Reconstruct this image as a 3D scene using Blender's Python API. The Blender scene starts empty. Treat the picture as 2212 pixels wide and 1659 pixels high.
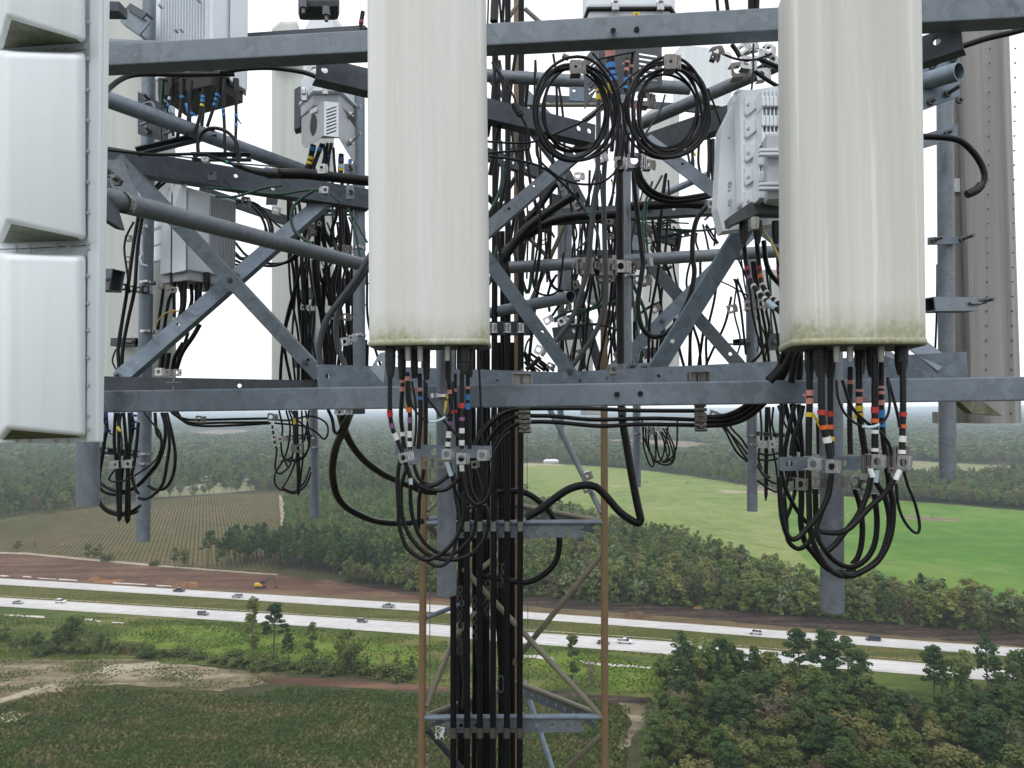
import bpy, bmesh, math, random
import numpy as np
from mathutils import Vector, Matrix
R = math.radians
SC = bpy.context.scene
COL = SC.collection
# ---------------------------------------------------------------- camera
HCAM = 86.0                      # height of the camera above the ground, metres
F_PX, CX, CY = 1548.0, 1106.0, 829.5     # focal length and centre in the 2212 x 1659 survey grid
PITCH, ROLL = R(2.09), R(0.35)
_f = Vector((0, math.cos(PITCH), math.sin(PITCH)))
_u = Vector((0, -math.sin(PITCH), math.cos(PITCH)))
_r = Vector((1, 0, 0))
CR = _r*math.cos(ROLL) - _u*math.sin(ROLL)
CU = _r*math.sin(ROLL) + _u*math.cos(ROLL)
CF = _f
CAMLOC = Vector((0, 0, HCAM))
cd = bpy.data.cameras.new('camera')
cam = bpy.data.objects.new('camera', cd); COL.objects.link(cam)
cd.sensor_width = 36.0; cd.lens = 36.0*F_PX/2212.0
cd.clip_start = 0.05; cd.clip_end = 60000
m = Matrix.Identity(4)
for i in range(3):
    m[i][0] = CR[i]; m[i][1] = CU[i]; m[i][2] = -CF[i]; m[i][3] = CAMLOC[i]
cam.matrix_world = m
SC.camera = cam
# ---------------------------------------------------------------- world, sun, exposure
w = bpy.data.worlds.new('World'); SC.world = w; w.use_nodes = True
nt = w.node_tree; nt.nodes.clear()
SUN_EL, SUN_AZ = 52.0, 200.0
sky = nt.nodes.new('ShaderNodeTexSky'); sky.sky_type = 'NISHITA'; sky.sun_disc = False
sky.sun_elevation = R(SUN_EL); sky.sun_rotation = R(SUN_AZ); sky.dust_density = 3.0
# an overcast: the blue sky veiled by an even layer of bright cloud with faint soft structure
tc = nt.nodes.new('ShaderNodeTexCoord')
nz = nt.nodes.new('ShaderNodeTexNoise'); nz.inputs['Scale'].default_value = 2.2; nz.inputs['Detail'].default_value = 5
mp = nt.nodes.new('ShaderNodeMapping'); mp.inputs['Scale'].default_value = (1, 1, 3)
nt.links.new(tc.outputs['Generated'], mp.inputs['Vector']); nt.links.new(mp.outputs[0], nz.inputs['Vector'])
rp = nt.nodes.new('ShaderNodeValToRGB')
rp.color_ramp.elements[0].position = 0.3; rp.color_ramp.elements[0].color = (12.8, 13.2, 14.0, 1)
rp.color_ramp.elements[1].position = 0.7; rp.color_ramp.elements[1].color = (15.6, 15.8, 16.3, 1)
nt.links.new(nz.outputs['Fac'], rp.inputs['Fac'])
mx = nt.nodes.new('ShaderNodeMix'); mx.data_type = 'RGBA'; mx.inputs['Factor'].default_value = 0.93
nt.links.new(sky.outputs[0], mx.inputs[6]); nt.links.new(rp.outputs[0], mx.inputs[7])
bg = nt.nodes.new('ShaderNodeBackground'); bg.inputs['Strength'].default_value = 0.1
nt.links.new(mx.outputs[2], bg.inputs['Color'])
wo = nt.nodes.new('ShaderNodeOutputWorld'); nt.links.new(bg.outputs[0], wo.inputs['Surface'])
sd = bpy.data.lights.new('sun', 'SUN'); sd.energy = 0.8; sd.angle = R(14); sd.color = (1, 0.965, 0.92)
sun = bpy.data.objects.new('sun', sd); COL.objects.link(sun)
_sx = Vector((math.sin(R(SUN_AZ))*math.cos(R(SUN_EL)), math.cos(R(SUN_AZ))*math.cos(R(SUN_EL)), math.sin(R(SUN_EL))))
sun.rotation_euler = _sx.to_track_quat('Z', 'Y').to_euler()
SC.view_settings.view_transform = 'Standard'; SC.view_settings.look = 'None'
SC.view_settings.exposure = -0.1; SC.view_settings.gamma = 1.0; SC.view_settings.use_curve_mapping = False
SC.cycles.max_bounces = 6; SC.cycles.diffuse_bounces = 3; SC.cycles.glossy_bounces = 3
SC.cycles.volume_bounces = 2; SC.cycles.transparent_max_bounces = 12
SC.cycles.use_denoising = True
# ---------------------------------------------------------------- survey helpers
REG = dict(D=(0,0,1), A1=(0,0,.2667), A2=(486.6,0,.28), A3=(1017.5,0,.32), A4=(1504.2,0,.32),
  B1=(0,398.2,.2934), B2=(486.6,398.2,.2934), B3=(1017.5,398.2,.32), B4=(1504.2,398.2,.32),
  C1=(0,840.6,.2667), C2=(486.6,840.6,.28), C3=(1017.5,840.6,.28), C4=(1504.2,840.6,.32),
  D1=(0,1216.6,.28), D2=(486.6,1216.6,.28), D3=(840.6,1216.6,.2667), D4=(1504.2,1216.6,.32),
  E1=(212.4,159.3,.176), E2=(601.7,442.4,.128), E3=(1044.1,106.2,.17067), E4=(1044.1,371.6,.17067),
  E5=(1283,353.9,.18667), E6=(1044.1,619.4,.128), E7=(822.9,929,.18667),
  F1=(0,902.5,.28), F2=(1106,884.8,.26), F3=(1681.1,884.8,.26667), F4=(920.2,955.6,.17063))
def Q(reg, x, y):
    a, b, k = REG[reg]; return a+x*k, b+y*k
def ray(px, py):
    return CR*((px-CX)/F_PX) + CU*((CY-py)/F_PX) + CF
def P(px, py, d):
    """world point seen at survey position px,py on the plane d metres in front"""
    v = ray(px, py); return CAMLOC + v*(d/v.y)
def PR(reg, x, y, d):
    a, b = Q(reg, x, y); return P(a, b, d)
def G(px, py, z=0.0):
    v = ray(px, py); t = (z-HCAM)/v.z; return CAMLOC + v*t
def proj(p):
    v = p-CAMLOC; w_ = v.dot(CF); return CX+v.dot(CR)/w_*F_PX, CY-v.dot(CU)/w_*F_PX
def pts(reg, s, d):
    """'x,y x,y,d ...' -> world points; d single or (first,last)"""
    out = []; L = s.split(); n = len(L)
    for i, t in enumerate(L):
        q = [float(a) for a in t.split(',')]
        dd = q[2] if len(q) > 2 else (d if not isinstance(d, tuple) else d[0]+(d[1]-d[0])*i/max(1, n-1))
        out.append(PR(reg, q[0], q[1], dd))
    return out
# ---------------------------------------------------------------- object helpers
def tag(o, label=None, cat=None, group=None, kind=None):
    if label: o['label'] = label
    if cat: o['category'] = cat
    if group: o['group'] = group
    if kind: o['kind'] = kind
    return o
def empty(name, loc, label=None, cat=None, group=None):
    o = bpy.data.objects.new(name, None); COL.objects.link(o); o.location = loc; o.empty_display_size = 0.1
    return tag(o, label, cat, group)
class MB:
    """collects geometry (world coordinates) for one mesh object"""
    def __init__(s): s.v = []; s.f = []; s.mi = []; s.sm = []
    def add(s, v, f, mi=0, smooth=False):
        o = len(s.v); s.v += [tuple(a) for a in v]
        s.f += [tuple(i+o for i in q) for q in f]; s.mi += [mi]*len(f); s.sm += [smooth]*len(f); return s
    def obj(s, name, mats, parent=None, loc=None):
        me = bpy.data.meshes.new(name)
        if parent is not None: base = parent['_b'] if '_b' in parent.keys() else tuple(parent.location)
        else: base = tuple(loc) if loc is not None else (tuple(np.mean(np.array(s.v), axis=0)) if s.v else (0, 0, 0))
        vv = np.array(s.v, dtype=float)-np.array(base)
        me.from_pydata(vv.tolist(), [], s.f)
        for m_ in (mats if isinstance(mats, (list, tuple)) else [mats]): me.materials.append(M(m_) if isinstance(m_, str) else m_)
        me.polygons.foreach_set('material_index', s.mi); me.polygons.foreach_set('use_smooth', s.sm)
        me.update()
        o = bpy.data.objects.new(name, me); COL.objects.link(o)
        if parent is not None: o.parent = parent
        else: o.location = base
        return o
def frame(a, b, ref=Vector((0, 0, 1))):
    z = (b-a).normalized(); x = ref.cross(z)
    if x.length < 1e-4: x = Vector((1, 0, 0)).cross(z)
    x.normalize(); return x, z.cross(x).normalized(), z
def cyl(mb, a, b, r0, r1=None, n=14, caps=True, mi=0, smooth=True, inner=None):
    r1 = r0 if r1 is None else r1; x, y, z = frame(a, b); v = []; f = []
    for p, r in ((a, r0), (b, r1)):
        for i in range(n):
            t = 2*math.pi*i/n; v.append(p+x*(math.cos(t)*r)+y*(math.sin(t)*r))
    f = [(i, (i+1) % n, n+(i+1) % n, n+i) for i in range(n)]
    mb.add(v, f, mi, smooth)
    if inner:        # hollow ends
        for p, r, s in ((a, r0, 1), (b, r1, -1)):
            q = p+z*(s*inner[1]); vv = v[:n] if s == 1 else v[n:]
            v2 = [p+(w_-p)*(inner[0]/r) for w_ in vv]; v3 = [w_+z*(s*inner[1]) for w_ in v2]
            ff = [(i, (i+1) % n, n+(i+1) % n, n+i) for i in range(n)]+[(n+i, n+(i+1) % n, 2*n+(i+1) % n, 2*n+i) for i in range(n)]+[tuple(range(2*n, 3*n))]
            if s == 1: ff = [tuple(reversed(q_)) for q_ in ff]
            mb.add(vv+v2+v3, ff, mi, False)
    elif caps:
        mb.add(v[:n], [tuple(reversed(range(n)))], mi, False); mb.add(v[n:], [tuple(range(n))], mi, False)
    return mb
def spline(pp, step):
    """Catmull-Rom through pp, resampled near 'step'"""
    if len(pp) < 3:
        n = max(2, int((pp[1]-pp[0]).length/step)+1)
        return [pp[0].lerp(pp[1], i/(n-1)) for i in range(n)]
    q = [pp[0]*2-pp[1]]+list(pp)+[pp[-1]*2-pp[-2]]; out = []
    for i in range(1, len(q)-2):
        p0, p1, p2, p3 = q[i-1:i+3]; n = max(2, int((p2-p1).length/step)+1)
        for k in range(n):
            t = k/n; t2 = t*t; t3 = t2*t
            out.append(0.5*((2*p1)+(-p0+p2)*t+(2*p0-5*p1+4*p2-p3)*t2+(-p0+3*p1-3*p2+p3)*t3))
    out.append(pp[-1].copy()); return out
def sweep(mb, path, rad, n=8, mi=0, caps=True):
    """tube along path; rad number or list"""
    L = len(path); v = []; up = None
    for i in range(L):
        t = (path[min(i+1, L-1)]-path[max(i-1, 0)]);
        if t.length < 1e-9: t = Vector((0, 0, 1))
        t.normalize()
        if up is None:
            up = Vector((0, -1, 0.02)); up = (up-t*up.dot(t))
            if up.length < 1e-3: up = Vector((1, 0, 0))-t*t.x
        else: up = up-t*up.dot(t)
        if up.length < 1e-6: up = t.orthogonal()
        up.normalize(); s = t.cross(up); r = rad[i] if isinstance(rad, (list, tuple)) else rad
        for k in range(n):
            a = 2*math.pi*k/n; v.append(path[i]+up*(math.cos(a)*r)+s*(math.sin(a)*r))
    f = []
    for i in range(L-1):
        for k in range(n):
            k2 = (k+1) % n; f.append((i*n+k, i*n+k2, (i+1)*n+k2, (i+1)*n+k))
    mb.add(v, f, mi, True)
    if caps:
        mb.add(v[:n], [tuple(reversed(range(n)))], mi, False); mb.add(v[-n:], [tuple(range(n))], mi, False)
    return mb
def bevbox(mb, o, X, Y, Z, sx, sy, sz, b=0.0, mi=0):
    """box centred at o with axes X,Y,Z, full sizes, chamfered edges"""
    hx, hy, hz = sx/2, sy/2, sz/2
    if b <= 0:
        v = [o+X*(i*hx)+Y*(j*hy)+Z*(k*hz) for i in (-1, 1) for j in (-1, 1) for k in (-1, 1)]
        mb.add(v, [(0, 1, 3, 2), (4, 6, 7, 5), (0, 4, 5, 1), (2, 3, 7, 6), (0, 2, 6, 4), (1, 5, 7, 3)], mi); return mb
    b = min(b, hx*.9, hy*.9, hz*.9)
    bm = bmesh.new(); bmesh.ops.create_cube(bm, size=1)
    for q in bm.verts: q.co = Vector((q.co.x*sx, q.co.y*sy, q.co.z*sz))
    bmesh.ops.bevel(bm, geom=list(bm.edges), offset=b, segments=2, profile=0.6, affect='EDGES')
    flip = X.cross(Y).dot(Z) < 0
    mb.add([o+X*q.co.x+Y*q.co.y+Z*q.co.z for q in bm.verts],
           [tuple(x_.index for x_ in (reversed(fc.verts) if flip else fc.verts)) for fc in bm.faces], mi, False)
    bm.free(); return mb
def circ(cx, cy, r, n=10, e=1.0, rot=0.0):
    return [(cx+math.cos(2*math.pi*i/n+rot)*r*e, cy+math.sin(2*math.pi*i/n+rot)*r) for i in range(n)]
def plate(mb, o, X, Y, t, outline, holes=(), mi=0):
    """flat plate: 2-D outline with holes in the X,Y plane at o, thickness t centred"""
    N = X.cross(Y).normalized(); bm = bmesh.new(); loops = []
    for lp in [outline]+list(holes):
        vs = [bm.verts.new((a, b, 0)) for a, b in lp]; loops.append(vs)
        for i in range(len(vs)): bm.edges.new((vs[i], vs[(i+1) % len(vs)]))
    bmesh.ops.triangle_fill(bm, use_beauty=True, edges=list(bm.edges), normal=(0, 0, 1))
    bm.verts.index_update(); V = [q.co.copy() for q in bm.verts]; n = len(V)
    F = []
    for fc in bm.faces:
        ids = [x_.index for x_ in fc.verts]
        if fc.normal.z < 0: ids.reverse()
        F.append(tuple(ids))
    v = [o+X*q.x+Y*q.y+N*(t/2) for q in V]+[o+X*q.x+Y*q.y-N*(t/2) for q in V]
    f = list(F)+[tuple(i+n for i in reversed(q)) for q in F]
    for k, vs in enumerate(loops):
        ids = [x_.index for x_ in vs]; L = len(ids)
        for i in range(L): f.append((ids[i], ids[i]+n, ids[(i+1) % L]+n, ids[(i+1) % L]))
    bm.free(); mb.add(v, f, mi); return mb
# ---------------------------------------------------------------- materials
_M = {}
def _new(name):
    m_ = bpy.data.materials.new(name); m_.use_nodes = True; n = m_.node_tree; n.nodes.clear()
    o = n.nodes.new('ShaderNodeOutputMaterial'); b = n.nodes.new('ShaderNodeBsdfPrincipled')
    n.links.new(b.outputs[0], o.inputs['Surface']); _M[name] = m_; return m_, n, b, o
def N_(n, t, **k):
    x = n.nodes.new(t)
    for a, v in k.items():
        if a in x.inputs: x.inputs[a].default_value = v
        else: setattr(x, a, v)
    return x
def coord(n, kind='Object', scale=(1, 1, 1), rot=(0, 0, 0)):
    t = n.nodes.new('ShaderNodeTexCoord'); p = n.nodes.new('ShaderNodeMapping')
    p.inputs['Scale'].default_value = scale; p.inputs['Rotation'].default_value = rot
    n.links.new(t.outputs[kind], p.inputs['Vector']); return p.outputs[0]
def geo(n, scale=(1, 1, 1), rot=(0, 0, 0), loc=(0, 0, 0)):
    t = n.nodes.new('ShaderNodeNewGeometry'); p = n.nodes.new('ShaderNodeMapping')
    p.inputs['Scale'].default_value = scale; p.inputs['Rotation'].default_value = rot; p.inputs['Location'].default_value = loc
    n.links.new(t.outputs['Position'], p.inputs['Vector']); return p.outputs[0]
def noise(n, vec, scale, detail=4, rough=.55, dist=0):
    x = n.nodes.new('ShaderNodeTexNoise'); x.inputs['Scale'].default_value = scale; x.inputs['Detail'].default_value = detail
    x.inputs['Roughness'].default_value = rough; x.inputs['Distortion'].default_value = dist
    n.links.new(vec, x.inputs['Vector']); return x.outputs['Fac']
def ramp(n, fac, stops):
    x = n.nodes.new('ShaderNodeValToRGB'); e = x.color_ramp.elements
    while len(e) < len(stops): e.new(0.5)
    for i, (p, c) in enumerate(stops): e[i].position = p; e[i].color = (*c, 1) if len(c) == 3 else c
    n.links.new(fac, x.inputs['Fac']); return x.outputs['Color']
def mixc(n, fac, a, b, mode='MIX'):
    x = n.nodes.new('ShaderNodeMix'); x.data_type = 'RGBA'; x.blend_type = mode
    for s, v in (('Factor', fac), ('A', a), ('B', b)):
        if hasattr(v, 'links'): n.links.new(v, x.inputs[s] if s == 'Factor' else [i for i in x.inputs if i.name == s and i.type == 'RGBA'][0])
        elif s == 'Factor': x.inputs['Factor'].default_value = v
        else: [i for i in x.inputs if i.name == s and i.type == 'RGBA'][0].default_value = (*v, 1)
    return [o for o in x.outputs if o.type == 'RGBA'][0]
def mth(n, op, a, b=0.0, clamp=False):
    x = n.nodes.new('ShaderNodeMath'); x.operation = op; x.use_clamp = clamp
    for i, v in enumerate((a, b)):
        if hasattr(v, 'links'): n.links.new(v, x.inputs[i])
        else: x.inputs[i].default_value = v
    return x.outputs[0]
def bump(n, b, h, strength=.3, dist=.01):
    x = n.nodes.new('ShaderNodeBump'); x.inputs['Strength'].default_value = strength; x.inputs['Distance'].default_value = dist
    n.links.new(h, x.inputs['Height']); n.links.new(x.outputs[0], b.inputs['Normal'])
G3 = lambda a: tuple(a)
def simple(name, col, rough=.5, metal=0.0, var=.12, sc=30, spec=.5, coat=0):
    m_, n, b, o = _new(name); v = geo(n)
    f = noise(n, v, sc, 4)
    c = mixc(n, f, tuple(x*(1-var) for x in col), tuple(min(1, x*(1+var)) for x in col))
    n.links.new(c, b.inputs['Base Color']); b.inputs['Roughness'].default_value = rough; b.inputs['Metallic'].default_value = metal
    b.inputs['Specular IOR Level'].default_value = spec; b.inputs['Coat Weight'].default_value = coat
    return m_
def galv(name, base, metal=.45, rough=.5, dark=.7, spangle=16):
    m_, n, b, o = _new(name); v = geo(n)
    vo = N_(n, 'ShaderNodeTexVoronoi', Scale=float(spangle)); vo.feature = 'F1'
    dv = noise(n, v, 9, 3); mpv = n.nodes.new('ShaderNodeVectorMath'); mpv.operation = 'ADD'
    nn = n.nodes.new('ShaderNodeTexNoise'); nn.inputs['Scale'].default_value = 14; n.links.new(v, nn.inputs['Vector'])
    sc = n.nodes.new('ShaderNodeVectorMath'); sc.operation = 'SCALE'; sc.inputs['Scale'].default_value = .1
    n.links.new(nn.outputs['Color'], sc.inputs[0]); n.links.new(v, mpv.inputs[0]); n.links.new(sc.outputs[0], mpv.inputs[1])
    n.links.new(mpv.outputs[0], vo.inputs['Vector'])
    bw = n.nodes.new('ShaderNodeRGBToBW'); n.links.new(vo.outputs['Color'], bw.inputs[0])
    f = mth(n, 'ADD', mth(n, 'MULTIPLY', bw.outputs[0], .32), mth(n, 'ADD', mth(n, 'MULTIPLY', noise(n, v, 9, 7, .7), .42), mth(n, 'MULTIPLY', noise(n, v, 60, 5, .7), .26)))
    c = ramp(n, f, [(.25, tuple(x*dark for x in base)), (.5, base), (.78, tuple(min(1, x*1.28) for x in base))])
    # white oxide blooms and thin runs
    fl = ramp(n, noise(n, geo(n, (22, 22, 3.5)), 1.6, 5, .7), [(.66, (0, 0, 0)), (.76, (1, 1, 1))])
    c = mixc(n, mth(n, 'MULTIPLY', fl, .16), c, (.42, .45, .48))
    gr = ramp(n, noise(n, v, 3.2, 5, .6), [(.52, (0, 0, 0)), (.75, (1, 1, 1))])
    c = mixc(n, mth(n, 'MULTIPLY', gr, .4), c, tuple(x*.5 for x in base))
    ru = ramp(n, noise(n, geo(n, (5, 5, 1.5)), 1.7, 6, .75), [(.69, (0, 0, 0)), (.74, (1, 1, 1))])
    c = mixc(n, mth(n, 'MULTIPLY', ru, .35), c, (.16, .10, .055))
    oi = n.nodes.new('ShaderNodeObjectInfo'); hv = n.nodes.new('ShaderNodeHueSaturation'); n.links.new(c, hv.inputs['Color']); n.links.new(mth(n, 'ADD', .84, mth(n, 'MULTIPLY', oi.outputs['Random'], .34)), hv.inputs['Value']); n.links.new(mth(n, 'ADD', .75, mth(n, 'MULTIPLY', oi.outputs['Random'], .4)), hv.inputs['Saturation']); c = hv.outputs['Color']
    n.links.new(c, b.inputs['Base Color']); b.inputs['Metallic'].default_value = metal
    r = n.nodes.new('ShaderNodeMapRange'); r.inputs['To Min'].default_value = rough-.1; r.inputs['To Max'].default_value = rough+.2
    n.links.new(f, r.inputs['Value']); n.links.new(r.outputs[0], b.inputs['Roughness'])
    bump(n, b, noise(n, v, 220, 3), .15, .002); return m_
def M(name): return _M[name]
galv('galv', (.168, .205, .246), dark=.62, spangle=34); galv('galv_dark', (.078, .092, .11), .35, .6, .6, 40); galv('galv_pipe', (.175, .208, .243), .4, .45, .75, 45)
galv('galv_pale', (.30, .34, .38), .4, .5)
simple('stainless', (.42, .42, .42), .2, 1.0, .45, 70)  # strong colour mottling stands in for bright and dark reflections
simple('stainless_dull', (.20, .19, .175), .35, .9, .5, 90)
simple('bolt', (.13, .14, .15), .45, .7, .3, 120)
simple('rubber', (.007, .0072, .0085), .34, 0, .3, 40, .24)
simple('rubber_matt', (.007, .0072, .0085), .45, 0, .3, 40, .16)
simple('corrugated', (.011, .0115, .013), .45, 0, .3, 60, .28)
simple('conduit', (.045, .05, .058), .5, 0, .25, 40, .5)
simple('green_wire', (.008, .05, .034), .5, 0, .2, 40, .5)
simple('yellow_wire', (.62, .52, .16), .5, 0, .1, 40)
for a, c in dict(red=(.42, .03, .025), orange=(.62, .12, .02), pink=(.62, .27, .22), blue=(.03, .2, .52), navy=(.02, .045, .22), yellow=(.66, .5, .02),
                 violet=(.2, .09, .2), white=(.68, .68, .66), pale_blue=(.42, .55, .62), green=(.02, .3, .17)).items():
    simple('tape_'+a, c, .5, 0, .1, 80)
simple('paint_leg', (.18, .118, .062), .55, 0, .2, 12); simple('paint_brace', (.17, .155, .115), .55, 0, .22, 10)
simple('radio_grey', (.76, .81, .86), .5, 0, .06, 9); simple('radio_mid', (.46, .485, .52), .5, 0, .08, 9); simple('radio_dark', (.09, .098, .11), .55, 0, .1, 9)
simple('black_plastic', (.009, .009, .010), .5, 0, .1, 30); simple('dark_hole', (.006, .006, .007), .9, 0, 0, 30)
simple('connector', (.36, .36, .33), .45, .2, .1, 60)
simple('label_white', (.68, .7, .72), .5, 0, .06, 90); simple('label_blue', (.03, .2, .45), .5, 0, .06, 90); simple('label_ink', (.03, .03, .03), .6, 0, .06, 90); simple('label_yellow', (.7, .55, .04), .5, 0, .05, 90)
simple('label_ring', (.26, .29, .31), .6, 0, .5, 60)
m_, n, b, o = _new('scale'); v_ = geo(n); c = ramp(n, noise(n, v_, 28, 7, .75, .6), [(.42, (.09, .105, .12)), (.5, (.17, .18, .17)), (.56, (.36, .35, .30)), (.7, (.46, .46, .42))]); n.links.new(c, b.inputs['Base Color']); b.inputs['Roughness'].default_value = .8
simple('galv_rope', (.2, .205, .2), .55, .4, .3, 300)
def radome(name, base, dirt, green, zb, streak=1.0, hgt=.16):
    """weathered glass-fibre; zb = bottom height of the antenna: algae sits above it"""
    m_, n, b, o = _new(name); v = geo(n)
    s1 = noise(n, geo(n, (14, 14, .35)), 1.0, 6, .55); s2 = noise(n, geo(n, (42, 42, .9)), 1.0, 4, .5)
    c = ramp(n, s1, [(.34, dirt), (.5, tuple((x+y)/2 for x, y in zip(base, dirt))), (.67, base)])
    run = ramp(n, s2, [(.60, (0, 0, 0)), (.66, (1, 1, 1))])
    c = mixc(n, mth(n, 'MULTIPLY', run, .34*streak), c, tuple(min(1, x*1.18) for x in base))
    sp = ramp(n, noise(n, v, 150, 3, .7), [(.62, (0, 0, 0)), (.72, (1, 1, 1))])
    c = mixc(n, mth(n, 'MULTIPLY', sp, .18), c, tuple(x*.55 for x in dirt))
    sx = n.nodes.new('ShaderNodeSeparateXYZ'); n.links.new(v, sx.inputs[0])
    z = mth(n, 'SUBTRACT', sx.outputs['Z'], zb); z = mth(n, 'DIVIDE', z, hgt)
    z = mth(n, 'ADD', z, mth(n, 'MULTIPLY', mth(n, 'SUBTRACT', noise(n, geo(n, (9, 9, 4)), 1, 6, .7), .5), 1.9))
    alg = ramp(n, z, [(.0, (1, 1, 1)), (.25, (.85, .85, .85)), (.5, (.3, .3, .3)), (.95, (0, 0, 0))])
    fine = ramp(n, noise(n, v, 110, 5, .8), [(.35, (.55, .55, .55)), (.6, (1, 1, 1))])
    c = mixc(n, mth(n, 'MULTIPLY', mth(n, 'MULTIPLY', alg, fine), .85), c, green)
    n.links.new(c, b.inputs['Base Color']); b.inputs['Roughness'].default_value = .6
    bump(n, b, noise(n, v, 260, 3), .12, .002); return m_
# ---------------------------------------------------------------- the ground and its fields, roads
def ground_mat(name, cols, sc=(.02, .15, 1.2), rough=.95, rows=None, bmp=.6, rings=None, streak=None, w2=.5):
    """three scales of noise between the given colours (dark, mid, light)"""
    m_, n, b, o = _new(name); v = geo(n)
    a = noise(n, v, sc[0], 5, .6, .4); c_ = noise(n, v, sc[1], 6, .65); d = noise(n, v, sc[2], 4, .7)
    f = mth(n, 'ADD', mth(n, 'ADD', mth(n, 'MULTIPLY', a, .38), mth(n, 'MULTIPLY', c_, .62-w2*.4)), mth(n, 'MULTIPLY', d, w2*.4))
    if streak:
        f = mth(n, 'ADD', mth(n, 'MULTIPLY', f, .6), mth(n, 'MULTIPLY', noise(n, geo(n, streak[1], (0, 0, streak[0])), 1, 5, .6), .4))
    st = [(.40, cols[0]), (.49, cols[1]), (.57, cols[2])]
    if len(cols) > 3: st.append((.64, cols[3]))
    c = ramp(n, f, st)
    if rows:
        wv = N_(n, 'ShaderNodeTexWave'); wv.inputs['Scale'].default_value = rows[1]; wv.inputs['Distortion'].default_value = 1.6
        wv.inputs['Detail'].default_value = 3; wv.inputs['Detail Scale'].default_value = 1.2
        n.links.new(geo(n, (1, 1, 1), (0, 0, rows[0])), wv.inputs['Vector'])
        c = mixc(n, mth(n, 'MULTIPLY', wv.outputs['Fac'], rows[2]), c, rows[3])
    if rings:
        cx, cy, per, amt, col = rings
        vv = n.nodes.new('ShaderNodeVectorMath'); vv.operation = 'DISTANCE'; vv.inputs[1].default_value = (cx, cy, 0)
        n.links.new(v, vv.inputs[0])
        rr = mth(n, 'ADD', vv.outputs['Value'], mth(n, 'MULTIPLY', noise(n, v, .02, 3), 14))
        cb = n.nodes.new('ShaderNodeCombineXYZ'); n.links.new(mth(n, 'DIVIDE', rr, per), cb.inputs[0])
        ln = ramp(n, noise(n, cb.outputs[0], 1.0, 5, .75), [(.48, (0, 0, 0)), (.56, (1, 1, 1))])
        c = mixc(n, mth(n, 'MULTIPLY', ln, amt), c, col)
    n.links.new(c, b.inputs['Base Color']); b.inputs['Roughness'].default_value = rough
    b.inputs['Specular IOR Level'].default_value = .1
    bump(n, b, mth(n, 'ADD', c_, d), bmp, .8); return m_
rng = np.random.default_rng(7)
def jag(poly, amp, step, seed=0):
    """subdivide the outline and push it about so that field edges look natural"""
    r = np.random.default_rng(seed+11); out = []
    for i in range(len(poly)):
        a = np.array(poly[i][:2]); b = np.array(poly[(i+1) % len(poly)][:2]); L = np.linalg.norm(b-a); k = int(min(160, max(1, L/step)))
        nrm = np.array([-(b-a)[1], (b-a)[0]])/max(L, 1e-6)
        ph = r.uniform(0, 6.28, 6)
        for j in range(k):
            t = j/k; q = a+(b-a)*t; s = L*t
            o = sum(math.sin(s/(step*wl)+ph[m_])*am for m_, (wl, am) in enumerate(((6, .5), (2.7, .3), (1.3, .25), (.7, .2))))
            q = q+nrm*o*amp*min(1, 4*t*(1-t)+.25)+nrm*r.normal(0, amp*.18); out.append((q[0], q[1]))
    return out
_lay = [0]
def gpoly(name, reg, s, mat_, z, amp=1.5, step=4, pts_=None, holes=()):
    pp = pts_ or [tuple(G(*Q(reg, *[float(c) for c in t.split(',')])))[:2] for t in s.split()]
    if amp: pp = jag(pp, amp, step, len(name)+int(z*1000))
    bm = bmesh.new(); vs = [bm.verts.new((a, b, 0)) for a, b in pp]
    for i in range(len(vs)): bm.edges.new((vs[i], vs[(i+1) % len(vs)]))
    bmesh.ops.triangle_fill(bm, use_beauty=True, edges=list(bm.edges), normal=(0, 0, 1))
    for fc in bm.faces:
        if fc.normal.z < 0: fc.normal_flip()
    me = bpy.data.meshes.new(name); bm.to_mesh(me); bm.free(); me.materials.append(mat_)
    o = bpy.data.objects.new(name, me); COL.objects.link(o); o.location = (0, 0, z); o['kind'] = 'structure'; return o
# base sheet
GM = ground_mat('m_ground', [(.035, .040, .017), (.060, .064, .028), (.10, .085, .05)], (.008, .05, .5))
me = bpy.data.meshes.new('ground'); me.from_pydata([(-30000, -2000, 0), (30000, -2000, 0), (30000, 40000, 0), (-30000, 40000, 0)], [], [(0, 1, 2, 3)])
me.materials.append(GM); go = bpy.data.objects.new('ground', me); COL.objects.link(go); go['kind'] = 'structure'
mm = ground_mat('m_meadow', [(.04, .062, .018), (.085, .12, .026), (.16, .155, .05), (.15, .12, .075)], (.016, .09, .9), streak=(R(9), (.02, .09, 1)))
mb_ = ground_mat('m_meadow_bright', [(.06, .11, .018), (.11, .17, .024), (.18, .21, .045), (.13, .12, .055)], (.02, .12, 1.0))
mcrop = ground_mat('m_crop_dark', [(.038, .058, .018), (.065, .082, .028), (.11, .10, .05)], (.012, .2, 1.6), rows=(R(-3), .35, .30, (.022, .030, .012)), bmp=1, w2=1.0)
mcorn = ground_mat('m_crop_brown', [(.095, .095, .032), (.15, .12, .055), (.20, .14, .08)], (.010, .07, .6), rows=(R(24), .105, .75, (.06, .07, .025)))
mclay = ground_mat('m_clay', [(.075, .045, .034), (.125, .07, .048), (.18, .115, .075), (.24, .13, .07)], (.018, .1, .7), streak=(R(8), (.012, .12, 1)))
mdebris = ground_mat('m_cleared_soil', [(.022, .017, .016), (.055, .038, .032), (.11, .085, .065), (.2, .17, .13)], (.03, .35, 2.0), streak=(R(8), (.03, .3, 1)))
mverge = ground_mat('m_dry_verge', [(.09, .075, .035), (.15, .115, .06), (.20, .145, .085)], (.02, .12, .9), streak=(R(8), (.015, .2, 1)))
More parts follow.
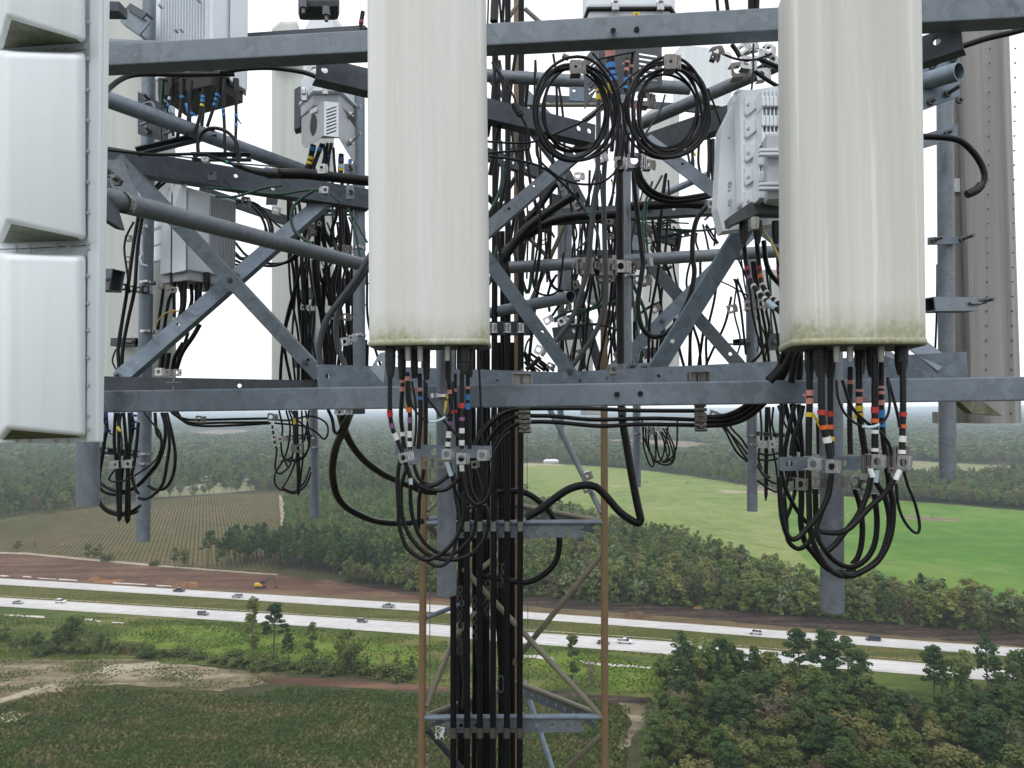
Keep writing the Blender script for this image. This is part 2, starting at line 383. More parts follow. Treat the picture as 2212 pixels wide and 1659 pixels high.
mmed = ground_mat('m_median_grass', [(.055, .07, .017), (.095, .105, .028), (.14, .125, .042)], (.02, .12, .9), streak=(R(8), (.012, .16, 1)))
msand = ground_mat('m_sand', [(.09, .085, .04), (.19, .155, .10), (.36, .30, .21), (.09, .11, .045)], (.035, .22, 1.4), streak=(R(20), (.03, .2, 1)))
mlight = ground_mat('m_pale_sand', [(.25, .21, .15), (.38, .33, .24), (.46, .40, .30)], (.05, .3, 2))
mpad = ground_mat('m_white_sediment', [(.42, .38, .33), (.58, .54, .50), (.7, .67, .63)], (.05, .3, 2))
mcon = ground_mat('m_concrete', [(.50, .485, .475), (.585, .57, .56), (.66, .65, .64)], (.01, .08, 1.5), rough=.85, bmp=.05, streak=(R(7.5), (.006, .7, 1)))
mshl = ground_mat('m_shoulder', [(.40, .38, .35), (.5, .48, .45), (.58, .56, .53)], (.02, .15, 2), rough=.9, bmp=.05, streak=(R(7.5), (.008, .6, 1)))
mwear = ground_mat('m_road_wear', [(.42, .41, .40), (.50, .49, .48), (.60, .59, .58)], (.01, .08, 1.5), rough=.85, bmp=.05, streak=(R(7.5), (.008, 1.2, 1)))
mtan = ground_mat('m_tan_clearing', [(.14, .115, .08), (.22, .175, .125), (.28, .23, .16)], (.006, .04, .3))
mpale = ground_mat('m_pale_field', [(.17, .19, .085), (.23, .235, .12), (.3, .28, .17)], (.006, .04, .3))
PV = G(2014, 1121)
mgr = ground_mat('m_pale_green', [(.12, .19, .042), (.175, .245, .06), (.25, .275, .105), (.38, .38, .22)], (.007, .05, .35), rings=(PV.x, PV.y, 12., .55, (.24, .26, .10)), bmp=.2)
mgb = ground_mat('m_bright_green', [(.065, .155, .02), (.09, .195, .026), (.15, .23, .05)], (.008, .05, .5), rings=(PV.x, PV.y, 16., .3, (.13, .22, .04)), bmp=.2)
gpoly('meadow', 'D', '-400,1300 0,1309 487,1340 901,1369 1130,1389 1416,1409 1504,1418 2112,1465 2400,1490 2400,1560 1700,1530 1480,1500 1300,1510 900,1476 700,1455 487,1440 300,1430 150,1425 0,1425 -400,1420', mm, .02, 1.2)
gpoly('meadow_lush_grass', 'D', '1128,1410 1250,1408 1420,1440 1500,1450 1600,1470 1600,1505 1480,1492 1320,1490 1300,1470 1128,1440', mb_, .05, 1.5, 3)
gpoly('meadow_lush_grass', 'D', '230,1378 330,1352 460,1350 560,1372 700,1372 900,1400 905,1440 780,1440 500,1425 380,1410 300,1400', mb_, .06, 2, 3)
gpoly('crop_field', 'D', '-500,1560 -60,1540 60,1500 120,1487 180,1478 270,1482 400,1494 560,1498 600,1482 640,1478 900,1496 1130,1503 1300,1508 1380,1520 1360,1580 1345,1700 1400,2600 -1200,2600', mcrop, .03, .8, 3)
gpoly('scrub_strip', 'D1', '-500,760 0,740 300,735 700,745 1000,735 1300,775 1700,815 2000,835 2212,850 2212,900 1900,960 1700,990 1200,960 900,935 640,945 440,1000 150,1050 -100,1090 -500,1120', msand, .04, 1.2, 3)
gpoly('sand_bank', 'D1', '700,858 800,800 900,780 1060,775 1150,765 1215,752 1235,775 1180,790 1240,800 1180,818 1060,820 960,850 850,860 760,845', mlight, .07, .7, 2)
gpoly('sand_bank', 'D1', '0,1180 30,1150 120,1145 240,1155 180,1190 120,1220 -20,1240', mlight, .07, .7, 2)
gpoly('sand_track', 'D1', '-40,1060 120,1010 250,960 420,930 440,945 300,985 150,1040 -20,1085', mlight, .08, .8, 2)
gpoly('dirt_track', 'D2', '250,872 520,885 900,905 1300,925 1480,938 2200,985 2200,1010 1480,985 1000,960 520,935 300,925', mclay, .055, .7, 3)
gpoly('dark_strip', 'D3', '1090,1040 1500,1040 1760,1075 2157,1085 2400,1090 2400,1150 2100,1160 1700,1110 1090,1105', mdebris, .06, 1, 3)
gpoly('sand_track', 'D3', '1860,1130 2000,1140 2120,1190 2100,1300 1990,1380 1960,1480 1880,1520 1850,1480 1920,1360 1960,1250 1880,1190', msand, .07, 1.2, 3)
gpoly('brown_crop_field', 'D', '-300,1150 -50,1129 60,1118 160,1103 230,1094 300,1085 400,1075 500,1068 600,1066 612,1080 612,1110 612,1150 600,1236 450,1226 330,1217 200,1208 80,1195 -50,1188 -300,1178', mcorn, .03, 1.5, 6)
gpoly('field_track', 'D', '-200,1186 60,1194 220,1209 330,1219 450,1229 600,1240 600,1243 450,1233 330,1223 200,1212 60,1198 -200,1190', mlight, .09, .5, 4)
gpoly('field_track', 'D', '604,1068 614,1085 616,1115 610,1150 604,1150 606,1115 603,1085', mlight, .09, .6, 4)
gpoly('clay_strip', 'D', '-300,1180 -50,1190 80,1197 200,1210 330,1220 450,1231 620,1245 760,1260 901,1275 1000,1285 1130,1296 1130,1322 901,1304.5 487,1279 0,1250 -300,1236', mclay, .045, 1, 5)
gpoly('cleared_soil', 'D', '760,1262 901,1275 1130,1290 1320,1306 1504,1313 1700,1328 1900,1346 2212,1372 2400,1388 2400,1412 2212,1398 1900,1370 1700,1354 1504,1336 1320,1322 1130,1308 901,1288', mdebris, .065, 1.2, 3)
gpoly('dry_verge', 'D', '400,1270 901,1296 1130,1308 1320,1320 1504,1335 1700,1352 1900,1369 2212,1396 2400,1410 2400,1422 2212,1402 1856,1377 1504,1350 1130,1323 901,1306 400,1275', mverge, .055, .6, 4)
gpoly('median_grass', 'D', '-400,1240 0,1262 487,1292 901,1319 1130,1336 1504,1364 1856,1393 2212,1419 2400,1433 2400,1467 2112,1444 1504,1395 1416,1386 1130,1366 901,1347 487,1321 0,1292 -400,1268', mmed, .035, .3, 4)
gpoly('ditch_sediment', 'D3', '1090,745 1200,745 1330,765 1330,790 1180,770 1090,768', mpad, .085, .8, 2)
gpoly('ditch_sediment', 'D3', '1540,785 1620,800 1800,815 2000,830 2157,845 2400,862 2400,875 2100,855 1800,835 1600,815', mpad, .085, .5, 2)
for k_, s_ in enumerate(('0,92 60,95 75,103 10,103', '170,100 240,104 240,112 180,108', '285,112 430,122 440,128 300,120', '450,120 600,130 595,138 460,130', '860,148 1130,162 1130,170 880,158', '1200,168 1340,176 1335,184 1205,178', '30,396 340,410 345,424 200,414 40,406', '650,430 690,425 780,448 770,456 660,440', '860,455 970,460 960,468 870,462')):
    gpoly('sediment_patch', 'D1', s_, mpad, .1+.004*k_, .25, 2)
for k_, s_ in enumerate(('700,120 760,95 820,130 960,125 900,155 760,150 690,135', '1350,180 1400,140 1520,145 1520,185 1400,188')):
    gpoly('orange_spoil', 'D1', s_, ground_mat('m_spoil%d' % k_, [(.22, .11, .05), (.3, .16, .075), (.36, .21, .11)], (.05, .3, 2)), .1+.01*k_, .5, 2)
# carriageways with shoulders (real widths follow from the survey points)
UP = [(-400, 1229, 1241), (0, 1250, 1263), (487, 1279.6, 1293.6), (901, 1305, 1320), (1130, 1322, 1336.6), (1416, 1343, 1357.5), (1504, 1349.4, 1364.8), (1856, 1376, 1393.5), (2212, 1401, 1420), (2500, 1420, 1441)]
LO = [(-400, 1268, 1284), (0, 1291.6, 1310), (487, 1320.8, 1341), (901, 1346.8, 1370.6), (1130, 1366, 1390), (1416, 1385, 1411), (1504, 1393, 1420), (2112, 1444, 1468), (2500, 1474, 1500)]
def band(name, T, f0, f1, mat_, z):
    a = [G(x, t+(b-t)*f0) for x, t, b in T]; c = [G(x, t+(b-t)*f1) for x, t, b in reversed(T)]
    def sm(L): return spline([Vector(q) for q in L], 15)
    pp = [(q.x, q.y) for q in sm(a)+sm(c)]
    return gpoly(name, 'D', '', mat_, z, 0, 5, pts_=pp)
for nm, T, z in (('upper', UP, .14), ('lower', LO, .14)):
    band('road_shoulder', T, -.02, 1.02, mshl, z); band('road', T, .14, .84, mcon, z+.03)
    for f_ in (.27, .40, .56, .69): band('wheel_wear', T, f_, f_+.055, mwear, z+.06)
mline = ground_mat('m_sand_line', [(.32, .28, .2), (.42, .37, .28), (.5, .44, .34)], (.05, .3, 2))
for x0, x1, dy in ((0, 901, -4.5), (1130, 2212, -6)):
    pp = []
    T = [t for t in LO if x0-1 <= t[0] <= x1+300]
    a = [G(t[0], t[1]+dy) for t in T]; c = [G(t[0], t[1]+dy+1.1) for t in reversed(T)]
    gpoly('gravel_edge', 'D', '', mline, .12, .25, 3, pts_=[(q.x, q.y) for q in a+c])
# right-hand irrigated field, far clearings
gpoly('irrigated_field', 'D', '1090,1012 1140,1003 1180,1001 1300,1008 1400,1017 1500,1030 1640,1054 1700,1062 1850,1075 2050,1090 2212,1104 2500,1132 2600,1330 2212,1320 2000,1300 1800,1300 1600,1240 1400,1190 1140,1110 1060,1060', mgr, .03, 2, 8)
gpoly('irrigated_field', 'D', '1690,1066 1850,1077 2050,1091 2212,1105 2500,1132 2600,1330 2212,1318 2000,1298 1860,1290 1790,1255 1730,1200 1695,1160 1680,1110', mgb, .06, 1.5, 8)
gpoly('bare_patch', 'D', '1940,1112 2010,1117 2070,1121 2060,1127 1990,1124 1945,1118', mtan, .08, 1, 4)
gpoly('bare_patch', 'D', '1630,1046 1692,1056 1700,1072 1660,1068 1636,1058', mtan, .08, 1.5, 6)
for a_ in (('1541,1058 1600,1060 1570,1063', 0), ('1545,1063 1670,1060 1668,1064 1560,1066', 1)):
    gpoly('bare_patch', 'D', a_[0], mlight, .09+.01*a_[1], 1, 5)
gpoly('tan_clearing', 'F2', '480,268 700,250 900,248 1300,255 1500,265 1720,292 1700,330 1560,365 1420,378 1340,370 1100,330 700,300', mtan, .03, 8, 25)
gpoly('pale_field', 'F3', '1060,410 1300,428 1991,462 2300,480 2300,560 1991,520 1600,560 1070,565', mpale, .03, 4, 15)
gpoly('pale_field', 'F1', '1420,128 1560,105 1720,92 1900,95 1860,130 1700,155 1560,150', mtan, .03, 8, 25)
gpoly('pale_field', 'C2', '0,345 60,335 100,350 40,375 -60,372', mtan, .04, 8, 25)
gpoly('pale_field', 'F1', '80,605 200,590 420,580 520,590 400,612 200,620', mpale, .05, 3, 12)
gpoly('pale_field', 'C3', '420,265 900,285 1000,300 700,300 420,290', mtan, .05, 10, 30)
gpoly('far_road', 'F2', '60,450 150,445 260,450 440,462 430,468 230,462 100,480 40,500', mlight, .07, 1, 10)
gpoly('house_lawn', 'F1', '1180,560 1400,520 1700,500 1980,490 1970,560 1600,590 1200,612', mpale, .05, 3, 10)
gpoly('field_margin', 'F1', '-100,820 200,745 500,700 760,660 760,672 500,715 220,765 0,810 -100,835', mmed, .07, 1.5, 6)
# ---------------------------------------------------------------- trees
def leafmat(name, cols, trans=.25, low=0):
    m_, n, b, o = _new(name); v = geo(n)
    oi = n.nodes.new('ShaderNodeObjectInfo'); at = n.nodes.new('ShaderNodeAttribute'); at.attribute_name = 'tint'
    ai = n.nodes.new('ShaderNodeAttribute'); ai.attribute_type = 'INSTANCER'; ai.attribute_name = 'tint'
    r = mth(n, 'FRACT', mth(n, 'ADD', mth(n, 'ADD', oi.outputs['Random'], ai.outputs['Fac']), at.outputs['Fac']))
    f = mth(n, 'ADD', mth(n, 'MULTIPLY', r, .55), mth(n, 'MULTIPLY', noise(n, v, .55, 4, .7), .5))
    if low:
        lf = ramp(n, noise(n, geo(n, (1, 2.2, 1), (0, 0, R(-6))), low, 5, .6, .5), [(.38, (0, 0, 0)), (.62, (1, 1, 1))]); f = mth(n, 'ADD', mth(n, 'MULTIPLY', f, .5), mth(n, 'MULTIPLY', lf, .5))
    c = ramp(n, f, [(.1, cols[0]), (.45, cols[1]), (.7, cols[2]), (.95, cols[3])])
    n.links.new(c, b.inputs['Base Color']); b.inputs['Roughness'].default_value = .75; b.inputs['Specular IOR Level'].default_value = .18
    tr = n.nodes.new('ShaderNodeBsdfTranslucent'); n.links.new(c, tr.inputs['Color'])
    ms = n.nodes.new('ShaderNodeMixShader'); ms.inputs[0].default_value = trans
    n.links.new(b.outputs[0], ms.inputs[1]); n.links.new(tr.outputs[0], ms.inputs[2]); n.links.new(ms.outputs[0], o.inputs['Surface']); return m_
BFAR = leafmat('m_far_leaves', [(.08, .12, .035), (.13, .18, .05), (.19, .225, .065), (.25, .22, .085)])
YOUNG = leafmat('m_young_pine', [(.06, .12, .035), (.09, .165, .045), (.14, .21, .055), (.21, .22, .07)])
PINE = leafmat('m_pine_needles', [(.034, .068, .024), (.055, .10, .034), (.085, .135, .040), (.12, .17, .05)])
BROAD = leafmat('m_broad_leaves', [(.062, .092, .028), (.105, .14, .04), (.16, .18, .056), (.235, .185, .08)])
DRY = leafmat('m_thin_leaves', [(.10, .11, .07), (.15, .14, .085), (.20, .14, .08), (.21, .19, .11)])
PALE = leafmat('m_pale_leaves', [(.13, .18, .085), (.18, .23, .11), (.24, .28, .15), (.28, .28, .15)])
simple('bark', (.075, .062, .052), .9, 0, .35, 3); simple('bark_pale', (.15, .14, .125), .9, 0, .25, 3)
def tribuf(): return dict(v=[], t=[], mi=[])
def addtri(B, V, T, mi):
    o = sum(len(a) for a in B['v']); B['v'].append(V); B['t'].append(T+o); B['mi'].append(np.full(len(T), mi))
def leaves(r, blobs, n, size, flat=.6):
    """n small leaf-clump triangles pairs scattered in ellipsoid blobs"""
    bl = np.array(blobs); wt = bl[:, 3]**2; wt = wt/wt.sum(); k = r.choice(len(bl), n, p=wt)
    d = r.normal(size=(n, 3)); d /= np.linalg.norm(d, axis=1)[:, None]
    rad = r.uniform(.25, 1, n)**.45
    c = bl[k, :3]+d*(bl[k, 3]*rad)[:, None]*np.stack([np.ones(n), np.ones(n), bl[k, 4]], 1)
    nn = d+r.normal(size=(n, 3))*.7; nn[:, 2] += flat; nn /= np.linalg.norm(nn, axis=1)[:, None]
    a = np.cross(nn, r.normal(size=(n, 3))); a /= np.linalg.norm(a, axis=1)[:, None]; b = np.cross(nn, a)
    s = size*r.uniform(.6, 1.35, n)[:, None]
    V = np.stack([c-a*s*.9, c+b*s*.5, c+a*s*1.0, c-b*s*.55], 1).reshape(-1, 3)
    i = np.arange(n)*4
    return V, np.concatenate([np.stack([i, i+1, i+2], 1), np.stack([i, i+2, i+3], 1)])
def limb(B, a, b, r0, r1, n=5, mi=0):
    a = np.array(a, float); b = np.array(b, float); z = b-a; z /= np.linalg.norm(z)+1e-9
    x = np.cross(z, [0.3, .9, .1]); x /= np.linalg.norm(x); y = np.cross(z, x); t = np.arange(n)*2*math.pi/n
    ring = np.cos(t)[:, None]*x+np.sin(t)[:, None]*y; V = np.concatenate([a+ring*r0, b+ring*r1]); i = np.arange(n); j = (i+1) % n
    addtri(B, V, np.concatenate([np.stack([i, j, n+j], 1), np.stack([i, n+j, n+i], 1)]), mi)
def tree_template(kind, seed, n, lsize):
    """returns (trunk buffer, crown buffer); unit metres, base at origin"""
    r = np.random.default_rng(seed); T = tribuf(); Cc = tribuf(); bl = []
    if kind == 'pine':
        H = 19; top = np.array([r.normal(0, .5), r.normal(0, .5), H]); limb(T, (0, 0, 0), top*.5+[.1, 0, 0], .24, .18, 6); limb(T, top*.5+[.1, 0, 0], top, .18, .05, 6)
        nb = 24; z0 = r.uniform(.42, .56)
        for i in range(nb):
            u = i/(nb-1); h = H*(z0+(1-z0)*u); w_ = (1.0-.75*u**1.6)*r.uniform(1.4, 3.6); an = i*2.4+r.uniform(-.5, .5)
            c = top*(h/H)+[math.cos(an)*w_, math.sin(an)*w_, w_*.15]; limb(T, top*(h/H)-[0, 0, .3], c, .07, .02, 3)
            bl.append((*c, r.uniform(.8, 1.45), .55))
        bl.append((*top, 1.0, .8))
    elif kind == 'young':
        H = 11; limb(T, (0, 0, 0), (0, 0, H), .12, .03, 4)
        for i in range(16):
            u = i/15; h = H*(.15+.85*u); w_ = (1-u)*2.0+.2; an = i*2.4; bl.append((math.cos(an)*w_*.6, math.sin(an)*w_*.6, h, .5+(1-u)*.9, .8))
    elif kind in ('broad', 'pale'):
        H = r.uniform(13, 16); limb(T, (0, 0, 0), (r.normal(0, .4), r.normal(0, .4), H*.5), .22, .14, 5)
        for i in range(19):
            u = r.uniform(0, 1); h = H*(.28+.68*u); w_ = 3.6*math.sin(math.pi*(.18+.72*u))*r.uniform(.25, 1.0); an = i*2.4+r.uniform(-.6, .6)
            c = np.array([math.cos(an)*w_, math.sin(an)*w_, h]); limb(T, (0, 0, h*.6), c, .09, .03, 3); bl.append((*c, r.uniform(.9, 1.9), r.uniform(.75, 1.1)))
    elif kind == 'tall':         # narrow light crown with open gaps
        H = r.uniform(15, 18); limb(T, (0, 0, 0), (.3, .2, H*.95), .2, .04, 5)
        for i in range(17):
            u = r.uniform(0, 1); h = H*(.25+.75*u); w_ = 1.9*math.sin(math.pi*(.2+.72*u))*r.uniform(.3, 1.2); an = i*2.4
            c = np.array([math.cos(an)*w_, math.sin(an)*w_, h]); limb(T, (.1, .1, h-.9), c, .06, .02, 3); bl.append((*c, r.uniform(.6, 1.15), 1.0))
    elif kind == 'bare':
        H = r.uniform(12, 15); limb(T, (0, 0, 0), (.2, .1, H*.8), .16, .05, 5)
        for i in range(26):
            u = r.uniform(.2, .95); h = H*.8*u; an = r.uniform(0, 6.28); L = r.uniform(1.2, 3.6)*(1.15-u*.6); c = np.array([math.cos(an)*L*.6, math.sin(an)*L*.6, h+L])
            limb(T, (.1*u, 0, h), c, .055, .015, 3)
            for q in range(2):
                c2 = c+r.normal(size=3)*[.7, .7, .4]+[0, 0, .8]; limb(T, c*.6+np.array([0, 0, h])*.4, c2, .03, .01, 3); bl.append((*c2, r.uniform(.5, .9), 1.1))
    elif kind == 'shrub':
        H = 3.0; limb(T, (0, 0, 0), (0, 0, 1.6), .1, .04, 4)
        for i in range(12):
            an = r.uniform(0, 6.28); w_ = r.uniform(0, 1.8); bl.append((math.cos(an)*w_, math.sin(an)*w_, r.uniform(.5, 2.4), r.uniform(.6, 1.1), .9))
    V, F = leaves(r, bl, n, lsize); addtri(Cc, V, F, 0)
    return T, Cc, H
LMAT = dict(pine=PINE, young=PINE, broad=BROAD, tall=BROAD, pale=PALE, bare=DRY, shrub=BROAD)
def trimesh(name, V, T, mats, mi=None, tint=None):
    me = bpy.data.meshes.new(name); me.vertices.add(len(V)); me.vertices.foreach_set('co', V.astype(np.float32).ravel())
    me.loops.add(len(T)*3); me.loops.foreach_set('vertex_index', T.astype(np.int32).ravel())
    me.polygons.add(len(T)); me.polygons.foreach_set('loop_start', (np.arange(len(T))*3).astype(np.int32))
    me.polygons.foreach_set('loop_total', np.full(len(T), 3, np.int32))
    for m_ in mats: me.materials.append(m_)
    if mi is not None: me.polygons.foreach_set('material_index', mi.astype(np.int32))
    if tint is not None:
        a = me.attributes.new('tint', 'FLOAT', 'POINT'); a.data.foreach_set('value', tint.astype(np.float32))
    me.update(); me.validate(); return me
def buf(B): return np.concatenate(B['v']), np.concatenate(B['t'])
HI = {}
for k, c, n_, ls in (('pine', 4, 2300, .36), ('broad', 5, 2300, .40), ('tall', 3, 1500, .36), ('bare', 3, 520, .26), ('shrub', 3, 700, .26), ('young', 2, 1100, .34), ('pale', 2, 1500, .36)):
    for i in range(c):
        T, Cc, H = tree_template(k, 100*len(HI)+i+5, n_, ls)
        HI[(k, i)] = (trimesh('trunk', *buf(T), [M('bark_pale' if k in ('bare', 'tall') else 'bark')]), trimesh('crown', *buf(Cc), [LMAT[k]]), H)
KN = dict(pine='pine_tree', young='young_pine', broad='broadleaf_tree', tall='slender_tree', bare='sparse_tree', shrub='shrub', pale='pale_tree')
def plant(kind, i, x, y, h, label, group=None, wd=1.0, rot=None, z=0):
    tm, cm, H = HI[(kind, i)]; s = h/H
    o = empty(KN[kind], (x, y, z), label, 'shrub' if kind == 'shrub' else 'tree', group)
    for nm, me_ in (('trunk', tm), ('crown', cm)):
        q = bpy.data.objects.new(nm, me_); COL.objects.link(q); q.parent = o
        q.scale = (s*wd, s*wd, s); q.rotation_euler = (0, 0, rot if rot is not None else 0)
    return o
import itertools
def inpoly(x, y, poly):
    c = False; j = len(poly)-1
    for i in range(len(poly)):
        if (poly[i][1] > y) != (poly[j][1] > y) and x < (poly[j][0]-poly[i][0])*(y-poly[i][1])/(poly[j][1]-poly[i][1])+poly[i][0]: c = not c
        j = i
    return c
def zone(s, reg='D'): return [tuple(G(*Q(reg, *[float(c) for c in t.split(',')])))[:2] for t in s.split()]
def scatter(poly, sp, r, avoid=()):
    xs = [p[0] for p in poly]; ys = [p[1] for p in poly]; out = []
    nx = int((max(xs)-min(xs))/sp)+1; ny = int((max(ys)-min(ys))/sp)+1
    for a in range(nx):
        for b in range(ny):
            x = min(xs)+(a+r.uniform(0, 1))*sp; y = min(ys)+(b+r.uniform(0, 1))*sp
            if abs(x) > y*.78+25: continue
            if inpoly(x, y, poly) and not any(inpoly(x, y, q) for q in avoid): out.append((x, y))
    return out
r_ = np.random.default_rng(3)
NT = [0]
# --- solitary trees and shrubs (survey: base x, base y, top y)
SOLO = [('tall', 0, 'D2', 205, 785, 290, 'tall leaning ragged tree at the shrub row, left of the round-topped pine', None),
 ('pine', 0, 'D2', 370, 765, 322, 'tall round-topped pine with a bare dark trunk standing above the shrub row', None),
 ('tall', 1, 'D2', 668, 800, 465, 'slim forked tree in the shrub row between the round-topped pine and the dense bushy tree', None),
 ('pine', 1, 'D2', 490, 800, 545, 'small pine rising from the shrub row just right of the round-topped pine', None),
 ('broad', 0, 'D2', 950, 855, 510, 'dense dark bushy tree at the right end of the shrub row', None),
 ('young', 0, 'D2', 1095, 850, 720, 'small vine-covered column tree right of the dense bushy tree', None),
 ('bare', 0, 'D2', 1218, 835, 680, 'thin nearly leafless sapling between the shrub row and the brown tower leg', None),
 ('tall', 2, 'D2', 1325, 840, 670, 'thin sapling just left of the brown tower leg', None),
 ('young', 1, 'D2', 1440, 870, 710, 'grey-green sapling touching the brown tower leg in the picture', None),
 ('broad', 1, 'D1', 545, 680, 415, 'tall dark tree at the middle of the left shrub row below the white cars', None),
 ('tall', 0, 'D3', 1490, 1050, 600, 'feathery willow-like tree in the meadow below the white pickup', None),
 ('bare', 1, 'D3', 1640, 1040, 780, 'smaller thin tree beside the feathery willow-like tree', None),
 ('broad', 2, 'F1', 130, 1035, 925, 'small round tree on the brown field edge near the left border', None),
 ('bare', 2, 'F1', 265, 1050, 935, 'small thin tree on the brown field edge right of the small round tree', None),
 ('broad', 3, 'F1', 680, 1085, 980, 'leftmost tree of the clump on the brown field edge', 'g'),
 ('tall', 1, 'F1', 770, 1100, 975, 'tallest tree of the clump on the brown field edge', 'g'),
 ('broad', 4, 'F1', 735, 1090, 1000, 'middle tree of the clump on the brown field edge', 'g'),
 ('shrub', 0, 'F1', 830, 1110, 1040, 'low bush at the right end of the clump on the brown field edge', 'g'),
 ('shrub', 1, 'F1', 1205, 1140, 1090, 'lone low bush on the brown field edge right of the clump', None),
 ('pine', 2, 'F1', 1603, 1165, 880, 'lone round-headed pine in front of the brown field left of the pine stand', None),
 ('tall', 2, 'F1', 1350, 1155, 1000, 'thin tree left of the lone round-headed pine', None),
 ('broad', 1, 'F1', 1420, 1150, 1010, 'pale bushy tree left of the lone round-headed pine', None),
 ('tall', 1, 'F1', 1690, 1165, 950, 'thin tree right beside the lone round-headed pine', None),
 ('pine', 3, 'F1', 1760, 1165, 885, 'slim pine at the left edge of the pine stand', None),
 ('pine', 0, 'D4', 710, 910, 455, 'tall pine crossing the lower road, leftmost of the three over the wood', None),
 ('pine', 1, 'D4', 895, 1080, 470, 'broad dense pine crossing the lower road, middle of the three over the wood', None),
 ('pine', 3, 'D4', 1040, 900, 510, 'slim pine crossing the lower road, rightmost of the three over the wood', None),
 ('pine', 2, 'D4', 1130, 950, 590, 'leaning pine just right of the three road-crossing pines', None),
 ('pine', 1, 'D4', 1605, 1010, 570, 'solitary tall pine standing clear near the right border over the lower road', None),
 ('pine', 2, 'D4', 185, 850, 520, 'ragged pine at the left corner of the near wood', None),
 ('pine', 0, 'D4', 290, 880, 600, 'dark pine behind the left corner pine of the near wood', None),
 ('pine', 3, 'D4', 490, 900, 610, 'wide-headed dark pine at the left part of the near wood', None),
 ('tall', 1, 'D4', 2150, 1150, 680, 'dark tree at the right border above the near wood', None)]
for k, i, reg, x, yb, yt, lab, gr in SOLO:
    a, b = Q(reg, x, yb); p = G(a, b); d_ = p.y; _, ty = Q(reg, x, yt)
    v = ray(a, ty); h = HCAM+v.z*(d_/v.y)
    plant(k, i, p.x, p.y, max(2.5, h), lab, 'trees of the clump on the brown field edge' if gr else None, wd=1.25, rot=float(r_.uniform(0, 6))); NT[0] += 1
# --- the shrub row (left, beside the meadow)
for a_, b_, n_ in ((Q('D1', -60, 655), Q('D1', 860, 690), 16), (Q('D1', 860, 690), Q('D1', 1900, 770), 14), (Q('D2', 30, 780), Q('D2', 1480, 880), 22)):
    for i in range(n_):
        t = (i+r_.uniform(.1, .9))/n_; p = G(a_[0]+(b_[0]-a_[0])*t, a_[1]+(b_[1]-a_[1])*t+r_.uniform(-5, 6)); far = i % 3
        hh = r_.uniform(2.2, 5.0) if a_[0] > 200 else r_.uniform(4, 8)
        plant('shrub' if hh < 5 else 'broad', int(r_.integers(0, 3)), p.x, p.y, hh, 'dark green bush in the row between the meadow and the sandy strip', 'bushes in the row beside the meadow', wd=1.5 if hh < 5 else 1.1, rot=float(r_.uniform(0, 6))); NT[0] += 1
# --- near wood at the bottom right: individual trees
NEARW = zone('1378,1700 1395,1560 1440,1480 1500,1462 1560,1470 1650,1500 1800,1520 2000,1530 2120,1500 2212,1480 2500,1500 2900,1900 1380,1900')
NP = scatter(NEARW, 6.1, r_)
NP.sort(key=lambda q: q[1])
near_ids = NP[:300-NT[0]+40]
for x, y in near_ids:
    px, py = proj(Vector((x, y, 0))); rr = r_.uniform()
    front = py > 1640
    k = 'pine' if rr < (.25 if front else .55) else ('broad' if rr < .82 else ('tall' if rr < .91 else 'bare'))
    h = r_.uniform(9, 16) if front else r_.uniform(10, 17.5)
    g_ = {'pine': 'dark green pine inside the near wood at the lower right', 'broad': 'olive green leafy tree inside the near wood at the lower right', 'tall': 'slender open-crowned tree inside the near wood at the lower right', 'bare': 'grey sparse-leaved tree inside the near wood at the lower right'}[k]
    lim = np.interp(px, [1380, 1440, 1540, 1680, 1760, 1850, 1950, 2050, 2110, 2212, 2500], [1560, 1475, 1432, 1440, 1462, 1442, 1486, 1508, 1476, 1440, 1420])+r_.uniform(-4, 26)
    h = max(4.0, min(h, HCAM+ray(px, lim).z*(y/ray(px, lim).y)))
    wh = ('at its %s' % ('left end' if px < 1560 else 'left half' if px < 1780 else 'right half' if px < 2050 else 'right end'))+', '+('nearest the road' if py < 1545 else 'mid depth' if py < 1680 else 'bottom edge')
    g_ = {'pine': 'dark green pine', 'broad': 'olive leafy tree', 'tall': 'slender open tree', 'bare': 'grey sparse tree'}[k]+' of the near wood '+wh
    plant(k, int(r_.integers(0, 3)), x, y, h, g_, g_, wd=r_.uniform(1.0, 1.55), rot=float(r_.uniform(0, 6))); NT[0] += 1
# undergrowth and all woods farther off: one object
LOW = {}
for k, c, n_, ls in (('pine', 3, 420, .72), ('broad', 3, 420, .8), ('tall', 2, 330, .66), ('bare', 2, 220, .45), ('young', 2, 150, .8), ('shrub', 2, 110, .6), ('pale', 2, 190, .85)):
    for i in range(c):
        T, Cc, H = tree_template(k, 900+17*i+len(k), n_, ls); tv, tt = buf(T); cv, ct = buf(Cc)
        LOW[(k, i)] = (np.concatenate([tv, cv]), np.concatenate([tt, ct+len(tv)]), np.concatenate([np.full(len(tt), 0), np.full(len(ct), 1)]), H)
FARK = {}
for i in range(4):
    r2 = np.random.default_rng(50+i); bl = [(*(r2.normal(size=3)*[3.0, 3.0, 1.5]+[0, 0, 8.5]), r2.uniform(1.8, 3.4), .9) for _ in range(7)]
    V, F = leaves(r2, bl, 34, 2.6, 1.2); FARK[i] = (V, F, 13)
KI = {}; TEMPL = bpy.data.collections.new('tree_templates')
def templ(key, V, T, mats, mi):
    nm = 'kind_%02d' % len(KI); o = bpy.data.objects.new(nm, trimesh(nm, V, T, mats, mi)); TEMPL.objects.link(o); KI[key] = len(KI)
for key, (V, T, mi, H) in LOW.items(): templ(key, V, T, [M('bark'), BFAR if key[0] in ('broad', 'tall', 'shrub') else YOUNG if key[0] == 'young' else LMAT[key[0]]], mi)
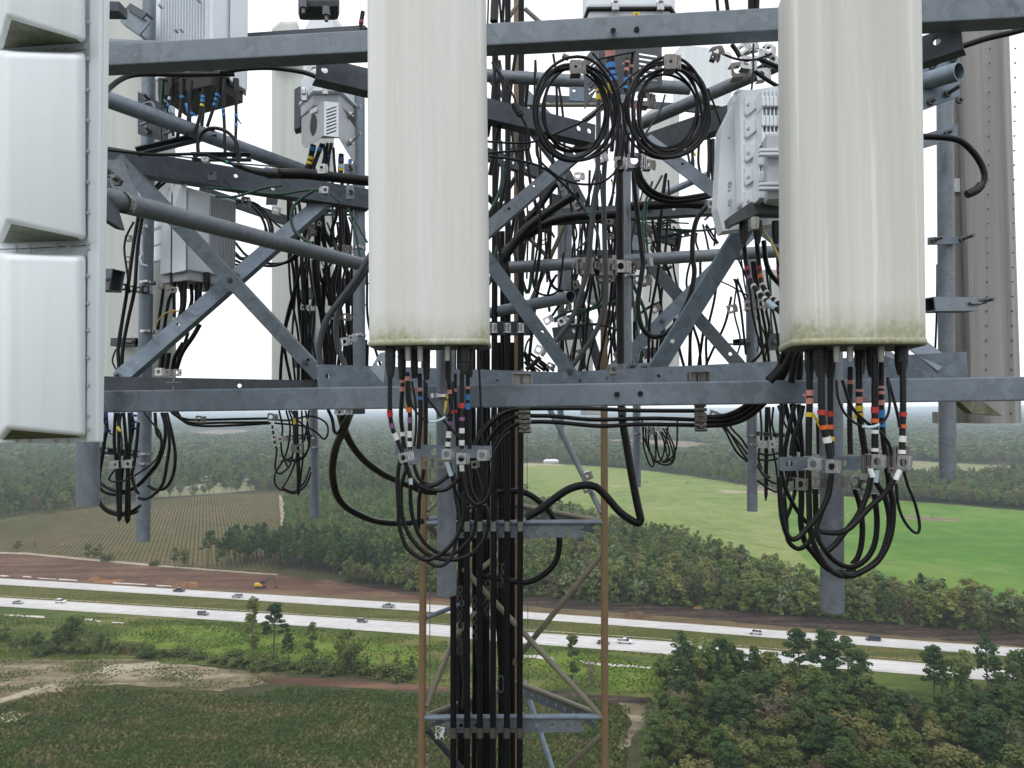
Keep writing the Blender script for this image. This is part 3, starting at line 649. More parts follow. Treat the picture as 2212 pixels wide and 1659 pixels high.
for i, (V, T, H) in FARK.items():
    for j, mt in enumerate((PINE, BFAR, DRY)): templ(('far', i, j), V, T, [mt], np.zeros(len(T)))
WP = []          # x, y, scale xy, scale z, rotation, kind, tint
def stuff(kind, i, x, y, h, wd, rot, tint=None):
    s = h/LOW[(kind, i)][3]; WP.append((x, y, s*wd, s, rot, KI[(kind, i)], r_.uniform()))
def farclump(i, x, y, s, rot, mi, zs=1.0):
    WP.append((x, y, s, zs, rot, KI[('far', i, mi-1)], r_.uniform()))
def wood(poly, sp, mix, hr, avoid=(), wd=(.9, 1.25)):
    ks = list(mix); pr = np.array([mix[k] for k in ks], float); pr /= pr.sum()
    for x, y in scatter(poly, sp, r_, avoid):
        k = ks[r_.choice(len(ks), p=pr)]; stuff(k, int(r_.integers(0, 2)), x, y, r_.uniform(*hr)*(.3 if k == 'shrub' else 1), r_.uniform(*wd), r_.uniform(0, 6.28))
for x, y in NP[len(near_ids):]:
    stuff('pine' if r_.uniform() < .6 else 'broad', int(r_.integers(0, 2)), x, y, r_.uniform(12, 18), 1.1, r_.uniform(0, 6))
wood(NEARW, 4.0, dict(shrub=1), (9, 15))                 # undergrowth
AV_FIELDS = [zone('-300,1150 -50,1129 60,1118 160,1103 230,1094 300,1085 400,1075 500,1068 600,1066 616,1080 616,1245 450,1231 80,1195 -300,1178')]
GF = zone('1090,1014 1140,1003 1180,1001 1300,1008 1400,1017 1500,1030 1640,1054 1700,1062 1850,1075 2050,1090 2212,1104 2500,1132 2600,1300 2212,1310 2000,1300 1880,1300 1780,1290 1640,1250 1500,1190 1340,1150 1200,1105 1140,1085')
MIDR = zone('900,1278 1000,1288 1130,1292 1320,1306 1504,1315 1700,1330 1900,1348 2212,1374 2500,1400 2500,1370 2212,1350 2000,1312 1880,1302 1780,1292 1640,1252 1500,1192 1340,1152 1200,1112 1060,1085 900,1085')
wood(MIDR, 5.2, dict(broad=5, tall=4, bare=1.5, pine=1.2, pale=.9), (10, 16))
wood(zone('880,1276 1130,1290 1504,1313 1900,1346 2212,1372 2500,1396 2500,1388 2212,1364 1900,1338 1504,1305 1130,1282 880,1268'), 3.0, dict(shrub=3, bare=.5, pale=.5), (8, 16))
MIDL = zone('430,1222 620,1242 760,1258 900,1276 905,1085 880,1075 780,1060 640,1062 616,1075 618,1150 560,1195 480,1205')
wood(zone('470,1215 620,1236 760,1252 880,1268 880,1235 700,1200 560,1195'), 5.0, dict(pine=5, tall=1, broad=1), (14, 20), wd=(.75, 1.0))
wood(zone('616,1075 900,1075 900,1230 760,1210 618,1180'), 4.6, dict(young=4, broad=2, tall=1, pale=.4), (6, 12))
wood(zone('740,1262 905,1277 905,1235 740,1220'), 4.4, dict(broad=3, bare=1.5), (7, 12))
# woods behind the fields
clear = [GF, AV_FIELDS[0], zone('480,268 700,250 900,248 1300,255 1500,265 1720,292 1700,330 1560,365 1420,378 1340,370 1100,330 700,300', 'F2'), zone('1060,410 1300,428 1991,462 2300,480 2300,560 1991,520 1600,560 1070,565', 'F3'),
  zone('1400,130 1560,98 1720,84 1920,88 1880,134 1700,166 1540,160', 'F1'), zone('-20,348 60,328 120,348 50,382 -80,380', 'C2'), zone('800,395 1010,378 1060,392 900,408', 'C1'), zone('80,605 200,590 420,580 520,590 400,612 200,620', 'F1'), zone('60,440 250,430 440,440 460,475 250,475 30,505', 'F2')]
lawn = zone('1180,560 1400,520 1700,500 1980,490 1970,560 1600,590 1200,612', 'F1')
B1_ = zone('-200,1128 60,1116 160,1101 230,1092 300,1083 400,1073 500,1066 600,1062 900,1075 900,985 -200,985')
wood(B1_, 8.5, dict(broad=4, pine=3, bare=2, tall=2, young=1), (10, 18), clear+[lawn])
wood(lawn, 17, dict(pine=2, broad=1, tall=1), (10, 18))
wood(zone('900,1085 1140,1085 1140,1003 1400,1015 1640,1052 1850,1073 2212,1100 2500,1128 2500,1040 900,985'), 8.0, dict(broad=4, pine=2, bare=3, tall=2), (10, 17), clear)
wood(zone('1640,1056 1850,1073 2050,1088 2212,1100 2500,1126 2500,1116 2050,1078 1850,1066 1700,1054'), 5, dict(broad=4, bare=2), (9, 15), [GF])
wood(zone('-300,985 2600,1040 2600,950 -300,945'), 13, dict(broad=4, pine=3, bare=2, tall=1), (11, 18), clear, wd=(1.1, 1.6))
# beyond a kilometre and a half: rough clumps out to the horizon
def fardist(d0, d1, sp, s):
    y = d0
    while y < d1:
        nx = int(y*1.56/sp)
        for i in range(nx):
            x = (-.78+1.56*(i+r_.uniform(0, 1))/nx)*y; yy = y+r_.uniform(0, sp)
            if any(inpoly(x, yy, q) for q in clear): continue
            if math.sin(x*.0021+1.3)*math.sin(yy*.0017+x*.0004)+.25*math.sin(x*.009+yy*.006) > .74: continue
            farclump(int(r_.integers(0, 4)), x, yy, s*r_.uniform(.8, 1.4), r_.uniform(0, 6.28), [1, 2, 3][int(r_.choice(3, p=[.4, .4, .2]))], r_.uniform(.8, 1.5))
        y += sp
fardist(1150, 2300, 16, 1.8); fardist(2300, 5000, 36, 3.6); fardist(5000, 16000, 110, 11)
W = np.array(WP); me = bpy.data.meshes.new('woodland'); me.vertices.add(len(W)); co = np.zeros((len(W), 3), np.float32); co[:, :2] = W[:, :2]
me.vertices.foreach_set('co', co.ravel())
a_ = me.attributes.new('k', 'INT', 'POINT'); a_.data.foreach_set('value', W[:, 5].astype(np.int32))
a_ = me.attributes.new('tint', 'FLOAT', 'POINT'); a_.data.foreach_set('value', W[:, 6].astype(np.float32))
a_ = me.attributes.new('rot', 'FLOAT_VECTOR', 'POINT'); v3 = np.zeros((len(W), 3), np.float32); v3[:, 2] = W[:, 4]; a_.data.foreach_set('vector', v3.ravel())
a_ = me.attributes.new('scl', 'FLOAT_VECTOR', 'POINT'); v3 = np.stack([W[:, 2], W[:, 2], W[:, 3]], 1).astype(np.float32); a_.data.foreach_set('vector', v3.ravel())
wl = bpy.data.objects.new('woodland', me); COL.objects.link(wl)
tag(wl, 'mixed pine and leafy woods beyond the highway out to the horizon', 'woodland', None, 'stuff')
ng = bpy.data.node_groups.new('woodland', 'GeometryNodeTree')
ng.interface.new_socket('Geometry', in_out='INPUT', socket_type='NodeSocketGeometry'); ng.interface.new_socket('Geometry', in_out='OUTPUT', socket_type='NodeSocketGeometry')
gi = ng.nodes.new('NodeGroupInput'); gq = ng.nodes.new('NodeGroupOutput'); ip = ng.nodes.new('GeometryNodeInstanceOnPoints'); ci = ng.nodes.new('GeometryNodeCollectionInfo')
ci.inputs['Collection'].default_value = TEMPL; ci.inputs['Separate Children'].default_value = True; ci.inputs['Reset Children'].default_value = True
def nat(nm, ty):
    q = ng.nodes.new('GeometryNodeInputNamedAttribute'); q.data_type = ty; q.inputs['Name'].default_value = nm; return q.outputs['Attribute']
ng.links.new(gi.outputs[0], ip.inputs['Points']); ng.links.new(ci.outputs[0], ip.inputs['Instance']); ip.inputs['Pick Instance'].default_value = True
ng.links.new(nat('k', 'INT'), ip.inputs['Instance Index']); ng.links.new(nat('rot', 'FLOAT_VECTOR'), ip.inputs['Rotation']); ng.links.new(nat('scl', 'FLOAT_VECTOR'), ip.inputs['Scale'])
ng.links.new(ip.outputs[0], gq.inputs[0]); md = wl.modifiers.new('woodland', 'NODES'); md.node_group = ng
print('woodland trees', len(W), 'individual trees', NT[0])
# crop plants and meadow tufts: low ground cover
def tufts(name, poly, sp, h, mat_, label, cat, avoid=(), wj=1.0, cl=None):
    pp = np.array(scatter(poly, sp, r_, avoid))
    if cl is not None: pp = pp[(np.sin(pp[:, 0]*.21+np.sin(pp[:, 1]*.13)*2)+np.sin(pp[:, 1]*.37+np.cos(pp[:, 0]*.11)*2)+r_.normal(0, .7, len(pp))) > cl]
    n = len(pp)
    if n == 0: return
    Vs = []; Ts = []
    for q in range(2):
        an = r_.uniform(0, 3.14, n); w_ = r_.uniform(.35, .8, n)*h*wj; hh = r_.uniform(.5, 1.1, n)*h
        ca, sa = np.cos(an)*w_, np.sin(an)*w_; lx, ly = r_.normal(0, .3, n)*h, r_.normal(0, .3, n)*h
        z0 = np.full(n, .05)
        a = np.stack([pp[:, 0]-ca, pp[:, 1]-sa, z0], 1); b = np.stack([pp[:, 0]+ca, pp[:, 1]+sa, z0+h*.25], 1); c = np.stack([pp[:, 0]+lx, pp[:, 1]+ly, hh], 1)
        Vs.append(np.stack([a, b, c], 1).reshape(-1, 3)); i = np.arange(n)*3+q*3*n; Ts.append(np.stack([i, i+1, i+2], 1))
    V = np.concatenate(Vs); me = trimesh(name, V, np.concatenate(Ts), [mat_], None, np.tile(np.repeat(r_.uniform(0, 1, n), 3), 2))
    o = bpy.data.objects.new(name, me); COL.objects.link(o); tag(o, label, cat, None, 'stuff'); return o
CROP = leafmat('m_crop_leaves', [(.05, .095, .024), (.095, .135, .036), (.16, .155, .058), (.24, .19, .12)], .15, .04)
MEDG = leafmat('m_verge_leaves', [(.07, .09, .02), (.10, .12, .03), (.14, .14, .045), (.17, .15, .06)], .15, .05)
MEAD = leafmat('m_meadow_leaves', [(.045, .075, .02), (.085, .135, .024), (.14, .175, .035), (.17, .14, .07)], .2, .035)
tufts('crop_plants', zone('-60,1548 60,1505 180,1482 270,1486 400,1498 560,1502 620,1484 900,1500 1130,1507 1300,1512 1360,1530 1350,1700 1350,1760 -300,1760 -500,1600'), .95, .9, CROP, 'dark green low crop covering the foreground field', 'crop plants')
tufts('meadow_growth', zone('-300,1312 487,1345 901,1375 1130,1393 1416,1414 1560,1425 1560,1500 1300,1500 900,1470 487,1436 0,1420 -300,1415'), 1.1, .6, MEAD, 'patchy green weeds and tall grass between the highway and the shrub row', 'weeds', wj=1.4, cl=-.5)
tufts('scrub', zone('-400,740 0,740 300,735 700,745 1000,740 1300,775 1700,820 2212,860 2212,900 1900,950 1700,985 1200,955 900,930 640,940 440,995 150,1045 -300,1110', 'D1'), .8, .5, MEAD, 'scattered weeds and scrub on the sandy strip', 'weeds', wj=1.5, cl=.35)
tufts('verge_grass', zone('-300,1240 0,1264 487,1294 901,1321 1130,1338 1504,1366 1856,1395 2212,1421 2400,1437 2400,1464 2112,1441 1504,1392 1130,1363 901,1344 487,1318 0,1289'), 1.6, .45, MEDG, 'grass and weeds of the strip between the two roads', 'grass')
MIDS = leafmat('m_brown_crop_leaves', [(.10, .092, .038), (.14, .118, .054), (.175, .13, .065), (.12, .12, .045)], .15)
BF = zone('-300,1150 -50,1131 60,1120 160,1105 230,1096 300,1087 400,1077 500,1070 598,1068 608,1082 608,1112 606,1150 590,1234 450,1224 330,1215 200,1206 80,1193 -50,1186 -300,1176')
ra = G(*Q('F1', 1200, 1000)); rb = G(*Q('F1', 1330, 640)); dr = Vector((rb.x-ra.x, rb.y-ra.y, 0)).normalized(); dn = Vector((-dr.y, dr.x, 0)); V_, T_, ti_ = [], [], []; k_ = 0
for i in range(-180, 180):
    for j in range(-160, 160):
        q = ra+dn*(i*2.5)+dr*(j*1.9+r_.uniform(-.4, .4))
        if abs(q.x) > q.y*.78+20 or not inpoly(q.x, q.y, BF) or r_.uniform() < .12: continue
        e = dr*1.05; z0 = Vector((0, 0, .04)); o_ = dn*r_.uniform(-.2, .2)
        V_ += [q-e+z0+o_, q+e+z0+o_, q+Vector((0, 0, r_.uniform(.35, .7)))+o_, q-dn*.4+z0, q+dn*.4+z0]; T_ += [(k_, k_+1, k_+2), (k_+3, k_+4, k_+2)]; ti_ += [r_.uniform()]*5; k_ += 5
o = bpy.data.objects.new('crop_rows', trimesh('crop_rows', np.array([tuple(v) for v in V_]), np.array(T_), [MIDS], None, np.array(ti_))); COL.objects.link(o); tag(o, 'rows of low plants across the brown field beyond the clay strip', 'crop rows', None, 'stuff')
# wheel tracks of the irrigation line: thin arcs about the pivot
mtrk = ground_mat('m_wheel_track', [(.20, .215, .09), (.27, .27, .14), (.34, .33, .2)], (.05, .3, 2)); rt = random.Random(8); V_, F_ = [], []
GFP = zone('1110,1012 1150,1005 1300,1011 1500,1033 1700,1065 2050,1093 2212,1107 2500,1135 2600,1300 1300,1300 1100,1080')
for k_ in range(34):
    rad_ = 60+k_*11.5+rt.uniform(-2, 2); w_ = rt.uniform(.35, 1.1); a0 = rt.uniform(1.9, 3.0); a1 = a0+rt.uniform(.5, 1.9); prev = None
    for i in range(61):
        a = a0+(a1-a0)*i/60; wob = math.sin(a*7+k_)*.8; pa = (PV.x+math.cos(a)*(rad_+wob), PV.y+math.sin(a)*(rad_+wob)); pb = (PV.x+math.cos(a)*(rad_+wob+w_), PV.y+math.sin(a)*(rad_+wob+w_))
        if not inpoly(pa[0], pa[1], GFP): prev = None; continue
        V_ += [(*pa, .13+.004*k_), (*pb, .13+.004*k_)]
        if prev is not None: F_.append((prev, len(V_)-2, len(V_)-1, prev+1))
        prev = len(V_)-2
me = bpy.data.meshes.new('wheel_tracks'); me.from_pydata(V_, [], F_); me.materials.append(mtrk); o = bpy.data.objects.new('wheel_tracks', me); COL.objects.link(o); o['kind'] = 'structure'
# ---------------------------------------------------------------- steelwork
def axes(A, B):
    z = (B-A).normalized(); N = Vector((0, -1, 0)); N = (N-z*N.dot(z)).normalized(); H = N.cross(z)
    if H.z < 0 or (abs(H.z) < .05 and H.x < 0): H = -H
    return z, H, N
def bar(name, label, cat, reg, a, b, hpx, t, mat_='galv', kind='L', ls=-1, holes=(), group=None, bolts=(), parent=None, th=.006, cut=0):
    A, B = PR(reg, *a), PR(reg, *b); k = REG[reg][2]; h = hpx*k*(a[2]+b[2])/2/F_PX; z, H, N = axes(A, B); L = (B-A).length
    mb = MB()
    if kind == 'box': bevbox(mb, (A+B)/2-N*(t/2), z, H, N, L, h, t, .004)
    else:
        ol = [(0, -h/2), (L, -h/2), (L, h/2), (0, h/2)]
        if cut: ol = [(h*cut, -h/2), (L, -h/2), (L-h*cut, h/2), (0, h/2)]
        hl = [circ(s*L, o*h, r, 10) for s, o, r in holes]
        plate(mb, A, z, H, th, ol, hl)
        if kind == 'L':
            bevbox(mb, (A+B)/2+H*(ls*(h/2-th/2))-N*(t/2+th*.5), z, H, N, L, th, t, 0)
    o = mb.obj(name, mat_, parent)
    if parent is None: tag(o, label, cat, group)
    for s, off in bolts:
        bm2 = MB(); p = A+z*(s*L)+H*(off*h)+N*(th/2); cyl(bm2, p, p+N*.008, .014, n=6, smooth=False); cyl(bm2, p+N*.008, p+N*.024, .007, n=8)
        bm2.obj('bolt', 'bolt', o)
    return o
def pipe(name, label, reg, a, b, wpx, mat_='galv_pipe', hollow=True, group=None, parent=None, r2=None, cat='pipe', n=24):
    A, B = PR(reg, *a), PR(reg, *b); k = REG[reg][2]
    r = wpx*k*a[2]/F_PX/2; rb = (r2 if r2 else r)
    mb = MB(); cyl(mb, A, B, r, rb, n=n, inner=(r-.004, .12) if hollow else None)
    o = mb.obj(name, mat_, parent)
    if parent is None: tag(o, label, cat, group)
    return o, A, B, r
def ubolt(mb, c, ax, r, rod=.005, leg=.03, N=Vector((0, -1, 0))):
    ax = ax.normalized(); N = (N-ax*N.dot(ax)).normalized(); S = ax.cross(N); pp = []
    pp.append(c+S*r-N*leg)
    for i in range(9):
        t = math.pi*i/8; pp.append(c+S*(math.cos(t)*r)+N*(math.sin(t)*r))
    pp.append(c-S*r-N*leg); sweep(mb, pp, rod, 6)
def ring(mb, c, ax, r, w=.012, t=.002, screw=True):
    x, y, z = frame(c, c+ax); n = 20; v = []
    for dz, rr in ((-w/2, r+t), (w/2, r+t)):
        for i in range(n):
            a = 2*math.pi*i/n; v.append(c+x*math.cos(a)*rr+y*math.sin(a)*rr+z*dz)
    mb.add(v, [(i, (i+1) % n, n+(i+1) % n, n+i) for i in range(n)], 0, True)
    if screw: bevbox(mb, c+Vector((.3, -1, 0)).normalized()*(r+.006), Vector((1, 0, 0)), Vector((0, 0, 1)), Vector((0, 1, 0)), .022, .012, .012, .002)
# ---- front frame
BH = lambda *s: [(a, b, .0075) for a, b in s]
bar('steel_beam', 'long galvanised top beam running across the whole picture behind both pale antennas', 'steel beam', 'D', (120, 124, 2.12), (2290, 7, 1.885), 50.5, .066, 'galv', 'box')
bar('steel_beam', 'long galvanised lower beam across the picture just above the horizon', 'steel beam', 'D', (120, 869, 2.12), (2290, 838.5, 1.885), 49.5, .066, 'galv', 'box')
def dots(label_owner, reg, L, d, r=.0075):
    for x, y in L:
        mb = MB(); p = PR(reg, x, y, d); cyl(mb, p+Vector((0, .001, 0)), p+Vector((0, -.0012, 0)), r, n=14); mb.obj('bolt_hole', 'dark_hole', label_owner)
_b = [o for o in bpy.data.objects if o.name.startswith('steel_beam')]
dots(_b[0], 'A3', [(960, 206), (1118, 198)], 1.974); dots(_b[1], 'B3', [(985, 1417), (1143, 1413)], 1.974)
# rear V members of the front frame
bar('steel_angle', 'short angle meeting the top beam left of the centre antenna and running back behind it', 'steel angle', 'D', (683, 146, 2.17), (1285, 290, 2.64), 46, .05, 'galv_dark', 'L', -1, holes=[(.025, -.02, .011), (.93, .1, .010), (.975, .1, .010)])
bar('steel_angle', 'steel angle running back from the top beam at the right border behind coils', 'steel angle', 'D', (2078, 78, 1.97), (1392, 312, 2.62), 50, .05, 'galv_dark', 'L', -1, holes=[(.06, .1, .010)])
bar('steel_angle', 'lower angle above the front beam, left half, ending by the left cross brace', 'steel angle', 'D', (687, 812, 2.22), (1294, 828, 2.60), 46, .05, 'galv', 'L', 1, holes=[(.03, 0, .008), (.6, 0, .006), (.92, .1, .006)])
bar('steel_angle', 'lower angle above the front beam, right half, ending beside the right pipe', 'steel angle', 'D', (1208, 826, 2.62), (2090, 789, 1.97), 50, .05, 'galv', 'L', 1, holes=[(.3, .1, .007)])
# X braces of the front frame
bar('brace', 'diagonal brace left of the coils running down behind the centre antenna', 'brace', 'D', (1262, 315, 2.66), (985, 554, 2.46), 29, .035, 'galv', 'L', -1, holes=[(.08, .05, .006), (.26, -.2, .006), (.4, .2, .006), (.6, .1, .006)])
bar('brace', 'diagonal brace from behind the centre antenna down to the lower beam centre', 'brace', 'D', (985, 466, 2.40), (1236, 812, 2.57), 30, .035, 'galv', 'L', 1, holes=[(.72, .1, .006)], bolts=[(.975, 0)])
bar('brace', 'diagonal brace under the right coil running down behind the grey finned radio', 'brace', 'D', (1395, 300, 2.6), (2040, 790, 2.0), 33, .035, 'galv', 'L', 1, holes=[(.07, .1, .006), (.15, .15, .006)])
bar('brace', 'wide diagonal brace rising from the lower beam centre to the grey finned radio', 'brace', 'D', (1410, 812, 2.58), (1860, 90, 2.1), 38, .035, 'galv', 'L', 1, holes=[(.12, .1, .008)], bolts=[(.02, -.2)])
# ---- left side frame
bar('steel_angle', 'dark upper steel angle of the left side frame under the taped black trunk cable', 'steel angle', 'D', (160, 330, 2.95), (800, 430, 3.55), 46, .07, 'galv_dark', 'L', -1, holes=[(.63, -.25, .008), (.5, .1, .009)])
bar('steel_angle', 'lower steel angle of the left side frame just above the front beam', 'steel angle', 'D', (150, 829, 2.95), (720, 838, 3.35), 33, .06, 'galv_dark', 'L', 1, holes=[(.615, .05, .009)])
bar('brace', 'diagonal brace of the left frame falling from the horizontal pipe clamp to the lower beam', 'brace', 'D', (252, 342, 3.0), (690, 812, 3.25), 30, .045, 'galv', 'L', 1, holes=[(.04, .1, .007), (.93, .2, .008)], bolts=[(.54, 0), (.93, -.1)])
bar('brace', 'left frame brace rising from the lower beam towards the cabinet with round hole', 'brace', 'D', (258, 815, 3.06), (722, 412, 3.5), 31, .045, 'galv', 'L', -1, holes=[(.25, .1, .007)], bolts=[(.0, .2), (.51, 0)])
bar('steel_angle', 'thin slanted angle behind the left radio, between the radio and the centre cables', 'steel angle', 'D', (430, 410, 4.2), (690, 500, 4.5), 20, .05, 'galv_dark', 'L', -1)
# ---- right side frame
bar('steel_angle', 'dark upper angle of the right side frame carrying the thick black tube', 'steel angle', 'D', (1140, 470, 3.9), (1640, 440, 3.75), 30, .06, 'galv_dark', 'L', -1, holes=[(.64, 0, .010)])
bar('brace', 'rear diagonal brace of the right frame rising to the underside of the grey finned radio', 'brace', 'D', (1318, 806, 3.75), (1625, 500, 3.7), 28, .05, 'galv', 'L', -1, holes=[(.93, .3, .012)], bolts=[(.37, 0)])
bar('brace', 'rear diagonal brace of the right frame falling to the lower beam near the right pipe', 'brace', 'D', (1395, 560, 3.9), (1612, 806, 3.8), 28, .05, 'galv_dark', 'L', 1, holes=[(.84, .05, .010)])
bar('brace', 'dark brace leaning behind the rear radio beside the brown rear tower leg', 'brace', 'D', (1240, 610, 4.6), (1300, 810, 4.5), 20, .04, 'galv_dark', 'L', 1)
bar('steel_angle', 'grey drilled mounting angle low between the tower cables and the brown rear leg', 'steel angle', 'E6', (1180, 800, 4.1), (1860, 740, 4.3), 220, .03, 'galv_dark', 'L', -1, holes=[(.5, .1, .014), (.8, .2, .014), (.5, -.35, .005), (.7, -.35, .005)])
bar('steel_angle', 'wide grey plate behind the centre pipes above the rear radio', 'steel angle', 'B3', (715, 480, 4.6), (1180, 480, 4.6), 75, .05, 'galv_dark', 'flat')
bar('steel_angle', 'upper rear steel bar crossing behind the left cable coil', 'steel angle', 'A3', (500, 665, 4.6), (1600, 735, 4.8), 52, .04, 'galv_dark', 'L', 1)
bar('brace', 'short bright brace between the left coil and the tower, leaning to the right', 'brace', 'A3', (330, 590, 4.4), (575, 850, 4.4), 62, .03, 'galv', 'L', 1)
bar('brace', 'grey brace hidden behind the twin black tubes under the left coil', 'brace', 'A3', (620, 1110, 3.3), (760, 1370, 3.3), 50, .03, 'galv_dark', 'L', 1)
bar('steel_angle', 'dark end bracket at the far top left behind the white panel', 'steel angle', 'A1', (780, 45, 2.6), (965, 50, 2.6), 85, .06, 'galv_dark', 'box')
bar('steel_angle', 'long bracket slanting down from the top left to the upper radio', 'steel angle', 'A1', (1015, 130, 3.1), (1175, 235, 3.0), 130, .03, 'galv', 'L', -1)
bar('steel_angle', 'small channel bracket above the long slanting bracket at the top left', 'steel angle', 'A1', (1040, 50, 3.1), (1175, 130, 3.0), 60, .03, 'galv_dark', 'L', 1)
bar('steel_angle', 'thin flat bar above the top beam behind the upper left radio', 'steel angle', 'A2', (0, 285, 3.4), (1070, 215, 3.0), 38, .05, 'galv_dark', 'L', 1)
# ---- pipes (60 mm tube: distance follows from the width)
pipe('mast_pipe', 'short thick pipe hanging below the big white panel at the left', 'D', (190, 700, 2.03), (190, 1091, 2.03), 45)
pipe('mast_pipe', 'long pipe hanging below the lower beam at the left beside the looped cables', 'D', (324, -60, 3.25), (309, 1169, 3.25), 28.5)
pipe('mast_pipe', 'vertical pipe just left of the centre antenna, right of the cabinet with round hole', 'D', (775, 150, 3.6), (776, 815, 3.6), 26)
pipe('mast_pipe', 'thin far pipe hanging below the lower beam between the left cable loops', 'D', (672, 660, 4.75), (681, 1118, 4.75), 19.5)
pipe('mast_pipe', 'pipe hanging under the centre antenna through the middle cable loops', 'D', (960, 300, 1.965), (965, 1284, 1.965), 41)
pipe('mast_pipe', 'pipe hanging lowest under the right antenna through the cable loops', 'D', (1792, 300, 1.84), (1798, 1320, 1.84), 48)
pipe('mast_pipe', 'pipe just left of the right antenna, hanging below the lower beam', 'D', (1622, 540, 4.15), (1625, 1104, 4.15), 22)
pipe('mast_pipe', 'tall pipe right of the right antenna with horizontal clamp brackets', 'D', (2040, 40, 2.85), (2047, 1033, 2.85), 33)
pipe('mast_pipe', 'far pipe under the lower beam beside the small round cable coil', 'D', (1373, 380, 5.4), (1376, 1052, 5.4), 17)
pipe('mast_pipe', 'farthest stub of pipe under the lower beam near the tower', 'D', (1210, 860, 6.1), (1212, 949, 6.1), 14)
pipe('mast_pipe', 'vertical pipe beside the thick black trunk cable in the middle', 'D', (1346, 20, 3.5), (1354, 800, 3.5), 24, r2=.027)
pipe('mast_pipe', 'pale vertical pipe behind the twin black tubes under the left coil', 'E4', (1060, 40, 4.3), (1065, 1500, 4.3), 115)
pipe('mast_pipe', 'wide pale post behind the pale vertical pipe under the left coil', 'E4', (975, 120, 4.9), (975, 2600, 4.9), 75, hollow=False)
pipe('tieback_pipe', 'thick stained pipe sloping from the left panel down to the centre antenna', 'D', (205, 421, 2.02), (900, 602, 3.75), 46, n=28)
pipe('tieback_pipe', 'dark pipe sloping behind the blue-taped cables at the upper left', 'D', (150, 185, 2.6), (700, 385, 3.7), 38)
pipe('tieback_pipe', 'pale pipe lying along the back of the top beam at the left', 'D', (120, 94, 2.26), (420, 106, 2.5), 30)
pipe('tieback_pipe', 'level pipe ending open behind the upper right of the cable coils', 'D', (1000, 160, 3.25), (1490, 191, 3.25), 27.5)
pipe('tieback_pipe', 'pipe rising steeply to the right behind the right coil above the grey radio', 'D', (1350, 283, 3.7), (1712, 126, 3.0), 25)
pipe('tieback_pipe', 'open-ended pipe stub poking out right of the right antenna', 'D', (1790, 238, 2.8), (2072, 154, 2.35), 34)
pipe('tieback_pipe', 'level pipe crossing the middle behind the row of cable clamps', 'D', (1100, 578, 3.45), (1700, 542, 3.35), 26)
pipe('tieback_pipe', 'short open-ended pipe pointing right, low behind the tower cables', 'D', (1060, 676, 3.9), (1233, 641, 3.3), 24, r2=.0285)
pipe('tieback_pipe', 'far pipe slanting behind the right coil towards the grey radio', 'E5', (700, 400, 4.9), (1330, 120, 4.7), 78, n=16)
pipe('tieback_pipe', 'thin horizontal rail crossing behind the left coil', 'A3', (100, 710, 4.3), (930, 708, 4.3), 28, n=12, mat_='paint_brace')
# collars and clamp plates
def thing_mb(name, label, cat, mb, mat_, group=None): return tag(mb.obj(name, mat_), label, cat, group)
mb = MB(); pA, pB = P(205, 421, 2.02), P(900, 602, 3.75); ax = (pB-pA).normalized(); c = P(236, 430, 2.03)
bevbox(mb, c-ax*.02+Vector((0, 0, 0)), ax, Vector((0, -1, .1)).normalized(), ax.cross(Vector((0, -1, .1))).normalized(), .035, .10, .17, .006)
o = thing_mb('pipe_clamp', 'dark clamp block gripping the thick stained pipe beside the left panel', 'clamp', mb, 'galv_dark')
for x, y in ((885, 1405), (960, 1470), (800, 1650)):
    b2 = MB(); p = PR('A1', x, y, 1.97); cyl(b2, p, p+Vector((.0, -.03, .006)), .007, n=8); cyl(b2, p, p+Vector((0, -.012, 0)), .015, n=6, smooth=False); b2.obj('bolt', 'bolt', o)
mb = MB(); plate(mb, PR('A1', 960, 1480, 2.6), Vector((1, 0, 0)), Vector((0, 0, 1)), .008, [(-.09, -.09), (.09, -.09), (.02, .08), (-.09, .09)]); thing_mb('gusset_plate', 'triangular gusset plate behind the dark clamp block at the left', 'plate', mb, 'galv')
def quadplate(label, reg, q, d, holes=(), mat_='galv_dark', th=.010, name='clamp_plate', cat='plate', bolts=()):
    pp = [PR(reg, *(t if len(t) > 2 else (*t, d))) for t in q]; o0 = pp[0]; X = (pp[1]-pp[0]).normalized(); N = X.cross(pp[-1]-pp[0]).normalized(); Y = N.cross(X)
    ol = [((p-o0).dot(X), (p-o0).dot(Y)) for p in pp]; hl = []
    for x, y, r in holes:
        p = PR(reg, x, y, d); hl.append(circ((p-o0).dot(X), (p-o0).dot(Y), r, 12))
    mb = MB(); plate(mb, o0, X, Y, th, ol, hl); o = thing_mb(name, label, cat, mb, mat_)
    for x, y, L in bolts:
        b2 = MB(); p = PR(reg, x, y, d-.004); cyl(b2, p, p+Vector((.2, -1, .05)).normalized()*L, .007, n=8); cyl(b2, p, p+Vector((0, -.012, 0)), .013, n=6, smooth=False); b2.obj('bolt', 'bolt', o)
    return o
o = quadplate('dark clamp plate with protruding bolts behind the upper left sloping pipe', 'E1', [(492, 740), (850, 840), (850, 400), (492, 225)], 3.12, bolts=[(600, 305, .05), (620, 705, .05), (820, 380, .03)])
mb = MB(); a_, b_ = P(150, 185, 2.6), P(700, 385, 3.7); ax = (b_-a_).normalized()
for x, y, d in ((650, 470, 3.0), (900, 600, 3.1)):
    c = PR('E1', x-30, y, d-.0); ubolt(mb, c, ax, .042, .006, .06)
mb.obj('u_bolt', 'galv', o)
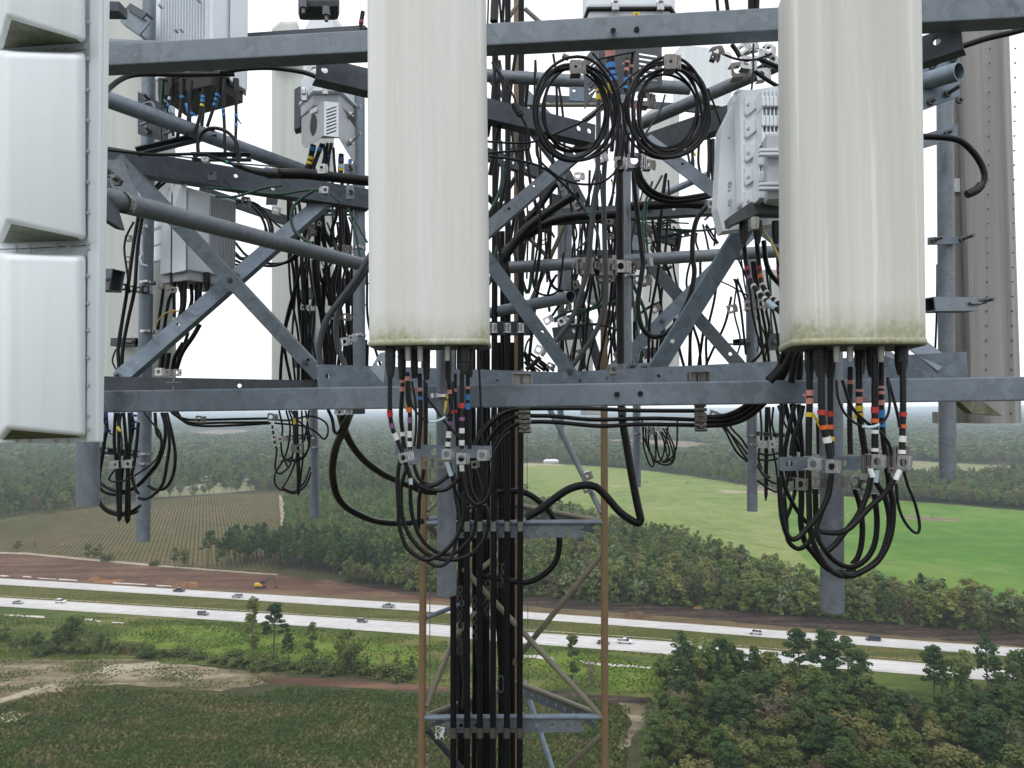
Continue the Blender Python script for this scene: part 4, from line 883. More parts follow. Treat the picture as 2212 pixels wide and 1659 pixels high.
o = quadplate('square clamp plate with bolts at the open pipe end beside the right antenna', 'A4', [(1500, 755), (1775, 650), (1775, 350), (1500, 470)], 2.45, bolts=[(1590, 450, .03), (1730, 400, .04), (1690, 635, .06), (1575, 690, .03), (1770, 680, .02)], mat_='galv')
o = quadplate('small bolted bracket plate above the looped black cable at the right', 'A4', [(1480, 1015), (1760, 935), (1760, 840), (1480, 925)], 2.75, bolts=[(1690, 900, .03)], mat_='galv')
o = quadplate('drilled end plate hanging from the level pipe under the coils', 'A3', [(663, 680), (790, 690), (790, 590), (663, 590)], 3.15, holes=[(695, 612, .008)], mat_='galv')
o = quadplate('bolted joint plate in the middle of the lower beam behind the trunk cable', 'B3', [(925, 1335), (1210, 1335), (1210, 1205), (925, 1215)], 2.55, bolts=[(940, 1250, .05), (1075, 1232, .06), (1165, 1240, .05), (905, 1310, .03)], mat_='galv')
o = quadplate('dark notched bracket hanging from the lower rear angle under the left radio', 'B2', [(495, 1350), (560, 1350), (560, 1240), (495, 1240)], 4.6, bolts=[(540, 1310, .02)])
o = quadplate('bracket plate on the far antenna left of the right antenna', 'B4', [(480, 1125), (560, 1115), (560, 1005), (480, 1010)], 4.3, bolts=[(525, 1065, .02)])
o = quadplate('small bracket plate low in the middle behind the hanging loop', 'B3', [(1170, 1180), (1255, 1165), (1255, 1098), (1170, 1108)], 4.9, bolts=[(1220, 1130, .02)])
o = quadplate('triangular gusset on the lower beam under the left edge of the centre antenna', 'B2', [(1068, 1360), (1165, 1460), (1190, 1235), (1140, 1240)], 2.12, holes=[(1135, 1318, .008)], mat_='galv_pale', th=.006)
o = quadplate('bright gusset tab under the right antenna', 'B4', [(1275, 1160), (1340, 1185), (1335, 1150), (1275, 1098)], 1.95, mat_='galv_pale', th=.006)
# channel arm with open end and side clamp on the right pipe, dark channel at the left
def channel(label, reg, q, d, dep, mat_='galv', open_d=.15, rod=True, name='bracket_arm'):
    """open-ended rectangular arm; q = x0,y0,x1,y1 of the arm side, opening at the right end"""
    x0, y0, x1, y1, xe = q
    A = PR(reg, x0, (y0+y1)/2, d+dep); B = PR(reg, xe, (y0+y1)/2, d); h = abs(PR(reg, x0, y0, d).z-PR(reg, x0, y1, d).z)
    z, H, N = axes(A, B); L = (B-A).length; mb = MB(); w_ = .05; t = .004
    for s in (-1, 1): bevbox(mb, (A+B)/2+H*(s*(h/2-t/2)), z, H, N, L, t, w_, 0)
    for s in (-1, 1): bevbox(mb, (A+B)/2+N*(s*(w_/2-t/2)), z, H, N, L-.002, h-.003, t, 0)
    o = thing_mb(name, label, 'bracket', mb, mat_)
    b2 = MB(); p = B-z*.03; cyl(b2, p-z*.05+N*.03, p+z*.03+N*.035, .006, n=8); b2.obj('bolt', 'bolt', o); return o
channel('open-ended box arm clamped to the tall right pipe above the lower beam', 'B4', (1560, 770, 0, 860, 1850), 2.7, -.2, 'galv')
channel('dark open-ended box arm behind the right edge of the left panel', 'B1', (690, 630, 0, 790, 862), 2.9, .2, 'galv_dark')
channel('small dark box arm at the foot of the left antenna', 'B1', (850, 1135, 0, 1195, 1030), 3.35, .1, 'galv_dark')  # same dark steel inside and out
channel('thin box arm from the small bracket plate to the pipe left of the right antenna', 'B4', (400, 1045, 0, 1085, 270), 4.1, .1, 'galv_dark')
o = quadplate('bolted strap across the tall right pipe at mid height', 'B4', [(1565, 408), (1815, 402), (1815, 355), (1565, 360)], 2.8, bolts=[(1600, 378, .05), (1790, 372, .06)], mat_='galv')
o = quadplate('pointed bracket ear joining the open box arm to the far right antenna', 'B4', [(1850, 860), (1960, 790), (1850, 755)], 2.75, bolts=[(1935, 790, .05)], mat_='galv', th=.005)
for k, (reg, x, y, d, r, ax, lab) in enumerate((('C1', 1175, 523, 3.25, .032, 0, 'steel strap round the left hanging pipe, the upper of two'), ('C1', 1170, 602, 3.25, .032, 0, 'steel strap round the left hanging pipe, the lower of two'),
    ('C2', 700, 376, 4.75, .032, 0, 'upper strap on the thin far pipe between the left loops'), ('C2', 700, 447, 4.75, .032, 0, 'lower strap on the thin far pipe between the left loops'),
    ('C4', 372, 310, 4.15, .032, 0, 'upper strap on the pipe left of the right antenna'), ('C4', 372, 372, 4.15, .032, 0, 'lower strap on the pipe left of the right antenna'),
    ('C3', 1278, 342, 5.4, .032, 0, 'strap on the far pipe beside the small round coil'), ('B2', 985, 472, 3.6, .033, 0, 'upper strap on the pipe left of the centre antenna'),
    ('B2', 985, 1112, 3.6, .033, 0, 'lower strap on the pipe left of the centre antenna'), ('B1', 1088, 725, 3.25, .033, 0, 'strap on the left pipe beside the clamp row'),
    ('B1', 1088, 1085, 3.25, .033, 0, 'strap low on the left pipe near the cross brace'), ('B3', 1060, 620, 3.5, .031, 0, 'strap on the middle pipe just below the clamp row'),
    ('B2', 1580, 1556, 1.95, .028, 0, 'round u-bolt ring on the pipe under the centre antenna'))):
    mb = MB(); ring(mb, PR(reg, x, y, d), Vector((0, 0, 1)), r, .012); thing_mb('hose_clamp', lab, 'strap', mb, 'stainless')
# strut rails (slotted channels) at the upper left and clamp arms
def strut(label, reg, a, b, hpx, mat_='galv_dark', dep=.035):
    A, B = PR(reg, *a), PR(reg, *b); k = REG[reg][2]; h = hpx*k*(a[2]+b[2])/2/F_PX; z, H, N = axes(A, B); L = (B-A).length; mb = MB(); t = .004
    for s in (-1, 1): bevbox(mb, (A+B)/2+H*(s*(h/2-t/2)), z, H, N, L, t, dep, 0)
    n = int(L/.05); hs = [[(x-.010, -.006), (x+.010, -.006), (x+.010, .006), (x-.010, .006)] for x in np.linspace(.03, L-.03, max(2, n))]
    plate(mb, A-N*(dep/2-t/2), z, H, t, [(0, -h/2+t+.0005), (L, -h/2+t+.0005), (L, h/2-t-.0005), (0, h/2-t-.0005)], hs)
    return thing_mb('strut_rail', label, 'rail', mb, mat_)
strut('slotted rail sloping up to the right under the blue-taped cables', 'E1', (470, 960, 3.0), (1440, 730, 3.1), 85)
strut('slotted rail behind the black arc cable, level, pointing right at the upper left', 'E1', (1150, 1020, 3.05), (1870, 1020, 3.1), 90)
strut('slotted rail crossing the left hanging loops', 'C1', (790, 492, 3.0), (1120, 522, 3.1), 52, 'galv_dark')
strut('slotted rail in the far left cable bunch', 'C2', (400, 385, 4.5), (665, 360, 4.5), 40, 'stainless_dull')
strut('drilled rail behind the cables left of the centre antenna', 'E2', (770, 130, 4.3), (1260, 130, 4.3), 90, 'galv_dark')
strut('slotted rail in the cable bunch left of the right antenna', 'C4', (410, 300, 4.0), (610, 315, 4.0), 30, 'galv_dark')
strut('drilled rail beside the rear radio at the right of the middle', 'E5', (600, 900, 4.6), (1180, 790, 4.6), 60, 'galv_dark')
strut('small rail under the hidden cable bunch in the centre right', 'C4', (165, 195, 4.8), (0, 180, 4.8), 30, 'galv_dark')
# bars that hold the loop clamps under the two front antennas
o = bar('mounting_bar', 'flat bar with cable clamps across the pipe under the centre antenna', 'mounting bar', 'C2', (1310, 473, 1.88), (2055, 485, 1.88), 95, .02, 'galv', 'flat', holes=[(.41, -.05, .010)])
o = bar('mounting_bar', 'flat bar with cable clamps across the pipe under the right antenna', 'mounting bar', 'C4', (562, 505, 1.76), (1440, 492, 1.76), 92, .02, 'galv', 'flat', holes=[(.075, 0, .009), (.5, 0, .008)])
# ---- lattice tower
tw = empty('lattice_tower', P(1111, 1300, 4.3), 'three-legged lattice tower with brown painted legs carrying the black cables', 'tower')
def tp(reg, a, b, wpx, m_, name='brace', n=12):
    A, B = PR(reg, *a), PR(reg, *b); mb = MB(); k = REG[reg][2]; cyl(mb, A, B, wpx*k*a[2]/F_PX/2, wpx*k*b[2]/F_PX/2, n=n); return mb.obj(name, m_, tw)
tp('D', (1304.5, 560, 3.86), (1307, 1900, 3.86), 15.5, 'paint_leg', 'leg', 20)
tp('D', (919, 560, 3.86), (909, 1900, 3.86), 15.5, 'paint_leg', 'leg', 20)
tp('D', (1116, -40, 4.72), (1117, 1900, 4.72), 13, 'paint_leg', 'leg', 20)
def cross(y, yo, z):  # horizontal pipe with drilled plate hanging under it between two joints
    pass
JL, JR, JB = [], [], []
for yj, yb in ((1130, 1090), (1550, 1473)):
    JL.append((917 if yj < 1300 else 912, yj, 3.86)); JR.append((1305, yj-2, 3.86)); JB.append((1116, yb, 4.72))
def dplate(A, B, hm, n0, n1, hol=True, drop=.0):
    z = (B-A).normalized(); H = Vector((0, 0, -1)); H = (H-z*H.dot(z)).normalized(); L = (B-A).length; hl = []
    if hol:
        for s in np.linspace(.06, .94, n0): hl.append(circ(s*L, hm*.45, .011, 10)); hl.append(circ(s*L, hm*.78, .004, 6))
    mb = MB(); plate(mb, A+H*.012, z, H, .005, [(0.04, 0), (L-.04, 0), (L-.04, hm), (.04, hm)], hl); return mb.obj('cable_support_plate', 'galv', tw)
for k in range(2):
    a, b, c = P(*JL[k]), P(*JR[k]), P(*JB[k])
    for u, v, mt in ((a, b, 'galv'), (b, c, 'paint_brace'), (a, c, 'paint_brace')):
        mb = MB(); cyl(mb, u, v, .015, n=12); mb.obj('brace', mt, tw)
    dplate(a.lerp(b, .08), a.lerp(b, .93), .068, 10, 0); dplate(b.lerp(c, .05), b.lerp(c, .95), .06, 9, 0); dplate(a.lerp(c, .05), a.lerp(c, .95), .06, 9, 0)
def br(reg, a, b, wpx=36, m_='paint_brace'): tp(reg, a, b, wpx, m_)
br('D3', (1720, -70, 3.86), (990, 830, 4.2), 46); br('D3', (600, 40, 4.0), (1720, 1240, 3.86), 46)
br('D3', (300, 1160, 3.86), (720, 130, 4.3), 44); br('D3', (1085, 950, 4.72), (1330, 1690, 4.3), 42, 'galv')
br('D3', (1720, 1390, 3.86), (1400, 1700, 4.1), 46); br('D3', (300, 1340, 3.86), (640, 1720, 4.1), 46, 'galv_dark')
br('D3', (300, 440, 3.86), (640, 310, 4.1), 36, 'galv'); br('C3', (590, 120, 4.4), (1010, 960, 3.86), 42, 'galv_pipe')
br('C2', (1560, 940, 3.86), (1625, 880, 3.9), 34); br('C2', (1560, 1000, 3.86), (1650, 1005, 3.9), 40, 'galv_pipe'); br('C2', (1560, 1040, 3.86), (1680, 1170, 4.0), 44)
br('E4', (500, 760, 4.4), (850, 1110, 4.5), 52); br('E4', (850, 1110, 4.5), (1300, 1560, 4.6), 52, 'paint_brace'); br('E4', (1150, 400, 4.2), (590, 1660, 4.4), 56, 'paint_brace')
br('A3', (365, 60, 4.3), (470, 155, 4.3), 30, 'paint_brace'); br('A3', (330, 10, 4.3), (220, 170, 4.3), 30, 'paint_brace'); br('A3', (620, 375, 4.3), (660, 395, 4.3), 36)
br('A3', (1100, 560, 4.5), (760, 820, 4.5), 40, 'galv_dark'); br('A3', (100, 500, 4.4), (560, 1100, 4.6), 34, 'galv_dark'); br('E4', (60, 330, 4.4), (270, 560, 4.5), 60, 'galv_dark'); br('E4', (400, 80, 4.4), (90, 590, 4.6), 60, 'galv_dark')
br('D2', (1780, 560, 4.0), (2210, 20, 4.6), 36); br('C3', (60, 1400, 4.0), (330, 1180, 4.5), 40)
bar('x', '', '', 'E6', (95, 700, 4.0), (820, 700, 4.0), 230, .03, 'galv_dark', 'L', -1, parent=tw).name = 'cable_support_plate'
# safety ropes
for reg, a, b, w_, lab in (('D2', (1580, -1000, 3.95), (1577, 1700, 3.95), 8, 'twisted steel rope hanging just right of the left brown tower leg'), ('C3', (432, 300, 4.7), (445, 3300, 4.7), 6, 'thin vertical steel cable between the black trunks and the right brown tower leg')):
    mb = MB(); A, B = PR(reg, *a), PR(reg, *b); L = (B-A).length; n = int(L/.012); x, y, z = frame(A, B); r = w_*REG[reg][2]*a[2]/F_PX/2
    for s in range(3):
        sweep(mb, [A.lerp(B, i/n)+x*math.cos(i*.55+s*2.094)*r*.5+y*math.sin(i*.55+s*2.094)*r*.5 for i in range(n+1)], r*.5, 5)
    thing_mb('steel_rope', lab, 'rope', mb, 'galv_rope')
# ---------------------------------------------------------------- antennas and radios
def rrect(w, d, rf, rb, nf=7, crown=0.0, ridges=()):
    """plan outline, front at y=0 (towards camera), back at y=d; rounded corners"""
    pp = []
    def arc(cx, cy, r, a0, a1, n):
        for i in range(n+1):
            a = a0+(a1-a0)*i/n; pp.append((cx+math.cos(a)*r, cy+math.sin(a)*r))
    arc(-w/2+rf, rf, rf, math.pi, 1.5*math.pi, nf)
    xs = np.linspace(-w/2+rf, w/2-rf, 41)[1:-1]
    for x in xs:
        y = -crown*(1-(2*x/(w-2*rf))**2)
        for c, ww, hh in ridges: y -= hh*math.exp(-((x-c*w)/ww)**2)
        pp.append((x, y))
    arc(w/2-rf, rf, rf, 1.5*math.pi, 2*math.pi, nf)
    arc(w/2-rb, d-rb, rb, 0, .5*math.pi, 3); arc(-w/2+rb, d-rb, rb, .5*math.pi, math.pi, 3)
    return pp
def antenna(label, reg, tl, tr, bl, br_, d, dep, mat_, yaw=0.0, rf=.05, crown=.006, ridges=(), lip=True, name='panel_antenna', rb=.015, group=None, lipmat=None, taper=0, botmat='radio_dark', bottilt=0.0):
    """tl.. are survey corners (x,y) of the front face"""
    T = (PR(reg, *tl, d)+PR(reg, *tr, d))/2; B = (PR(reg, *bl, d)+PR(reg, *br_, d))/2; W = (PR(reg, *bl, d)-PR(reg, *br_, d)).length
    Z = (T-B).normalized(); X = Vector((math.cos(yaw), math.sin(yaw), 0)); X = (X-Z*X.dot(Z)).normalized(); Y = Z.cross(X)
    pl = rrect(W, dep, rf, rb, crown=crown, ridges=ridges); n = len(pl); L = (T-B).length
    root = empty(name, B, label, 'antenna', group); mb = MB(); nz = 5; v = []
    for i in range(nz):
        for a, b in pl: v.append(B+X*a+Y*b+Z*(L*i/(nz-1)+.004+(b*bottilt if i == 0 else 0)))
    f = [(k*n+(i+1) % n, k*n+i, (k+1)*n+i, (k+1)*n+(i+1) % n) for k in range(nz-1) for i in range(n)]
    f = [tuple(reversed(q)) for q in f]
    mb.add(v, f, 0, True); mb.add(v[-n:], [tuple(range(n))], 0, False); mb.obj('radome', mat_, root)
    mb = MB(); v = []
    for zz, s in ((.009, 1.0), (.007, 1.018), (-.003, 1.018), (-.005, .99)):
        cx, cy = 0, dep/2
        for a, b in pl: v.append(B+X*(cx+(a-cx)*s)+Y*(cy+(b-cy)*(1+(s-1)*1.6))+Z*(zz+(b*bottilt)))
    f = [(k*n+i, k*n+(i+1) % n, (k+1)*n+(i+1) % n, (k+1)*n+i) for k in range(3) for i in range(n)]
    mb.add(v, [tuple(reversed(q)) for q in f], 0, True); mb.add(v[-n:], [tuple(reversed(range(n)))], 1, False); mb.obj('end_cap', [lipmat or mat_, botmat], root)
    return root, X, Y, Z, B
ZB1 = P(920, 742, 1.7).z; ZB2 = P(1850, 745, 1.52).z
radome('radome_centre', (.72, .73, .705), (.56, .565, .52), (.19, .21, .04), ZB1-.01, 1.2, .09)
radome('radome_right', (.72, .725, .69), (.53, .535, .48), (.20, .20, .045), ZB2-.01, 1.3, .10)
radome('radome_white', (.84, .90, .93), (.74, .79, .81), (.3, .32, .25), -999, .35)
radome('radome_moss_recess', (.42, .43, .34), (.17, .18, .085), (.04, .045, .02), 200, .8)
radome('radome_grey', (.31, .31, .30), (.17, .165, .155), (.2, .2, .15), -999, .9)
radome('radome_far', (.60, .63, .60), (.50, .53, .50), (.3, .32, .25), -999, .6)
AN1, *_ = antenna('pale weathered panel antenna in the centre with green algae along its bottom edge', 'D', (785, -90), (1048, -90), (792, 741), (1055, 741), 1.70, .15, 'radome_centre', 0, .034, .010, [(-.33, .006, .0015), (-.22, .008, .0015), (.16, .012, .0022), (.02, .006, .001)])
AN2, *_ = antenna('larger streaked panel antenna at the right with algae along its bottom edge', 'D', (1716, -90), (1994, -90), (1723, 741), (2002, 737), 1.50, .19, 'radome_right', R(-11), .045, .010, [(-.3, .012, .002), (-.16, .006, .0015), (.05, .01, .002), (.2, .006, .0015), (.38, .008, .002)])
# big white panel at the left border
root = empty('panel_antenna', P(100, 900, 1.45), 'large bright white riveted panel antenna filling the left border', 'antenna'); root['_b'] = list(root.location)
def pnt(x, y, d): return P(x, y, d)
mb = MB(); A, B = pnt(-200, 957, 1.50), pnt(211, 957, 1.50); Zt = pnt(205, -120, 1.50)
zt = Zt.z; N = Vector((0, 1, 0))
bevbox(mb, (A+B)/2+Vector((0, .012, (zt-A.z)/2)), Vector((1, 0, 0)), Vector((0, 1, 0)), Vector((0, 0, 1)), (B-A).length, .02, zt-A.z, .003); mb.obj('back_plate', 'radome_white', root)
mb = MB(); a, b = pnt(201, 955, 1.495), pnt(209, -115, 1.495); bevbox(mb, (a+b)/2, Vector((1, 0, 0)), Vector((0, 1, 0)), (b-a).normalized(), .024, .012, (b-a).length, .004); mb.obj('edge_trim', 'radome_white', root)
def bulge(yt, yb_l, yb_r, ul, ur):
    """front face ends yb_l/yb_r; underside runs back to ul/ur"""
    f = [pnt(12, yt+4, 1.33), pnt(172, yt+9, 1.42), pnt(178, yb_r, 1.43), pnt(12, yb_l, 1.33)]
    bk = [pnt(-6, yt-3, 1.497), pnt(186, yt+2, 1.497), pnt(186, ur, 1.497), pnt(-6, ul, 1.497)]
    v = f+bk; bm = bmesh.new(); vs = [bm.verts.new(q) for q in v]
    fs = [(3, 2, 1, 0), (0, 1, 5, 4), (1, 2, 6, 5), (2, 3, 7, 6), (3, 0, 4, 7)]
    for q in fs: bm.faces.new([vs[i] for i in q])
    ed = [e for e in bm.edges if not (e.verts[0] in vs[4:] and e.verts[1] in vs[4:])]
    bmesh.ops.bevel(bm, geom=ed, offset=.010, segments=3, profile=.5, affect='EDGES'); bm.normal_update()
    m2 = MB(); top = []; und = []
    bm.verts.index_update(); V = [q.co.copy() for q in bm.verts]
    big = max((fc for fc in bm.faces if fc.normal.z < -.3), key=lambda q_: q_.calc_area())
    for fc in bm.faces:
        ids = tuple(x_.index for x_ in fc.verts); (und if fc is big else top).append((ids, fc.normal.copy()))
    m2.add(V, [q[0] for q in top], 0, True); m2.obj('radome_cover', 'radome_white', root)
    if und: q0 = und[0][0]; m3 = MB(); m3.add([V[i] for i in q0], [tuple(range(len(q0)))], 0, False); m3.obj('mossy_underside', 'radome_moss_recess', root)
    bm.free()
bulge(-200, 34, 88, 106, 92); bulge(111, 478, 515, 524, 519); bulge(548, 926, 942, 950, 945)
mb = MB()
for y in list(range(48, 110, 67))+[127, 194, 260, 327, 393, 460, 526, 537, 596, 655, 714, 773, 832, 898, 953-25]:
    p = pnt(190.5, y, 1.488); cyl(mb, p, p+Vector((0, -.003, 0)), .0048, .0035, n=10)
for x in (35, 64, 121, 148):
    for y in ((533, 543) if True else ()): p = pnt(x, y-(x-35)*.03, 1.488); cyl(mb, p, p+Vector((0, -.003, 0)), .0048, .0035, n=10)
    p = pnt(x, 953, 1.488); cyl(mb, p, p+Vector((0, -.003, 0)), .0048, .0035, n=10)
for x in (117, 144): p = pnt(x, 109, 1.488); cyl(mb, p, p+Vector((0, -.003, 0)), .0048, .0035, n=10)
mb.obj('rivets', 'radio_mid', root)
mb = MB(); mk = [(-20, 539), (60, 537), (130, 533), (186, 530)]; sweep(mb, [pnt(x, y, 1.4885) for x, y in mk], .0012, 4); sweep(mb, [pnt(x, y, 1.4885) for x, y in [(140, 113), (160, 110), (186, 107)]], .001, 4); mb.obj('panel_seam', 'radio_dark', root)
# far right riveted antenna
def extr_panel(label, xs, y0, y1, mat_, name='panel_antenna'):
    """xs: list of (x px, distance) giving the folded plan"""
    root = empty(name, P(xs[0][0], y1, xs[0][1]), label, 'antenna'); zt = P(xs[0][0], y0, xs[0][1]).z; zb = P(xs[0][0], y1, xs[0][1]).z
    pl = [P(x, 880, d) for x, d in xs]; bk = [p+Vector((.05 if p.x < pl[0].x+.1 else -.01, .08, 0)) for p in reversed(pl)]; al = pl+bk; n = len(al)
    v = [Vector((p.x, p.y, zb)) for p in al]+[Vector((p.x, p.y, zt)) for p in al]; mb = MB()
    mb.add(v, [(i, (i+1) % n, n+(i+1) % n, n+i) for i in range(n)]+[tuple(reversed(range(n))), tuple(range(n, 2*n))], 0); mb.obj('housing', mat_, root); return root
r4 = extr_panel('tall grey-brown riveted antenna housing at the right border behind the pipe', [(2060, 3.12), (2068, 3.12), (2072, 3.10), (2086, 3.10), (2100, 3.02), (2140, 3.0), (2144, 3.01), (2192, 3.0), (2203, 3.05), (2206, 3.15)], 20, 914, 'radome_grey')
mb = MB()
for i in range(26):
    for x, dd in ((2138, 2.998), (2193, 2.998)):
        p = P(x-(i*.35), 105+i*31.5, dd); cyl(mb, p, p+Vector((0, -.004, 0)), .004, .003, n=8)
mb.obj('rivets', 'bolt', r4)
mb = MB(); bevbox(mb, P(2077, 165, 3.09), Vector((1, 0, 0)), Vector((0, 1, 0)), Vector((0, 0, 1)), .05, .002, .15, 0); mb.obj('sticker', 'label_white', r4)
mb = MB(); c = P(2082, 190, 3.084); plate(mb, c, Vector((1, 0, 0)), Vector((0, 0, 1)), .002, [(.023*math.cos(t), .012*math.sin(t)+.006*math.cos(t)) for t in np.linspace(0, 6.283, 17)[:-1]]); mb.obj('blue_oval', 'label_blue', r4)
mb = MB(); bevbox(mb, P(2074, 400, 3.09), Vector((1, 0, 0)), Vector((0, 1, 0)), Vector((0, 0, 1)), .048, .002, .06, 0); mb.obj('sticker', 'label_white', r4)
mb = MB(); q = [P(2065, 868, 2.95), P(2115, 868, 2.95), P(2133, 898, 3.02), P(2070, 893, 3.02)]; plate(mb, q[0], Vector((1, 0, 0)), Vector((0, 0, 1)), .05, [((p-q[0]).x, (p-q[0]).z) for p in q]); mb.obj('recess_shade_plate', 'radome_moss_recess', r4)  # dark plate set in front, standing for the shade of a slanted recess
mb = MB(); bevbox(mb, P(2040, 902, 3.14), Vector((1, 0, 0)), Vector((0, 1, 0)), Vector((0, 0, 1)), .085, .04, .05, .002); mb.obj('foot_plate', 'radome_grey', r4)
# antennas of the other two sides, seen between the steel
antenna('greenish antenna behind the left pipe, partly hidden by the white panel', 'D', (165, -60), (341, -60), (165, 836), (341, 836), 3.5, .18, 'radome_far', R(-12), .06, .01, rf=.06) if False else antenna('greenish antenna behind the left pipe, partly hidden by the white panel', 'D', (165, -60), (341, -60), (165, 836), (341, 836), 3.5, .18, 'radome_far', R(-12), .06, .01)
antenna('pale antenna standing behind the crossed braces at the left', 'D', (568, 142), (690, 142), (568, 838), (690, 838), 5.0, .25, 'radome_far', R(-18), .07, .01)
antenna('far pale antenna behind the right coil and level pipe', 'D', (1405, 240), (1478, 240), (1405, 812), (1478, 812), 6.0, .2, 'radome_far', R(20), .05, .01)
antenna('far bluish antenna behind the upper right coil', 'D', (1468, 106), (1592, 106), (1468, 226), (1592, 226), 6.6, .2, 'radome_white', R(15), .05, .01)
antenna('narrow pale antenna seen low behind the bent hoses in the middle', 'D', (1205, 690), (1278, 690), (1205, 828), (1278, 828), 5.8, .2, 'radome_far', R(-10), .05, .01)
antenna('pale antenna peeping out left of the right antenna', 'D', (1646, 585), (1730, 585), (1646, 832), (1730, 832), 4.7, .2, 'radome_far', R(14), .05, .01)
antenna('slim pale antenna behind the round dark cable bunch in the centre', 'D', (1395, 640), (1440, 640), (1395, 800), (1440, 800), 6.3, .15, 'radome_far', 0, .04, .01)
def prism(mb, plan, zt, zb, mi=0, bev=.006):
    pl = [P(x, 880, d) for x, d in plan]; n = len(pl); bm = bmesh.new()
    v = [bm.verts.new((p.x, p.y, zb)) for p in pl]+[bm.verts.new((p.x, p.y, zt)) for p in pl]
    for i in range(n): bm.faces.new((v[i], v[(i+1) % n], v[n+(i+1) % n], v[n+i]))
    bm.faces.new(list(reversed(v[:n]))); bm.faces.new(v[n:]); bmesh.ops.recalc_face_normals(bm, faces=bm.faces)
    if bev: bmesh.ops.bevel(bm, geom=list(bm.edges), offset=bev, segments=2, profile=.6, affect='EDGES')
    bm.verts.index_update(); mb.add([q.co.copy() for q in bm.verts], [tuple(x_.index for x_ in fc.verts) for fc in bm.faces], mi); bm.free()
def zat(y, d, x=1106): return P(x, y, d).z
def fins(mb, a, b, zt, zb, n, h, th=.003, mi=0):
    """vertical fins between plan points a and b"""
    A, B = P(a[0], 880, a[1]), P(b[0], 880, b[1]); ax = (B-A).normalized(); out = Vector((ax.y, -ax.x, 0))
    if out.y > 0: out = -out
    for i in range(n):
        p = A.lerp(B, (i+.5)/n); c = Vector((p.x, p.y, (zt+zb)/2))+out*(h/2); bevbox(mb, c, ax, out, Vector((0, 0, 1)), th, h, zt-zb, 0, mi)
def boots(root, reg, L, d, top, bot, wt=60, wb=30, mat_='black_plastic', name='connector'):
    for x in L:
        mb = MB(); k = REG[reg][2]; a, b = PR(reg, x, top, d), PR(reg, x, bot, d); m_ = a.lerp(b, .55); r = wt*k*d/F_PX/2; r2 = wb*k*d/F_PX/2
        cyl(mb, a, m_, r, r, n=12); cyl(mb, m_, b, r, r2, n=12); mb.obj(name, mat_, root)
# upper left radio
rr = empty('radio_unit', P(420, 195, 3.1), 'light grey finned radio unit at the upper left above the blue-taped cables', 'radio')
mb = MB(); prism(mb, [(326, 3.12), (452, 3.0), (530, 3.22), (400, 3.4)], zat(-50, 3.1, 420), zat(168, 3.1, 420)); mb.obj('casing', 'radio_grey', rr)
mb = MB(); fins(mb, (340, 3.105), (446, 3.005), zat(-50, 3.1), zat(160, 3.1), 17, .018); mb.obj('cooling_fins', 'radio_grey', rr)
mb = MB(); prism(mb, [(453, 2.99), (484, 3.08), (484, 3.12), (453, 3.03)], zat(-50, 3.1), zat(155, 3.05), 0, .004); prism(mb, [(490, 3.08), (527, 3.18), (527, 3.25), (490, 3.14)], zat(-50, 3.1), zat(185, 3.15), 0, .006); mb.obj('side_cover', 'radio_grey', rr)
mb = MB(); prism(mb, [(338, 3.13), (450, 3.02), (520, 3.2), (400, 3.36)], zat(166, 3.1), zat(198, 3.1), 0, .003); mb.obj('underside', 'black_plastic', rr)
boots(rr, 'A1', [1305, 1385, 1475, 1540, 1635, 1770, 1808, 1912], 3.08, 640, 850, 48, 26)
mb = MB()
for x, y in ((1312, 65), (1620, 20), (1437, 262), (1480, 258)): p = PR('A1', x, y, 2.99); cyl(mb, p, p+Vector((0, -.03, 0)), .006, .006, n=8)
mb.obj('stud', 'radio_mid', rr)
# left middle radio
rr = empty('radio_unit', P(415, 600, 3.4), 'light grey radio unit behind the crossed braces at the left with cables below', 'radio')
mb = MB(); prism(mb, [(345, 3.32), (402, 3.22), (506, 3.42), (450, 3.62)], zat(412, 3.3), zat(586, 3.3)); mb.obj('casing', 'radio_grey', rr)
mb = MB(); prism(mb, [(343, 3.31), (365, 3.255), (365, 3.28), (343, 3.33)], zat(406, 3.3), zat(588, 3.3), 0, .003); prism(mb, [(368, 3.25), (398, 3.19), (398, 3.22), (368, 3.28)], zat(405, 3.3), zat(590, 3.3), 0, .003); mb.obj('front_cover', 'radio_grey', rr)
mb = MB(); fins(mb, (446, 3.305), (504, 3.415), zat(425, 3.36), zat(575, 3.36), 17, .012, .0025); mb.obj('cooling_fins', 'radio_mid', rr)
mb = MB(); prism(mb, [(344, 3.33), (402, 3.235), (490, 3.40), (440, 3.58)], zat(584, 3.3), zat(606, 3.3), 0, .003); mb.obj('underside', 'radio_mid', rr)
mb = MB()
for y0, y1 in ((398+.2934*228, 398+.2934*300), (398+.2934*318, 398+.2934*425), (398+.2934*435, 398+.2934*545)): prism(mb, [(326, 3.36), (346, 3.31), (346, 3.36), (328, 3.4)], zat(y0, 3.33), zat(y1, 3.33), 0, .006)
mb.obj('side_block', 'radio_grey', rr)
mb = MB(); q = [(1085, 600), (1045, 590), (1035, 560), (1030, 540), (1050, 505), (1040, 490), (1045, 380), (1032, 360), (1050, 330), (1040, 300), (1060, 310), (1080, 300), (1082, 320)]
sweep(mb, [PR('B1', x, y, 3.2) for x, y in q], .0045, 6); mb.obj('mounting_rim', 'radio_grey', rr)
mb = MB(); a = PR('A1', 1400, 1570, 3.35); sweep(mb, [a, PR('A1', 1395, 1475, 3.35), PR('A1', 1600, 1560, 3.5)], .008, 6); mb.obj('handle', 'radio_grey', rr)
